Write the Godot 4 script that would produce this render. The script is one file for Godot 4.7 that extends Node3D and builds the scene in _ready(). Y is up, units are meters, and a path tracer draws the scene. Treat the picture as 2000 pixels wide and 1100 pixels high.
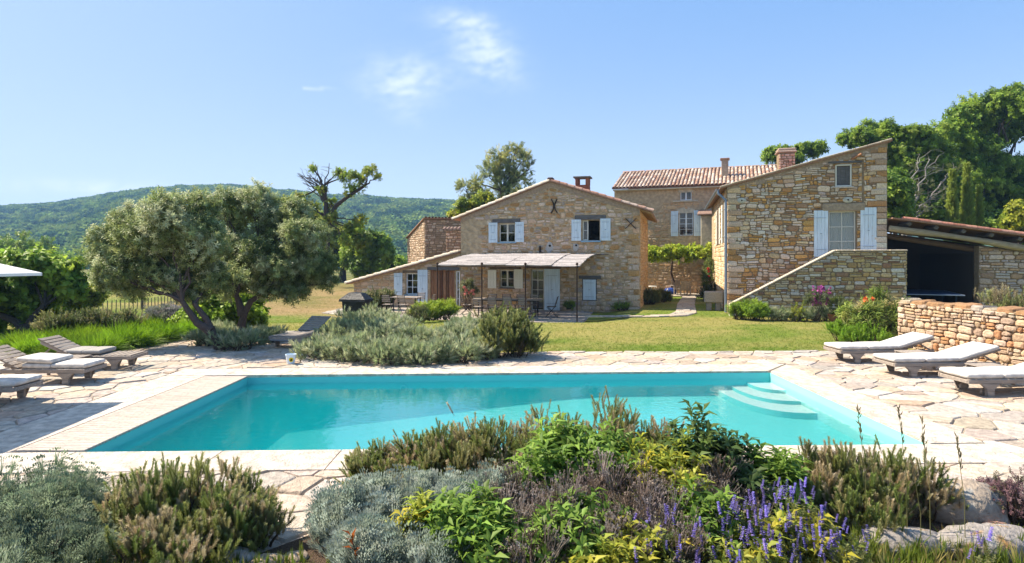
extends Node3D
# A Provencal stone farmhouse with a swimming pool in front. World: camera at (0, 2.5, 0) looking along -z, metres.

var rng := RandomNumberGenerator.new()
var noise := FastNoiseLite.new()
var M := {}
var used := {}

# ---------------------------------------------------------------- mesh building
class MB:
	var v := PackedVector3Array()
	var n := PackedVector3Array()
	var c := PackedColorArray()
	var ix := PackedInt32Array()
	var col := Color(1, 1, 1)

	func vert(p: Vector3, nn: Vector3) -> int:
		v.append(p)
		n.append(nn)
		c.append(col)
		return v.size() - 1

	func tri(a: Vector3, b: Vector3, d: Vector3) -> void:
		var nn := (b - a).cross(d - a).normalized()
		var k := vert(a, nn)
		vert(b, nn)
		vert(d, nn)
		ix.append(k)
		ix.append(k + 2)
		ix.append(k + 1)

	func quad(a: Vector3, b: Vector3, d: Vector3, e: Vector3) -> void:
		var nn := (d - a).cross(e - b).normalized()
		var k := vert(a, nn)
		vert(b, nn)
		vert(d, nn)
		vert(e, nn)
		for q in [0, 2, 1, 0, 3, 2]:
			ix.append(k + q)

	func face_out(pts: Array, centre: Vector3) -> void:
		var nn: Vector3 = (pts[1] - pts[0]).cross(pts[2] - pts[0])
		var ps: Array = pts
		if nn.dot(pts[0] - centre) < 0.0:
			ps = pts.duplicate()
			ps.reverse()
		for q in range(1, ps.size() - 1):
			tri(ps[0], ps[q], ps[q + 1])

	func box(ctr: Vector3, size: Vector3, bas := Basis(), bev := 0.0) -> void:
		var h := size * 0.5
		if bev <= 0.0:
			for ax in 3:
				for s in [-1.0, 1.0]:
					var q := []
					for w in [[-1, -1], [1, -1], [1, 1], [-1, 1]]:
						var p := Vector3()
						p[ax] = s * h[ax]
						p[(ax + 1) % 3] = w[0] * h[(ax + 1) % 3]
						p[(ax + 2) % 3] = w[1] * h[(ax + 2) % 3]
						q.append(ctr + bas * p)
					if s < 0:
						q.reverse()
					quad(q[0], q[1], q[2], q[3])
			return
		var b := minf(bev, minf(h.x, minf(h.y, h.z)) * 0.9)
		var cp := {}
		for sx in [-1, 1]:
			for sy in [-1, 1]:
				for sz in [-1, 1]:
					var s := Vector3(sx, sy, sz)
					var tri3 := []
					for ax in 3:
						var p := Vector3(sx * (h.x - b), sy * (h.y - b), sz * (h.z - b))
						p[ax] = s[ax] * h[ax]
						tri3.append(ctr + bas * p)
					cp[s] = tri3
		for ax in 3:
			var a1 := (ax + 1) % 3
			var a2 := (ax + 2) % 3
			for s in [-1, 1]:
				var q := []
				for w in [[-1, -1], [1, -1], [1, 1], [-1, 1]]:
					var k := Vector3()
					k[ax] = s
					k[a1] = w[0]
					k[a2] = w[1]
					q.append(cp[k][ax])
				face_out(q, ctr)
			for s1 in [-1, 1]:
				for s2 in [-1, 1]:
					var k0 := Vector3()
					k0[ax] = -1
					k0[a1] = s1
					k0[a2] = s2
					var k1 := k0
					k1[ax] = 1
					face_out([cp[k0][a1], cp[k1][a1], cp[k1][a2], cp[k0][a2]], ctr)
		for k in cp:
			face_out(cp[k], ctr)

	func bar(a: Vector3, b: Vector3, w: float, t: float, up := Vector3.UP) -> void:
		var d := b - a
		var x := d.normalized()
		var z := x.cross(up)
		if z.length() < 0.01:
			z = x.cross(Vector3.RIGHT)
		z = z.normalized()
		var y := z.cross(x)
		box((a + b) * 0.5, Vector3(d.length(), t, w), Basis(x, y, z), minf(w, t) * 0.12)

	func tube(pts: Array, radii: Array, sides := 7, cap := true) -> void:
		var rings := []
		var ref := Vector3(0.31, 0.2, 0.93).normalized()
		for q in pts.size():
			var d: Vector3 = (pts[mini(q + 1, pts.size() - 1)] - pts[maxi(q - 1, 0)]).normalized()
			var x := d.cross(ref).normalized()
			var y := d.cross(x)
			var first := v.size()
			for s in sides:
				var a := TAU * s / sides
				var nn := x * cos(a) + y * sin(a)
				vert(pts[q] + nn * radii[q], nn)
			rings.append(first)
		for q in rings.size() - 1:
			for s in sides:
				var s2 := (s + 1) % sides
				var a: int = rings[q] + s
				var b: int = rings[q] + s2
				var d: int = rings[q + 1] + s2
				var e: int = rings[q + 1] + s
				for k in [a, d, b, a, e, d]:
					ix.append(k)
		if cap:
			for e in [0, pts.size() - 1]:
				var o: Vector3 = pts[e] - pts[1 if e == 0 else e - 1]
				var q := []
				for s in sides:
					q.append(v[rings[e] + s])
				face_out(q, pts[e] - o)

	# profile: points (radius, height)
	func lathe(base: Vector3, profile: Array, sides := 20) -> void:
		for q in profile.size() - 1:
			var p0: Vector2 = profile[q]
			var p1: Vector2 = profile[q + 1]
			var t := (p1 - p0).normalized()
			for s in sides:
				var a := TAU * s / sides
				var b := TAU * (s + 1) / sides
				var k := v.size()
				for w in [[p0, a], [p0, b], [p1, b], [p1, a]]:
					var r: Vector2 = w[0]
					vert(base + Vector3(cos(w[1]) * r.x, r.y, sin(w[1]) * r.x), Vector3(cos(w[1]) * t.y, -t.x, sin(w[1]) * t.y))
				for o in [0, 1, 2, 0, 2, 3]:
					ix.append(k + o)

	# rounded box, puffed by bulge on its upper and lower faces
	func rbox(ctr: Vector3, size: Vector3, r: float, bulge := 0.0, bas := Basis()) -> void:
		var h := size * 0.5
		var ls := []
		for ax in 3:
			ls.append([-h[ax], -h[ax] + r * 0.35, -h[ax] + r, -h[ax] * 0.45, 0.0, h[ax] * 0.45, h[ax] - r, h[ax] - r * 0.35, h[ax]] if h[ax] > r * 2.2 else [-h[ax], -h[ax] + r * 0.35, 0.0, h[ax] - r * 0.35, h[ax]])
		var inner := h - Vector3(r, r, r)
		for ax in 3:
			var a1 := (ax + 1) % 3
			var a2 := (ax + 2) % 3
			for s in [-1.0, 1.0]:
				var first := v.size()
				var n1: int = ls[a1].size()
				var n2: int = ls[a2].size()
				for i in n1:
					for j in n2:
						var p := Vector3()
						p[ax] = s * h[ax]
						p[a1] = ls[a1][i]
						p[a2] = ls[a2][j]
						var q := p.clamp(-inner, inner)
						var d := (p - q).normalized()
						p = q + d * r
						var fx := 1.0 - pow(absf(p.x / h.x), 2.0)
						var fz := 1.0 - pow(absf(p.z / h.z), 2.0)
						p.y += signf(p.y) * bulge * sqrt(maxf(fx * fz, 0.0))
						vert(ctr + bas * p, bas * d)
				for i in n1 - 1:
					for j in n2 - 1:
						var a := first + i * n2 + j
						var f := [a, a + n2, a + n2 + 1, a, a + n2 + 1, a + 1]
						if s > 0:
							f = [a, a + n2 + 1, a + n2, a, a + 1, a + n2 + 1]
						for k in f:
							ix.append(k)

	func leaf(p: Vector3, d: Vector3, up: Vector3, ln: float, w: float, bend := 0.2, fold := 0.25) -> void:
		var x := d.normalized()
		var s := x.cross(up)
		if s.length() < 0.05:
			s = x.cross(Vector3(0.7, 0.1, 0.7))
		s = s.normalized()
		var u := s.cross(x)
		var m := p + x * ln * 0.45 + u * ln * bend * 0.12
		var e := p + x * ln - u * ln * bend * 0.35
		var l := m + s * w * 0.5 + u * w * fold
		var r := m - s * w * 0.5 + u * w * fold
		var nn := u
		var k := vert(p, nn)
		vert(l, (nn + s * 0.4).normalized())
		vert(e, nn)
		vert(r, (nn - s * 0.4).normalized())
		vert(m, nn)
		for q in [0, 4, 1, 1, 4, 2, 2, 4, 3, 3, 4, 0]:
			ix.append(k + q)

	func blade(p: Vector3, d: Vector3, ln: float, w: float, droop: float) -> void:
		var s := d.cross(Vector3.UP)
		if s.length() < 0.05:
			s = Vector3(1, 0, 0.3)
		s = s.normalized() * w * 0.5
		if s.cross(d).y < 0:
			s = -s
		var out := Vector3(d.x, 0, d.z)
		var m := p + d * ln * 0.55 + out * ln * droop * 0.15
		var e := p + d * ln + out * ln * droop * 0.5 - Vector3.UP * ln * droop * 0.35
		var nn := s.cross(d).normalized()
		var k := vert(p - s, nn)
		vert(p + s, nn)
		vert(m + s * 0.8, nn)
		vert(m - s * 0.8, nn)
		vert(e, nn)
		for q in [0, 2, 1, 0, 3, 2, 3, 4, 2]:
			ix.append(k + q)

	func mesh() -> ArrayMesh:
		var m := ArrayMesh.new()
		if ix.is_empty():
			return m
		var a := []
		a.resize(Mesh.ARRAY_MAX)
		a[Mesh.ARRAY_VERTEX] = v
		a[Mesh.ARRAY_NORMAL] = n
		a[Mesh.ARRAY_COLOR] = c
		a[Mesh.ARRAY_INDEX] = ix
		m.add_surface_from_arrays(Mesh.PRIMITIVE_TRIANGLES, a)
		return m

# ---------------------------------------------------------------- nodes
func numbered(parent: Node, called: String) -> String:
	var key := str(parent.get_instance_id()) + called
	var k: int = used.get(key, 0)
	used[key] = k + 1
	return called if k == 0 else "%s_%03d" % [called, k]

func tag(o: Node, label: String, category := "", group := "", kind := "") -> Node:
	if label:
		o.set_meta("label", label)
	if category:
		o.set_meta("category", category)
	if group:
		o.set_meta("group", group)
	if kind:
		o.set_meta("kind", kind)
	return o

func thing(called: String, label: String, category: String, at := Vector3.ZERO, yaw := 0.0, group := "") -> Node3D:
	var o := Node3D.new()
	o.name = numbered(self, called)
	add_child(o, true)
	o.position = at
	o.rotation.y = deg_to_rad(yaw)
	tag(o, label, category, group)
	return o

func part(parent: Node, called: String, mesh: Mesh, m: Material, at := Transform3D(), kind := "") -> MeshInstance3D:
	var o := MeshInstance3D.new()
	o.mesh = mesh
	o.material_override = m
	o.name = numbered(parent, called)
	o.transform = at
	parent.add_child(o, true)
	if kind:
		o.set_meta("kind", kind)
	return o

func solo(called: String, mesh: Mesh, m: Material, label: String, category: String, group := "", kind := "") -> MeshInstance3D:
	var o := part(self, called, mesh, m)
	tag(o, label, category, group, kind)
	return o

func copy_of(src: Node3D, label: String, at: Vector3, yaw: float) -> Node3D:
	var o: Node3D = src.duplicate()
	o.name = numbered(self, str(src.name).get_slice("_0", 0))
	add_child(o, true)
	o.position = at
	o.rotation.y = deg_to_rad(yaw)
	o.set_meta("label", label)
	return o

# point at a photograph position (2000 x 1100, horizon at 500, focal 1200) and a distance
func W(px: float, py: float, d: float) -> Vector3:
	return Vector3((px - 1000.0) * d / 1200.0, 2.5 - (py - 500.0) * d / 1200.0, -d)

func G(px: float, py: float, y := 0.0) -> Vector3:
	var d := 1200.0 * (2.5 - y) / (py - 500.0)
	return Vector3((px - 1000.0) * d / 1200.0, y, -d)

func R(a: float, b: float) -> float:
	return rng.randf_range(a, b)

func rdir() -> Vector3:
	var z := R(-1, 1)
	var a := R(0, TAU)
	var s := sqrt(1.0 - z * z)
	return Vector3(s * cos(a), z, s * sin(a))

func jit(cl: Color, a: float) -> Color:
	var k := 1.0 + R(-a, a)
	return Color(cl.r * k * (1.0 + R(-a, a) * 0.3), cl.g * k, cl.b * k * (1.0 + R(-a, a) * 0.3))

# ---------------------------------------------------------------- materials
func ntex(freq: float, lo: float, hi: float, size := 256, as_normal := false, oct := 4, bump := 4.0, kind := FastNoiseLite.TYPE_SIMPLEX_SMOOTH) -> NoiseTexture2D:
	var f := FastNoiseLite.new()
	f.noise_type = kind
	f.frequency = freq
	f.fractal_octaves = oct
	f.seed = 7
	var t := NoiseTexture2D.new()
	t.width = size
	t.height = size
	t.seamless = true
	t.noise = f
	if as_normal:
		t.as_normal_map = true
		t.bump_strength = bump
	else:
		var g := Gradient.new()
		g.set_color(0, Color(lo, lo, lo))
		g.set_color(1, Color(hi, hi, hi))
		t.color_ramp = g
	return t

func mat(key: String, cl: Color, rough: float, tex: Texture2D = null, sc := 1.0, nrm: Texture2D = null, ns := 1.0, world := false, stretch := Vector3.ONE) -> StandardMaterial3D:
	var m := StandardMaterial3D.new()
	m.resource_name = key
	m.albedo_color = cl.linear_to_srgb()
	m.vertex_color_use_as_albedo = true
	m.roughness = rough
	m.metallic_specular = 0.35
	if tex:
		m.albedo_texture = tex
	if nrm:
		m.normal_enabled = true
		m.normal_texture = nrm
		m.normal_scale = ns
	if tex or nrm:
		m.uv1_triplanar = true
		m.uv1_world_triplanar = world
		m.uv1_scale = stretch * sc
	M[key] = m
	return m

func leafmat(key: String, back: float, rough := 0.55, spec := 0.35) -> void:
	var m := mat(key, Color(1, 1, 1), rough)
	m.metallic_specular = spec
	if back > 0.0:
		m.backlight_enabled = true
		m.backlight = Color(back, back, back).linear_to_srgb()

func make_materials() -> void:
	var fine := ntex(0.09, 0.62, 1.0)
	var mid := ntex(0.025, 0.74, 1.0)
	var patchy := ntex(0.012, 0.72, 1.0, 512)
	var nf := ntex(0.11, 0, 0, 256, true, 4, 6.0)
	var nm := ntex(0.03, 0, 0, 256, true, 5, 6.0)
	var W1 := Color(1, 1, 1)
	mat("stone", Color(1.0, 1.0, 1.0), 0.9, mid, 1.7, nm, 1.0, true)
	mat("mortar", Color(0.38, 0.28, 0.17), 0.95, mid, 0.8, nf, 1.2, true)
	mat("render", Color(0.60, 0.45, 0.28), 0.95, mid, 0.55, nm, 1.3, true)
	mat("render_bounce", Color(0.74, 0.52, 0.28), 0.95, mid, 0.8, nm, 1.2, true)  # plaster of the right flank, warm bounce light put into its colour
	mat("render_grey", Color(0.46, 0.36, 0.27), 0.95, mid, 1.0, nf, 1.0, true)
	mat("cream", Color(0.66, 0.58, 0.44), 0.9, mid, 0.6, nf, 0.5, true)
	mat("pave", W1, 0.85, mid, 1.1, nf, 0.6, true)
	mat("grout", Color(0.52, 0.43, 0.33), 0.95, fine, 1.5, nf, 1.0, true)
	mat("coping", Color(0.72, 0.63, 0.53), 0.85, patchy, 0.7, nf, 0.5, true)
	mat("wood", Color(0.40, 0.335, 0.28), 0.75, mid, 1.2, nf, 0.5, false, Vector3(0.35, 3.0, 3.0))
	mat("deck", Color(0.60, 0.50, 0.42), 0.75, mid, 1.2, nf, 0.4, false, Vector3(0.3, 3.0, 3.0))
	mat("oldwood", Color(0.20, 0.15, 0.10), 0.85, mid, 1.0, nf, 0.8, false, Vector3(0.35, 3.0, 3.0))
	mat("greywood", Color(0.17, 0.16, 0.155), 0.85, mid, 1.0, nf, 0.8, false, Vector3(0.35, 3.0, 3.0))
	mat("barnwood", Color(0.36, 0.19, 0.10), 0.8, mid, 1.0, nf, 0.6, false, Vector3(3.0, 0.3, 3.0))
	mat("paleboard", W1, 0.85, mid, 1.0, nf, 0.6, false, Vector3(0.35, 3.0, 3.0))
	mat("shutter", Color(0.66, 0.77, 0.84), 0.6, ntex(0.02, 0.86, 1.0), 0.8, null, 1.0, true, Vector3(2.0, 0.25, 2.0))
	mat("shutter_cream", Color(0.70, 0.70, 0.62), 0.6)
	mat("frame", Color(0.60, 0.58, 0.50), 0.55)
	mat("frame_blue", Color(0.22, 0.36, 0.48), 0.55)
	mat("white_frame", Color(0.74, 0.76, 0.76), 0.5)
	mat("tile", W1, 0.85, mid, 2.0, nf, 0.6)
	mat("iron", Color(0.03, 0.022, 0.018), 0.6, null, 1.0, nf, 0.4)
	mat("rust", Color(0.075, 0.04, 0.028), 0.8, fine, 2.0, nf, 0.5)
	mat("zinc", Color(0.20, 0.24, 0.30), 0.42).metallic = 0.4
	mat("fabric", Color(0.76, 0.71, 0.65), 0.9, mid, 0.8, nm, 0.35)
	mat("fabric_grey", Color(0.55, 0.51, 0.46), 0.95, fine, 3.0, nf, 0.4)
	mat("fabric_shade", Color(0.30, 0.32, 0.34), 0.95, fine, 3.0, nf, 0.4)  # darker, cooler cushion fabric with the olive shade put into its colour
	mat("canvas", Color(0.78, 0.76, 0.73), 0.9)
	M["canvas"].backlight_enabled = true
	M["canvas"].backlight = Color(0.3, 0.3, 0.3)
	mat("cover", Color(0.012, 0.013, 0.016), 0.55, null, 1.0, nm, 0.5)
	mat("plastic", Color(0.62, 0.72, 0.78), 0.4)
	mat("blue", Color(0.02, 0.06, 0.30), 0.35)
	mat("tabletennis", Color(0.012, 0.03, 0.075), 0.5)
	mat("terracotta", Color(0.36, 0.15, 0.07), 0.85, fine, 2.0)
	mat("curtain", Color(0.45, 0.50, 0.44), 0.9)
	mat("dark", Color(0.055, 0.042, 0.03), 0.95)  # near black, interior and underdeck shade put into the colour
	mat("liner", W1, 0.6)
	mat("bark", W1, 0.95, mid, 2.0, nm, 1.6, false, Vector3(2.0, 0.5, 2.0))
	mat("soil", Color(0.13, 0.085, 0.055), 1.0, fine, 2.0, nf, 1.5, true)
	mat("rock", W1, 0.95, mid, 2.6, nm, 1.4, true)
	mat("ground", W1, 1.0, fine, 1.6, nf, 1.0, true)
	leafmat("leaf", 1.0, 0.5)
	leafmat("leaf_dull", 0.95, 0.5, 0.38)
	leafmat("forest", 0.5, 0.9, 0.1)
	leafmat("petal", 0.5, 0.7, 0.2)
	var g := StandardMaterial3D.new()
	g.albedo_color = Color(0.05, 0.07, 0.08, 0.14)
	g.transparency = BaseMaterial3D.TRANSPARENCY_ALPHA
	g.roughness = 0.03
	M["glass"] = g
	var w := StandardMaterial3D.new()
	w.albedo_color = Color(0.05, 0.55, 0.62, 0.07)
	w.transparency = BaseMaterial3D.TRANSPARENCY_ALPHA
	w.roughness = 0.02
	w.metallic_specular = 0.5
	w.normal_enabled = true
	w.normal_texture = ntex(0.018, 0, 0, 512, true, 3, 2.2)
	w.normal_scale = 0.32
	w.uv1_triplanar = true
	w.uv1_world_triplanar = true
	w.uv1_scale = Vector3(0.45, 0.45, 0.7)
	M["water"] = w

# ---------------------------------------------------------------- masonry
func poly_area(p: PackedVector2Array) -> float:
	var s := 0.0
	for i in p.size():
		s += p[i].cross(p[(i + 1) % p.size()])
	return s * 0.5

func cut_corners(p: PackedVector2Array, lo: float, hi: float) -> PackedVector2Array:
	var o := PackedVector2Array()
	for i in p.size():
		var a := p[(i + p.size() - 1) % p.size()]
		var b := p[i]
		var d := p[(i + 1) % p.size()]
		var k := R(lo, hi)
		o.append(b.lerp(a, minf(k, k * d.distance_to(b) / maxf(a.distance_to(b), 0.01))))
		o.append(b.lerp(d, minf(k, k * a.distance_to(b) / maxf(d.distance_to(b), 0.01))))
	return o

func courses(r: Rect2, hr: Vector2, wr: Vector2, gap: float, wob: float, split := 0.22) -> Array:
	var out := []
	var y := r.position.y
	while y < r.end.y:
		var h := R(hr.x, hr.y)
		var x := r.position.x - R(0, wr.y)
		while x < r.end.x:
			var w := R(wr.x, wr.y) * (0.6 + 0.4 * h / hr.y)
			var bits := [[x, y, x + w, y + h]]
			if rng.randf() < split and h > hr.x * 1.25:
				var m := R(0.38, 0.62) * h
				bits = [[x, y, x + w, y + m], [x, y + m, x + w, y + h]]
			elif rng.randf() < split * 0.5:
				var m := R(0.35, 0.65) * w
				var mh := R(0.4, 0.6) * h
				bits = [[x, y, x + m, y + h], [x + m, y, x + w, y + mh], [x + m, y + mh, x + w, y + h]]
			for b in bits:
				var p := PackedVector2Array()
				for q in [[b[0] + gap, b[1] + gap], [b[2] - gap, b[1] + gap], [b[2] - gap, b[3] - gap], [b[0] + gap, b[3] - gap]]:
					var z := Vector2(q[0], q[1])
					z.y += noise.get_noise_2d(q[0] * 55.0, q[1] * 90.0) * wob
					z.x += noise.get_noise_2d(q[0] * 70.0 + 300.0, q[1] * 60.0) * wob
					p.append(z + Vector2(R(-1, 1), R(-1, 1)) * gap * 0.6)
				if poly_area(p) > 0.0006:
					out.append(cut_corners(p, 0.12, 0.42))
			x += w
		y += h
	return out

func bounds(p: PackedVector2Array) -> Rect2:
	var r := Rect2(p[0], Vector2.ZERO)
	for q in p:
		r = r.expand(q)
	return r

func clipped(polys: Array, outline: PackedVector2Array, holes: Array) -> Array:
	var out := []
	var hb := []
	for h in holes:
		hb.append(bounds(h))
	for p in polys:
		var pb := bounds(p)
		var inside := true
		for q in p:
			if not Geometry2D.is_point_in_polygon(q, outline):
				inside = false
				break
		var got := [p] if inside else Geometry2D.intersect_polygons(p, outline)
		for hi in holes.size():
			if not pb.intersects(hb[hi], true):
				continue
			var h: PackedVector2Array = holes[hi]
			var next := []
			for g in got:
				if Geometry2D.intersect_polygons(g, h).is_empty():
					next.append(g)
				else:
					next.append_array(Geometry2D.clip_polygons(g, h))
			got = next
		for g in got:
			if g.size() > 2 and absf(poly_area(g)) > 0.0015:
				out.append(g)
	return out

func stone_into(mb: MB, poly: PackedVector2Array, proud: float, cl: Color, z0 := -0.02, flat := 0.6, tone := Vector3.ONE) -> void:
	var p := poly
	if poly_area(p) < 0:
		p = poly.duplicate()
		p.reverse()
	var c := Vector2()
	for q in p:
		c += q
	c /= p.size()
	mb.col = Color(minf(cl.r * tone.x, 0.86), minf(cl.g * tone.y, 0.8), cl.b * tone.z)
	var r0 := []
	var r1 := []
	var r2 := []
	var zt := proud * R(0.7, 1.2)
	var tilt := Vector2(R(-1, 1), R(-1, 1)) * proud * 0.5
	for q in p:
		var e := q.lerp(c, 0.06)
		var f := q.lerp(c, 1.0 - flat)
		r0.append(Vector3(q.x, q.y, z0))
		r1.append(Vector3(e.x, e.y, zt * 0.72))
		r2.append(Vector3(f.x, f.y, zt + tilt.dot(f - c) * 2.0 + R(-1, 1) * proud * 0.1))
	var n := p.size()
	for i in n:
		var j := (i + 1) % n
		mb.quad(r0[i], r0[j], r1[j], r1[i])
		mb.quad(r1[i], r1[j], r2[j], r2[i])
	for i in range(1, n - 1):
		mb.tri(r2[0], r2[i], r2[i + 1])

func lay_stones(parent: Node3D, polys: Array, proud: float, palette: Array, limit: int, called := "stone", m := "stone", at := Transform3D(), flat := 0.6, vary := 0.18) -> void:
	var list := polys.duplicate()
	list.sort_custom(func(a, b): return absf(poly_area(a)) > absf(poly_area(b)))
	var rest := MB.new()
	for i in list.size():
		var mb := MB.new() if i < limit else rest
		stone_into(mb, list[i], proud, jit(palette[rng.randi() % palette.size()], vary), -0.02, flat, Vector3(1.40, 1.28, 1.22))
		if i < limit:
			part(parent, called, mb.mesh(), M[m], at)
	if list.size() > limit:
		part(parent, "small_" + called, rest.mesh(), M[m], at, "stuff")

func pv(a: Array) -> PackedVector2Array:
	var o := PackedVector2Array()
	for q in a:
		o.append(Vector2(q[0], q[1]))
	return o

func rect_poly(x0: float, y0: float, x1: float, y1: float) -> PackedVector2Array:
	return pv([[x0, y0], [x1, y0], [x1, y1], [x0, y1]])

func top_y(top: Array, x: float) -> float:
	for i in top.size() - 1:
		if x <= top[i + 1][0] + 0.0001:
			return lerpf(top[i][1], top[i + 1][1], clampf((x - top[i][0]) / (top[i + 1][0] - top[i][0]), 0, 1))
	return top[-1][1]

# a wall with real openings: front at z = 0, back at z = -t
func wall_mesh(top: Array, y0: float, holes: Array, t: float) -> ArrayMesh:
	var mb := MB.new()
	var xs := []
	for q in top:
		xs.append(q[0])
	for h in holes:
		xs.append(h[0])
		xs.append(h[2])
	xs.sort()
	for i in xs.size() - 1:
		var a: float = xs[i]
		var b: float = xs[i + 1]
		if b - a < 0.0005:
			continue
		var m := (a + b) * 0.5
		var cuts := []
		for h in holes:
			if h[0] < m and h[2] > m:
				cuts.append([h[1], h[3]])
		cuts.sort_custom(func(p, q): return p[0] < q[0])
		var lo := y0
		var spans := []
		for k in cuts:
			spans.append([lo, lo, k[0], k[0]])
			lo = k[1]
		spans.append([lo, lo, top_y(top, b), top_y(top, a)])
		for s in spans:
			if s[2] - s[1] < 0.001 and s[3] - s[0] < 0.001:
				continue
			mb.quad(Vector3(a, s[0], 0), Vector3(b, s[1], 0), Vector3(b, s[2], 0), Vector3(a, s[3], 0))
			mb.quad(Vector3(b, s[1], -t), Vector3(a, s[0], -t), Vector3(a, s[3], -t), Vector3(b, s[2], -t))
		mb.quad(Vector3(a, top_y(top, a), 0), Vector3(b, top_y(top, b), 0), Vector3(b, top_y(top, b), -t), Vector3(a, top_y(top, a), -t))
	var xa: float = top[0][0]
	var xb: float = top[-1][0]
	mb.quad(Vector3(xa, y0, -t), Vector3(xa, y0, 0), Vector3(xa, top[0][1], 0), Vector3(xa, top[0][1], -t))
	mb.quad(Vector3(xb, y0, 0), Vector3(xb, y0, -t), Vector3(xb, top[-1][1], -t), Vector3(xb, top[-1][1], 0))
	for h in holes:
		var p := [Vector3(h[0], h[1], 0), Vector3(h[2], h[1], 0), Vector3(h[2], h[3], 0), Vector3(h[0], h[3], 0)]
		for i in 4:
			var q: Vector3 = p[i]
			var r: Vector3 = p[(i + 1) % 4]
			mb.quad(q, r, r - Vector3(0, 0, t), q - Vector3(0, 0, t))
	return mb.mesh()

func hole_polys(holes: Array, grow := 0.0) -> Array:
	var o := []
	for h in holes:
		o.append(rect_poly(h[0] - grow, h[1] - grow, h[2] + grow, h[3] + grow))
	return o

func top_outline(top: Array, y0: float, drop := 0.03) -> PackedVector2Array:
	var a := [[top[0][0] + 0.01, y0], [top[-1][0] - 0.01, y0]]
	for i in range(top.size() - 1, -1, -1):
		a.append([clampf(top[i][0], top[0][0] + 0.01, top[-1][0] - 0.01), top[i][1] - drop])
	return pv(a)

# frame with glazing bars; every pane is a sub-part
func window(parent: Node3D, h: Array, cols: int, rows: int, z := -0.16, fm := "frame", sill := "", mullion := true) -> MeshInstance3D:
	var mb := MB.new()
	var fw := 0.055
	var x0: float = h[0]
	var y0: float = h[1]
	var x1: float = h[2]
	var y1: float = h[3]
	var e := 0.001
	mb.box(Vector3((x0 + x1) / 2, y0 + fw / 2, z), Vector3(x1 - x0 - 2 * e, fw, 0.06), Basis(), 0.008)
	mb.box(Vector3((x0 + x1) / 2, y1 - fw / 2, z), Vector3(x1 - x0 - 2 * e, fw, 0.06), Basis(), 0.008)
	for x in [x0 + fw / 2 + e, x1 - fw / 2 - e]:
		mb.box(Vector3(x, (y0 + y1) / 2, z), Vector3(fw, y1 - y0 - 2 * fw, 0.058), Basis(), 0.008)
	var gx0 := x0 + fw
	var gy0 := y0 + fw
	var gw := (x1 - x0 - 2 * fw) / cols
	var gh := (y1 - y0 - 2 * fw) / rows
	for i in range(1, cols):
		mb.box(Vector3(gx0 + gw * i, (y0 + y1) / 2, z + 0.002), Vector3(0.09 if mullion and i * 2 == cols else 0.03, y1 - y0 - 2 * fw, 0.05), Basis(), 0.006)
	for j in range(1, rows):
		mb.box(Vector3((x0 + x1) / 2, gy0 + gh * j, z), Vector3(x1 - x0 - 2 * fw, 0.03, 0.04), Basis(), 0.006)
	var win := part(parent, "window", mb.mesh(), M[fm])
	for i in cols:
		for j in rows:
			var pm := MB.new()
			pm.box(Vector3(gx0 + gw * (i + 0.5), gy0 + gh * (j + 0.5), z - 0.005), Vector3(gw - 0.012, gh - 0.012, 0.006))
			part(win, "pane", pm.mesh(), M["glass"])
	if sill:
		var sm := MB.new()
		sm.box(Vector3((x0 + x1) / 2, y0 - 0.028, 0.02), Vector3(x1 - x0 + 0.12, 0.05, 0.2), Basis(), 0.01)
		part(win, "sill", sm.mesh(), M[sill])
	return win

func shutter(parent: Node3D, x0: float, y0: float, x1: float, y1: float, m := "shutter", planks := 4, panel := false, z := 0.045) -> MeshInstance3D:
	var mb := MB.new()
	var w := (x1 - x0) / planks
	for i in planks:
		mb.box(Vector3(x0 + w * (i + 0.5), (y0 + y1) / 2, z), Vector3(w - 0.007, y1 - y0, 0.028), Basis(), 0.006)
	mb.box(Vector3((x0 + x1) / 2, (y0 + y1) / 2, z - 0.008), Vector3(x1 - x0 - 0.02, y1 - y0 - 0.02, 0.008))
	if panel:
		for x in [x0 + 0.035, x1 - 0.035]:
			mb.box(Vector3(x, (y0 + y1) / 2, z + 0.02), Vector3(0.07, y1 - y0, 0.022), Basis(), 0.006)
		for y in [y0 + 0.05, y1 - 0.05, y0 + (y1 - y0) * 0.45]:
			mb.box(Vector3((x0 + x1) / 2, y, z + 0.019), Vector3(x1 - x0 - 0.14, 0.09, 0.02), Basis(), 0.006)
	else:
		for k in [0.16, 0.84]:
			mb.box(Vector3((x0 + x1) / 2, lerpf(y0, y1, k), z + 0.024), Vector3((x1 - x0) * 0.96, 0.035, 0.016), Basis(), 0.005)
	var leaf := part(parent, "shutter", mb.mesh(), M[m])
	if m == "shutter":
		var hm := MB.new()
		for k in [0.16, 0.84]:
			hm.box(Vector3(lerpf(x0, x1, 0.5), lerpf(y0, y1, k), z + 0.034), Vector3((x1 - x0) * 0.7, 0.012, 0.006))
		hm.box(Vector3(lerpf(x0, x1, 0.5), lerpf(y0, y1, 0.5), z + 0.03), Vector3(0.07, 0.02, 0.03))
		part(leaf, "strap_hinge", hm.mesh(), M["zinc"])
	return leaf

func block(parent: Node3D, called: String, c: Vector3, s: Vector3, m: String, bev := 0.01, bas := Basis(), cl := Color(1, 1, 1)) -> MeshInstance3D:
	var mb := MB.new()
	mb.col = cl
	mb.box(c, s, bas, bev)
	return part(parent, called, mb.mesh(), M[m])

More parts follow.
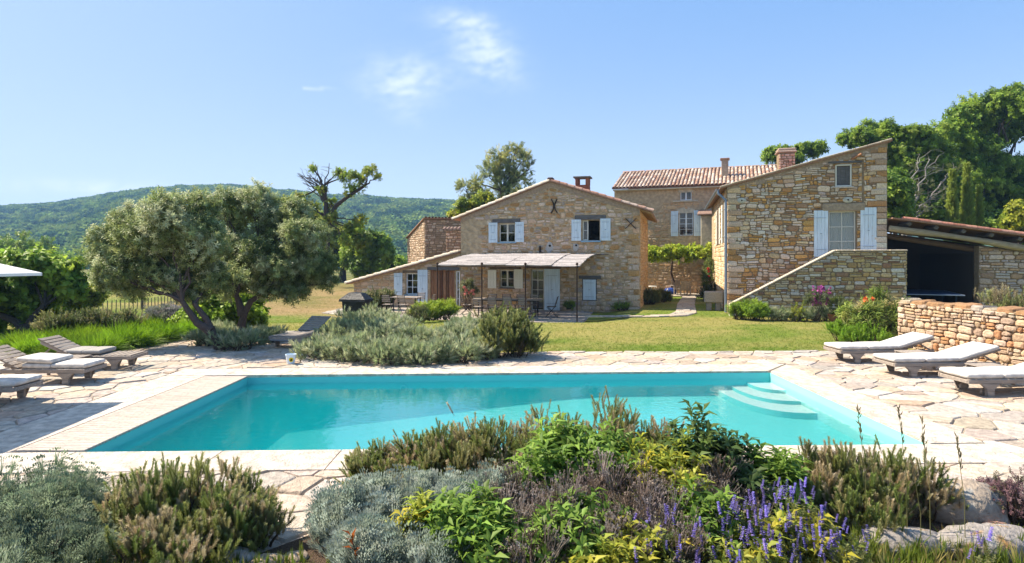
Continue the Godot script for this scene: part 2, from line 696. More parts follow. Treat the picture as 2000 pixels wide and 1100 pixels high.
# one half-round clay tile along +x of length ln, axis at the origin
func tile_mesh(ln: float, r0: float, r1: float, cl: Color) -> ArrayMesh:
	var mb := MB.new()
	mb.col = cl
	var k := 7
	for i in k:
		var a := PI * i / k
		var b := PI * (i + 1) / k
		var o := [Vector3(0, sin(a) * r0, cos(a) * r0), Vector3(0, sin(b) * r0, cos(b) * r0), Vector3(ln, sin(b) * r1, cos(b) * r1), Vector3(ln, sin(a) * r1, cos(a) * r1)]
		var f := []
		for q in o:
			f.append(Vector3(q.x, q.y * 0.82, q.z * 0.82))
		var axis := Vector3(ln * 0.5, 0, 0)
		mb.face_out(o, axis)
		mb.face_out(f, f[0] + (f[0] - axis) * 3.0 + Vector3(0, f[2].y * 3.0, f[2].z * 3.0))
		mb.face_out([o[0], o[1], f[1], f[0]], axis)
		mb.face_out([o[2], o[3], f[3], f[2]], axis)
	return mb.mesh()

func prism(mb: MB, pts: Array, dir: Vector3) -> void:
	# closed solid: a planar convex polygon swept along dir
	var c := Vector3()
	for p in pts:
		c += p
	c = c / pts.size() + dir * 0.5
	mb.face_out(pts, c)
	var far := []
	for p in pts:
		far.append(p + dir)
	mb.face_out(far, c)
	for i in pts.size():
		var j := (i + 1) % pts.size()
		mb.face_out([pts[i], pts[j], far[j], far[i]], c)

# ---------------------------------------------------------------- plants
func scatter(parent: Node3D, called: String, mesh: Mesh, m: String, blobs: Array, count: int, sc: Vector2, tones: Array, upb := 0.4, clump := 14, ymin := -100.0, fill := 0.6) -> void:
	var cl := []
	var wsum := 0.0
	for b in blobs:
		var k := maxi(3, int(clump * R(0.8, 1.2)))
		var rad: Vector3 = b[1]
		var mean := (rad.x + rad.y + rad.z) / 3.0
		var wt := pow(mean, 2.0) / k
		for i in k:
			var d := rdir()
			d.y = d.y * 0.75 + 0.2
			var c: Vector3 = b[0] + d * rad * R(fill, 1.22) * 0.8
			var w := wt * R(0.6, 1.4)
			cl.append([c, mean * R(0.20, 0.42), w, b[0], tones[rng.randi() % tones.size()]])
			wsum += w
	var tr := []
	var cs := []
	for q in cl:
		var k := int(ceil(count * q[2] / wsum))
		for i in k:
			var d := rdir()
			var p: Vector3 = q[0] + d * q[1] * pow(rng.randf(), 0.45) * (1.0 if rng.randf() < 0.85 else R(1.0, 1.7))
			if p.y < ymin:
				continue
			var o: Vector3 = (p - q[3]).normalized() * 0.7 + d * 0.5
			var ax := (o.normalized() * (1.0 - upb) + Vector3.UP * upb + rdir() * 0.35).normalized()
			tr.append([p, ax, R(sc.x, sc.y)])
			cs.append(jit(q[4], 0.22))
	plant_all(parent, called, mesh, m, tr, cs)

func plant_all(parent: Node3D, called: String, mesh: Mesh, m: String, tr: Array, cs: Array) -> MultiMeshInstance3D:
	var mm := MultiMesh.new()
	mm.transform_format = MultiMesh.TRANSFORM_3D
	mm.use_colors = true
	mm.mesh = mesh
	mm.instance_count = tr.size()
	for i in tr.size():
		var q: Array = tr[i]
		var y: Vector3 = q[1]
		var x := y.cross(rdir()).normalized()
		var z := x.cross(y)
		var s: float = q[2]
		mm.set_instance_transform(i, Transform3D(Basis(x * s, y * s, z * s), q[0]))
		mm.set_instance_color(i, cs[i])
	var o := MultiMeshInstance3D.new()
	o.multimesh = mm
	o.material_override = M[m]
	o.name = numbered(parent, called)
	o.set_meta("kind", "stuff")
	parent.add_child(o, true)
	return o

# sprigs: y is the growing direction, about 1 unit tall, white (tinted per copy)
func sprig_leafy(k: int, ln: float, w: float, spread: float, bend := 0.3, stem := true) -> ArrayMesh:
	var mb := MB.new()
	for i in k:
		var t := (i + 0.5) / k
		var a := i * 2.399 + R(-0.3, 0.3)
		var d := Vector3(cos(a) * spread, R(0.25, 0.75), sin(a) * spread).normalized()
		var g := R(0.82, 1.1)
		mb.col = Color(g, g, g)
		mb.leaf(Vector3(0, t * 0.85, 0), d, Vector3.UP, ln * R(0.75, 1.15), w * R(0.8, 1.1), bend)
	if stem:
		mb.col = Color(0.6, 0.5, 0.45)
		mb.tube([Vector3.ZERO, Vector3(0, 0.85, 0)], [0.012, 0.006], 3, false)
	return mb.mesh()

func sprig_needles(k: int, ln: float, w: float, up := 0.7) -> ArrayMesh:
	var mb := MB.new()
	for i in k:
		var t := (i + 0.5) / k
		var a := i * 2.399
		var g := lerpf(0.75, 1.15, t) * R(0.85, 1.15)
		mb.col = Color(g, g, g * 0.95)
		mb.blade(Vector3(0, t * 0.9, 0), Vector3(cos(a), up + t * 0.5, sin(a)).normalized(), ln * R(0.8, 1.2), w, 0.0)
	mb.col = Color(0.75, 0.6, 0.45)
	mb.tube([Vector3(0, -0.2, 0), Vector3(0, 0.9, 0)], [0.02, 0.008], 3, false)
	return mb.mesh()

func sprig_tuft(k: int, w: float, spread: float, droop: float, tip := 0.0) -> ArrayMesh:
	var mb := MB.new()
	for i in k:
		var a := R(0, TAU)
		var s := R(0.05, spread)
		var g := R(0.75, 1.2)
		mb.col = Color(g, g, g)
		var d := Vector3(cos(a) * s, 1, sin(a) * s).normalized()
		mb.blade(Vector3(R(-1, 1), 0, R(-1, 1)) * 0.05, d, R(0.7, 1.1), w, droop)
		if tip > 0.0:
			mb.col = Color(1.3, 1.3, 1.25)
			mb.leaf(d * 0.9, d, Vector3(0, 0, 1), 0.16, tip, 0.0)
	return mb.mesh()

func sprig_spike(whorls: int, pet: Color, stem: Color) -> ArrayMesh:
	var mb := MB.new()
	mb.col = stem
	mb.tube([Vector3(0, -0.4, 0), Vector3(0.02, 0.3, 0.01), Vector3(0, 1, 0)], [0.012, 0.01, 0.006], 3, false)
	for i in whorls:
		var y := 0.28 + 0.72 * i / whorls
		for j in 6:
			var a := TAU * j / 6 + i * 0.7
			var g := R(0.7, 1.25)
			mb.col = Color(pet.r * g, pet.g * g, pet.b * g)
			mb.leaf(Vector3(0, y, 0), Vector3(cos(a), R(0.0, 0.7), sin(a)), Vector3.UP, 0.13 * (1.15 - y * 0.5), 0.075, 0.3)
	return mb.mesh()

func sprig_dry(k: int) -> ArrayMesh:
	var mb := MB.new()
	for i in k:
		var a := R(0, TAU)
		var s := R(0.1, 0.55)
		var d := Vector3(cos(a) * s, 1, sin(a) * s)
		var g := R(0.7, 1.2)
		mb.col = Color(g, g, g)
		var top := d * R(0.7, 1.0)
		mb.tube([Vector3(R(-1, 1), 0, R(-1, 1)) * 0.06, d * 0.5 + rdir() * 0.04, top], [0.013, 0.011, 0.008], 3, false)
		for j in 4:
			mb.leaf(top + Vector3(0, -0.03 * j, 0), rdir() + Vector3.UP, Vector3(0, 0, 1), 0.07, 0.04, 0.0)
	return mb.mesh()

func limb(mb: MB, p0: Vector3, p1: Vector3, r0: float, r1: float, wob: float, seg := 5, sides := 7) -> void:
	var pts := []
	var rs := []
	var l := p0.distance_to(p1)
	for i in seg + 1:
		var t := float(i) / seg
		var k := sin(t * PI) * wob * l
		pts.append(p0.lerp(p1, t) + Vector3(R(-1, 1), R(-0.3, 0.8), R(-1, 1)) * k)
		rs.append(lerpf(r0, r1, pow(t, 0.8)))
	mb.tube(pts, rs, sides, false)

# blobs: [px, py, radius px] in the crown, at about the distance d
func blobs_at(list: Array, d: float, base: Vector3, deep := 0.6, flat := 0.8) -> Array:
	var out := []
	for b in list:
		var r: float = b[2] * d / 1200.0
		var dd: float = d + (b[3] if b.size() > 3 else R(-deep, deep) * r)
		var p := W(b[0], b[1], dd) - base
		out.append([p, Vector3(r, r * flat, r)])
	return out

func tree(called: String, label: String, cat: String, group: String, base: Vector3, trunks: Array, blobs: Array, bark: Color, tr: float, mesh: Mesh, m: String, count: int, sc: Vector2, tones: Array, clump := 14, upb := 0.25, fill := 0.5, twigs := 5) -> Node3D:
	var o := thing(called, label, cat, base, 0, group)
	var mb := MB.new()
	mb.col = bark
	var forks := []
	for t in trunks:
		var pts: Array = t
		var rs := []
		for i in pts.size():
			rs.append(tr * lerpf(1.15, 0.62, float(i) / maxf(1, pts.size() - 1)) * (1.25 if i == 0 else 1.0))
		mb.tube(pts, rs, 9)
		forks.append(pts[-1])
	part(o, "trunk", mb.mesh(), M["bark"])
	var lb := MB.new()
	lb.col = bark
	for b in blobs:
		var f: Vector3 = forks[0]
		for q in forks:
			if q.distance_to(b[0]) < f.distance_to(b[0]):
				f = q
		limb(lb, f, b[0], tr * 0.5, tr * 0.12, 0.07, 6, 6)
		for i in twigs:
			var d := rdir()
			d.y = absf(d.y) * 0.8
			var s := f.lerp(b[0], R(0.6, 1.0))
			limb(lb, s, b[0] + d * b[1] * R(0.6, 0.95), tr * 0.13, tr * 0.03, 0.08, 4, 4)
	part(o, "branches", lb.mesh(), M["bark"])
	scatter(o, "crown", mesh, m, blobs, count, sc, tones, upb, clump, -100.0, fill)
	return o

# a low shrub standing on the ground: blobs are [offset x, height of centre, offset z, rx, ry, rz]
func shrub(called: String, label: String, cat: String, group: String, base: Vector3, list: Array, mesh: Mesh, m: String, count: int, sc: Vector2, tones: Array, upb := 0.6, clump := 10, fill := 0.55, wood := Color(0.12, 0.085, 0.06)) -> Node3D:
	var o := thing(called, label, cat, base, 0, group)
	var blobs := []
	var mb := MB.new()
	mb.col = wood
	for b in list:
		blobs.append([Vector3(b[0], b[1], b[2]), Vector3(b[3], b[4], b[5])])
		for i in 7:
			var d := rdir()
			d.y = absf(d.y)
			limb(mb, Vector3(b[0] * 0.8 + R(-1, 1) * b[3] * 0.3, 0, b[2] * 0.8 + R(-1, 1) * b[5] * 0.3), Vector3(b[0], b[1], b[2]) + d * Vector3(b[3], b[4], b[5]) * 0.8, 0.014, 0.005, 0.06, 4, 4)
	part(o, "stem", mb.mesh(), M["bark"])
	scatter(o, "foliage", mesh, m, blobs, count, sc, tones, upb, clump, 0.0, fill)
	return o

# ---------------------------------------------------------------- furniture
func lounger_at(label: String, at: Vector3, yaw: float, raise: float, m := "wood", wheels := false) -> Node3D:
	# local: x from the foot (0) to the head (2.05), width along z
	var o := thing("sun_lounger", label, "sun lounger", at, yaw, "wooden sun loungers round the pool")
	for s in [-1, 1]:
		block(o, "side_rail", Vector3(1.0, 0.29, s * 0.33), Vector3(2.0, 0.085, 0.035), m, 0.008)
	for x in [0.36, 1.72]:
		for s in [-1, 1]:
			var mb := MB.new()
			prism(mb, [Vector3(x - 0.055, 0, s * 0.325 - 0.03), Vector3(x + 0.055, 0, s * 0.325 - 0.03), Vector3(x + 0.06, 0.14, s * 0.325 - 0.03), Vector3(x + 0.15, 0.247, s * 0.325 - 0.03), Vector3(x - 0.15, 0.247, s * 0.325 - 0.03), Vector3(x - 0.06, 0.14, s * 0.325 - 0.03)], Vector3(0, 0, 0.06))
			part(o, "leg", mb.mesh(), M[m])
	block(o, "foot_rail", Vector3(0.018, 0.285, 0), Vector3(0.035, 0.075, 0.62), m, 0.008)
	for i in 9:
		block(o, "seat_slat", Vector3(0.09 + i * 0.13, 0.338, 0), Vector3(0.1, 0.018, 0.64), m, 0.004)
	var h := Vector3(1.25, 0.345, 0)
	var bas := Basis(Vector3(0, 0, 1), raise)
	for i in 7:
		block(o, "back_slat", h + bas * Vector3(0.07 + i * 0.115, 0.0, 0), Vector3(0.092, 0.018, 0.64), m, 0.004, bas)
	for s in [-1, 1]:
		block(o, "back_rail", h + bas * Vector3(0.42, -0.026, s * 0.27), Vector3(0.84, 0.034, 0.035), m, 0.006, bas)
		var mb := MB.new()
		var tip := h + bas * Vector3(0.5, -0.03, s * 0.24)
		mb.bar(tip, Vector3(tip.x + 0.26, 0.30, s * 0.24), 0.025, 0.03)
		part(o, "strut", mb.mesh(), M[m])
	for s in ([-1, 1] if wheels else []):
		var mb := MB.new()
		mb.tube([Vector3(0.36, 0.07, s * 0.2), Vector3(0.36, 0.07, s * 0.25)], [0.07, 0.07], 14)
		part(o, "wheel", mb.mesh(), M[m])
	return o

func cushion_at(label: String, at: Vector3, yaw: float, raise: float, m := "fabric", folded := false) -> Node3D:
	var o := thing("lounger_cushion", label, "cushion", at, yaw, "cushions on the sun loungers")
	var t := 0.085
	var y := 0.35 + t * 0.5
	var mk := func(c: Vector3, s: Vector3, bas: Basis) -> ArrayMesh:
		var mb := MB.new()
		mb.rbox(c, s, 0.034, 0.022, bas)
		return mb.mesh()
	if folded:
		part(o, "seat_pad", mk.call(Vector3(0.33, y, 0), Vector3(0.66, t, 0.64), Basis()), M[m])
		part(o, "seat_pad", mk.call(Vector3(0.93, y, 0), Vector3(0.54, t, 0.64), Basis(Vector3(0, 0, 1), 0.03)), M[m])
		part(o, "back_pad", mk.call(Vector3(0.97, y + t + 0.03, 0.0), Vector3(0.68, t, 0.64), Basis(Vector3(0, 0, 1), 0.07)), M[m])
		return o
	part(o, "foot_pad", mk.call(Vector3(0.30, y, 0), Vector3(0.61, t, 0.66), Basis()), M[m])
	part(o, "seat_pad", mk.call(Vector3(0.92, y + 0.005, 0), Vector3(0.63, t, 0.66), Basis(Vector3(0, 0, 1), 0.02)), M[m])
	var bas := Basis(Vector3(0, 0, 1), raise)
	part(o, "back_pad", mk.call(Vector3(1.25, 0.345, 0) + bas * Vector3(0.40, 0.012 + t * 0.5, 0), Vector3(0.84, t, 0.66), bas), M[m])
	return o

func low_table(label: String, at: Vector3, yaw: float) -> Node3D:
	var o := thing("low_table", label, "side table", at, yaw, "low wooden tables between the loungers")
	for i in 5:
		block(o, "slat", Vector3(-0.24 + i * 0.12, 0.33, 0), Vector3(0.105, 0.022, 0.6), "wood", 0.005)
	for s in [-1, 1]:
		block(o, "apron", Vector3(0, 0.28, s * 0.26), Vector3(0.58, 0.075, 0.025), "wood", 0.005)
		for q in [-1, 1]:
			block(o, "leg", Vector3(q * 0.25, 0.135, s * 0.225), Vector3(0.05, 0.27, 0.05), "wood", 0.006)
	return o

func folding_chair(label: String, at: Vector3, yaw: float, group: String, slat := "wood") -> Node3D:
	# faces +z
	var o := thing("folding_chair", label, "chair", at, yaw, group)
	for i in 4:
		block(o, "seat_slat", Vector3(0, 0.45, -0.15 + i * 0.1), Vector3(0.4, 0.02, 0.082), slat, 0.004)
	for i in 4:
		block(o, "back_slat", Vector3(0, 0.60 + i * 0.085, -0.2 - i * 0.022), Vector3(0.4, 0.06, 0.016), slat, 0.004, Basis(Vector3(1, 0, 0), -0.24))
	for s in [-1, 1]:
		var mb := MB.new()
		mb.tube([Vector3(s * 0.19, 0, 0.25), Vector3(s * 0.19, 0.45, -0.14), Vector3(s * 0.19, 0.9, -0.28)], [0.013, 0.013, 0.013], 5)
		part(o, "back_leg", mb.mesh(), M["iron"])
		var nb := MB.new()
		nb.tube([Vector3(s * 0.165, 0, -0.27), Vector3(s * 0.165, 0.44, 0.2)], [0.013, 0.013], 5)
		part(o, "front_leg", nb.mesh(), M["iron"])
	var cb := MB.new()
	cb.tube([Vector3(-0.19, 0.06, 0.2), Vector3(0.19, 0.06, 0.2)], [0.01, 0.01], 5)
	cb.tube([Vector3(-0.165, 0.06, -0.2), Vector3(0.165, 0.06, -0.2)], [0.01, 0.01], 5)
	part(o, "stretcher", cb.mesh(), M["iron"])
	return o

# ---------------------------------------------------------------- setting
func sky_panorama() -> ImageTexture:
	var w := 2048
	var h := 1024
	var im := Image.create(w, h, false, Image.FORMAT_RGBF)
	var sun := Vector3(-0.84, 1.0, -0.27).normalized()
	var cn := FastNoiseLite.new()
	cn.seed = 5
	cn.frequency = 1.0
	cn.fractal_octaves = 5
	im.fill(Color(0.34, 0.40, 0.45))
	for j in h / 2 + 6:
		var el := PI * (0.5 - (j + 0.5) / h)
		for i in w:
			var az := TAU * (i + 0.5) / w
			if az > PI:
				az -= TAU
			var e := maxf(el, 0.0)
			var d := Vector3(sin(az) * cos(e), sin(e), -cos(az) * cos(e))
			var ang := rad_to_deg(acos(clampf(d.dot(sun), -1, 1)))
			var k := exp(-rad_to_deg(e) / 12.0)
			var c := Vector3(0.025, 0.215, 0.60).lerp(Vector3(0.74, 0.86, 0.93), k)
			var g := clampf(1.15 * exp(-ang / 30.0), 0, 0.97)
			c = c.lerp(Vector3(0.85, 0.93, 1.0), g)
			if ang < 12.0:
				c *= 1.0 + 0.8 * (1.0 - ang / 12.0)
			if rad_to_deg(e) > 2.0 and absf(az) < 1.0:
				# image-plane style coordinates of this direction, for the few wisps of cirrus
				var x := tan(az)
				var y := tan(e) / cos(az)
				var a := 0.0
				for q in [[-0.165, 0.300, 0.06, 0.028, 0.6], [-0.185, 0.270, 0.055, 0.022, 0.6], [-0.045, 0.322, 0.045, 0.040, 0.75], [-0.04, 0.355, 0.035, 0.03, 0.6], [-0.085, 0.385, 0.05, 0.016, 0.6], [-0.175, 0.232, 0.03, 0.02, 0.25], [-0.73, 0.115, 0.16, 0.012, 0.4], [-0.66, 0.108, 0.05, 0.008, 0.5]]:
					var u: float = (x - q[0] + (y - q[1]) * 0.7) / q[2]
					var v: float = (y - q[1]) / q[3]
					a += q[4] * exp(-(u * u + v * v))
				var n := cn.get_noise_2d(x * 16.0 + y * 14.0, y * 46.0 - x * 9.0) * 0.5 + 0.5
				var n2 := cn.get_noise_2d(x * 45.0 + 50.0, y * 110.0 - x * 30.0) * 0.5 + 0.5
				a *= clampf((n * 0.75 + n2 * 0.45 - 0.28) * 1.9, 0, 1.2)
				if y > 0.2705 and y < 0.2745 and x > -0.342 and x < -0.28:
					a += 0.7 * (1.0 - (x + 0.342) / 0.062)
				c = c.lerp(Vector3(0.88, 0.93, 1.0), clampf(a * 0.7, 0, 0.55))
			im.set_pixel(i, j, Color(c.x * 0.5, c.y * 0.5, c.z * 0.5))
	return ImageTexture.create_from_image(im)

func hgt(x: float, d: float) -> float:
	var s := smoothstep(22.5, 25.0, d) * (1.0 - smoothstep(36.0, 45.0, d)) * (1.0 - smoothstep(2.9, 4.9, x - (d - 24.4) * 0.24)) * smoothstep(-14.0, -9.0, x)
	return -0.21 * s - 5.0 * smoothstep(105.0, 230.0, d) + 0.04 * noise.get_noise_2d(x * 5.0, d * 5.0) * smoothstep(17.0, 20.0, d) * (1.0 - s)

func ground_tone(x: float, d: float) -> Color:
	var n := noise.get_noise_2d(x * 9.0, d * 14.0) * 0.6 + noise.get_noise_2d(x * 40.0 + 90.0, d * 60.0) * 0.4
	var lawn := Color(0.20, 0.275, 0.03).lerp(Color(0.41, 0.36, 0.10), clampf(0.40 + n * 2.3, 0, 1))
	var dry := Color(0.24, 0.22, 0.05).lerp(Color(0.47, 0.32, 0.14), clampf(0.62 + n * 1.3, 0, 1))
	var k := smoothstep(25.0, 30.0, d + n * 4.0) * (1.0 - smoothstep(-6.0, -4.0, x)) * smoothstep(-19.0, -12.0, x + d * 0.1)
	var far := smoothstep(42.0, 60.0, d + n * 8.0)
	return lawn.lerp(dry, k).lerp(Color(0.30, 0.26, 0.08).lerp(Color(0.16, 0.2, 0.05), clampf(0.5 + n * 2.0, 0, 1)), far)

func axis(spans: Array) -> Array:
	var o := []
	for s in spans:
		var x: float = s[0]
		while x < s[1] - 0.001:
			o.append(x)
			x += s[2]
	o.append(spans[-1][1])
	return o

func build_ground() -> void:
	var xs := axis([[-460.0, -60.0, 20.0], [-60.0, -16.0, 2.0], [-16.0, 18.0, 0.5], [18.0, 60.0, 2.0], [60.0, 460.0, 20.0]])
	var ds := axis([[-30.0, 3.0, 3.0], [3.0, 40.0, 0.5], [40.0, 90.0, 2.0], [90.0, 240.0, 10.0]])
	var mb := MB.new()
	for d in ds:
		for x in xs:
			mb.col = ground_tone(x, d)
			var e := 0.3
			mb.vert(Vector3(x, hgt(x, d), -d), Vector3(-(hgt(x + e, d) - hgt(x - e, d)) / (2 * e), 1, (hgt(x, d + e) - hgt(x, d - e)) / (2 * e)).normalized())
	var nx := xs.size()
	for j in ds.size() - 1:
		for i in nx - 1:
			if xs[i] >= -6.5 and xs[i + 1] <= 6.0 and ds[j] >= 7.5 and ds[j + 1] <= 13.5:
				continue
			var a := j * nx + i
			for k in [a, a + nx, a + nx + 1, a, a + nx + 1, a + 1]:
				mb.ix.append(k)
	solo("lawn", mb.mesh(), M["ground"], "lawn and dry meadow running from the pool to the valley", "", "", "structure")

const RIDGE := [[-700.0, 412.0], [-100.0, 416.0], [0.0, 413.0], [60.0, 408.0], [130.0, 402.0], [200.0, 391.0], [280.0, 384.0], [350.0, 378.0], [430.0, 375.0], [520.0, 381.0], [600.0, 386.0], [700.0, 391.0], [800.0, 399.0], [890.0, 404.0], [1000.0, 425.0], [1200.0, 450.0], [2800.0, 465.0]]

func hill_y(px: float, d: float) -> float:
	var top := 2.5 + (500.0 - top_y(RIDGE, px) - 4.0) * 820.0 / 1200.0
	var n := noise.get_noise_2d(px * 0.35, d * 0.12)
	var t := smoothstep(210.0, 820.0, d + n * 40.0)
	var rise := pow(t, 0.8)
	return -5.2 + (top + 5.2) * rise + 3.0 * n * (1.0 - t) * smoothstep(220.0, 320.0, d) - smoothstep(830.0, 1000.0, d) * 40.0

func build_hills() -> void:
	var mb := MB.new()
	var us := axis([[-700.0, 2800.0, 35.0]])
	var ds := axis([[215.0, 830.0, 20.0], [830.0, 1000.0, 40.0]])
	for d in ds:
		for u in us:
			var k := 0.8 + 0.5 * noise.get_noise_2d(u * 0.8, d * 0.5)
			mb.col = Color(0.10 * k, 0.16 * k, 0.05 * k)
			mb.vert(Vector3((u - 1000.0) * d / 1200.0, hill_y(u, d), -d), Vector3(0, 0.9, 0.43).normalized())
	var nx := us.size()
	for j in ds.size() - 1:
		for i in nx - 1:
			var a := j * nx + i
			for k in [a, a + nx, a + nx + 1, a, a + nx + 1, a + 1]:
				mb.ix.append(k)
	solo("hills", mb.mesh(), M["forest"], "wooded hills rising behind the valley", "", "", "structure")
	var tm := MB.new()
	for i in 90:
		var d := rdir()
		d.y = absf(d.y) * 1.1 - 0.15
		var g := R(0.75, 1.25)
		tm.col = Color(g, g, g)
		tm.leaf(d * R(0.75, 1.0) - d * 0.2, (rdir() + d * 0.6).normalized(), d, 0.7, 0.55, 0.3, 0.05)
	var tr := []
	var cs := []
	var tones := [Color(0.17, 0.27, 0.07), Color(0.12, 0.21, 0.06), Color(0.24, 0.33, 0.08), Color(0.06, 0.13, 0.06)]
	for i in 21000:
		var px := R(-80, 1160)
		var t := rng.randf()
		var d := lerpf(225.0, 835.0, pow(t, 0.75))
		if d < 300.0 and noise.get_noise_2d(px * 0.6, d * 0.8) < 0.0:
			continue
		var y := hill_y(px, d)
		var s := R(2.0, 4.4) * (1.0 + 0.35 * noise.get_noise_2d(px * 2.0, d))
		tr.append([Vector3((px - 1000.0) * d / 1200.0, y + s * 0.2, -d), (Vector3.UP + rdir() * 0.15).normalized(), s])
		var k := noise.get_noise_2d(px * 1.2, d * 1.6)
		cs.append(jit(tones[3 if k < -0.22 else (2 if k > 0.3 else rng.randi() % 3)], 0.22))
	var f := plant_all(self, "forest", tm.mesh(), "forest", tr, cs)
	tag(f, "oak forest covering the hills behind the valley", "forest", "", "stuff")

func flagstones(parent: Node3D, outline: PackedVector2Array, holes: Array, sx: float, sy: float, gap: float, palette: Array, limit: int, proud := 0.022) -> void:
	# random polygon paving: cells of jittered seeds; the plane's y is depth
	var lo := outline[0]
	var hi := outline[0]
	for q in outline:
		lo = lo.min(q)
		hi = hi.max(q)
	var nx := int((hi.x - lo.x) / sx) + 3
	var ny := int((hi.y - lo.y) / sy) + 3
	var seeds := []
	for j in ny:
		for i in nx:
			seeds.append(lo + Vector2((i - 1 + 0.5 * (j % 2) + R(-0.46, 0.46)) * sx, (j - 1 + R(-0.46, 0.46)) * sy))
	var cells := []
	for j in ny:
		for i in nx:
			if rng.randf() < 0.10:
				seeds[j * nx + i] = Vector2(1e6, 1e6)
	for j in ny:
		for i in nx:
			var s: Vector2 = seeds[j * nx + i]
			if s.x > 1e5 or absf(s.x) > 0.86 * s.y + 1.2:
				continue
			var p := rect_poly(s.x - sx * 3, s.y - sy * 3, s.x + sx * 3, s.y + sy * 3)
			for b in range(maxi(0, j - 4), mini(ny, j + 5)):
				for a in range(maxi(0, i - 4), mini(nx, i + 5)):
					var q: Vector2 = seeds[b * nx + a]
					if q.x > 1e5 or (a == i and b == j):
						continue
					var nrm := (q - s).normalized()
					var mid := (s + q) * 0.5 - nrm * gap
					var o := PackedVector2Array()
					for k in p.size():
						var u := p[k]
						var v := p[(k + 1) % p.size()]
						var du := (u - mid).dot(nrm)
						var dv := (v - mid).dot(nrm)
						if du <= 0:
							o.append(u)
						if (du < 0) != (dv < 0):
							o.append(u.lerp(v, du / (du - dv)))
					p = o
					if p.size() < 3:
						break
				if p.size() < 3:
					break
			if p.size() > 2:
				cells.append(cut_corners(p, 0.02, 0.09))
	var list := clipped(cells, outline, holes)
	list.sort_custom(func(a, b): return absf(poly_area(a)) / pow(a[0].y, 3) > absf(poly_area(b)) / pow(b[0].y, 3))
	var rest := MB.new()
	for i in list.size():
		var mb := MB.new() if i < limit else rest
		var k: Color = jit(palette[rng.randi() % palette.size()], 0.15)
		stone_into(mb, list[i], proud * R(0.6, 1.3), k, -0.02, 0.9)
		if i < limit:
			part(parent, "paving_stone", mb.mesh(), M["pave"])
	if list.size() > limit:
		part(parent, "small_paving_stone", rest.mesh(), M["pave"], Transform3D(), "stuff")

func flat_node(called: String, label: String, y: float) -> Node3D:
	var o := Node3D.new()
	o.name = numbered(self, called)
	add_child(o, true)
	o.position.y = y
	o.rotation.x = -PI / 2
	tag(o, label, "", "", "structure")
	return o

func flat_poly(parent: Node3D, called: String, pts: Array, m: String, z := 0.0) -> void:
	var mb := MB.new()
	var p := pv(pts)
	var ids := Geometry2D.triangulate_polygon(p)
	for k in range(0, ids.size(), 3):
		var a := p[ids[k]]
		var b := p[ids[k + 1]]
		var c := p[ids[k + 2]]
		if (b - a).cross(c - a) < 0:
			var t := b
			b = c
			c = t
		mb.tri(Vector3(a.x, a.y, z), Vector3(b.x, b.y, z), Vector3(c.x, c.y, z))
	part(parent, called, mb.mesh(), M[m])

const NL := Vector2(-5.44, 7.73)
const NR := Vector2(5.50, 8.06)
const FR := Vector2(5.53, 13.16)
const FL := Vector2(-5.44, 12.62)

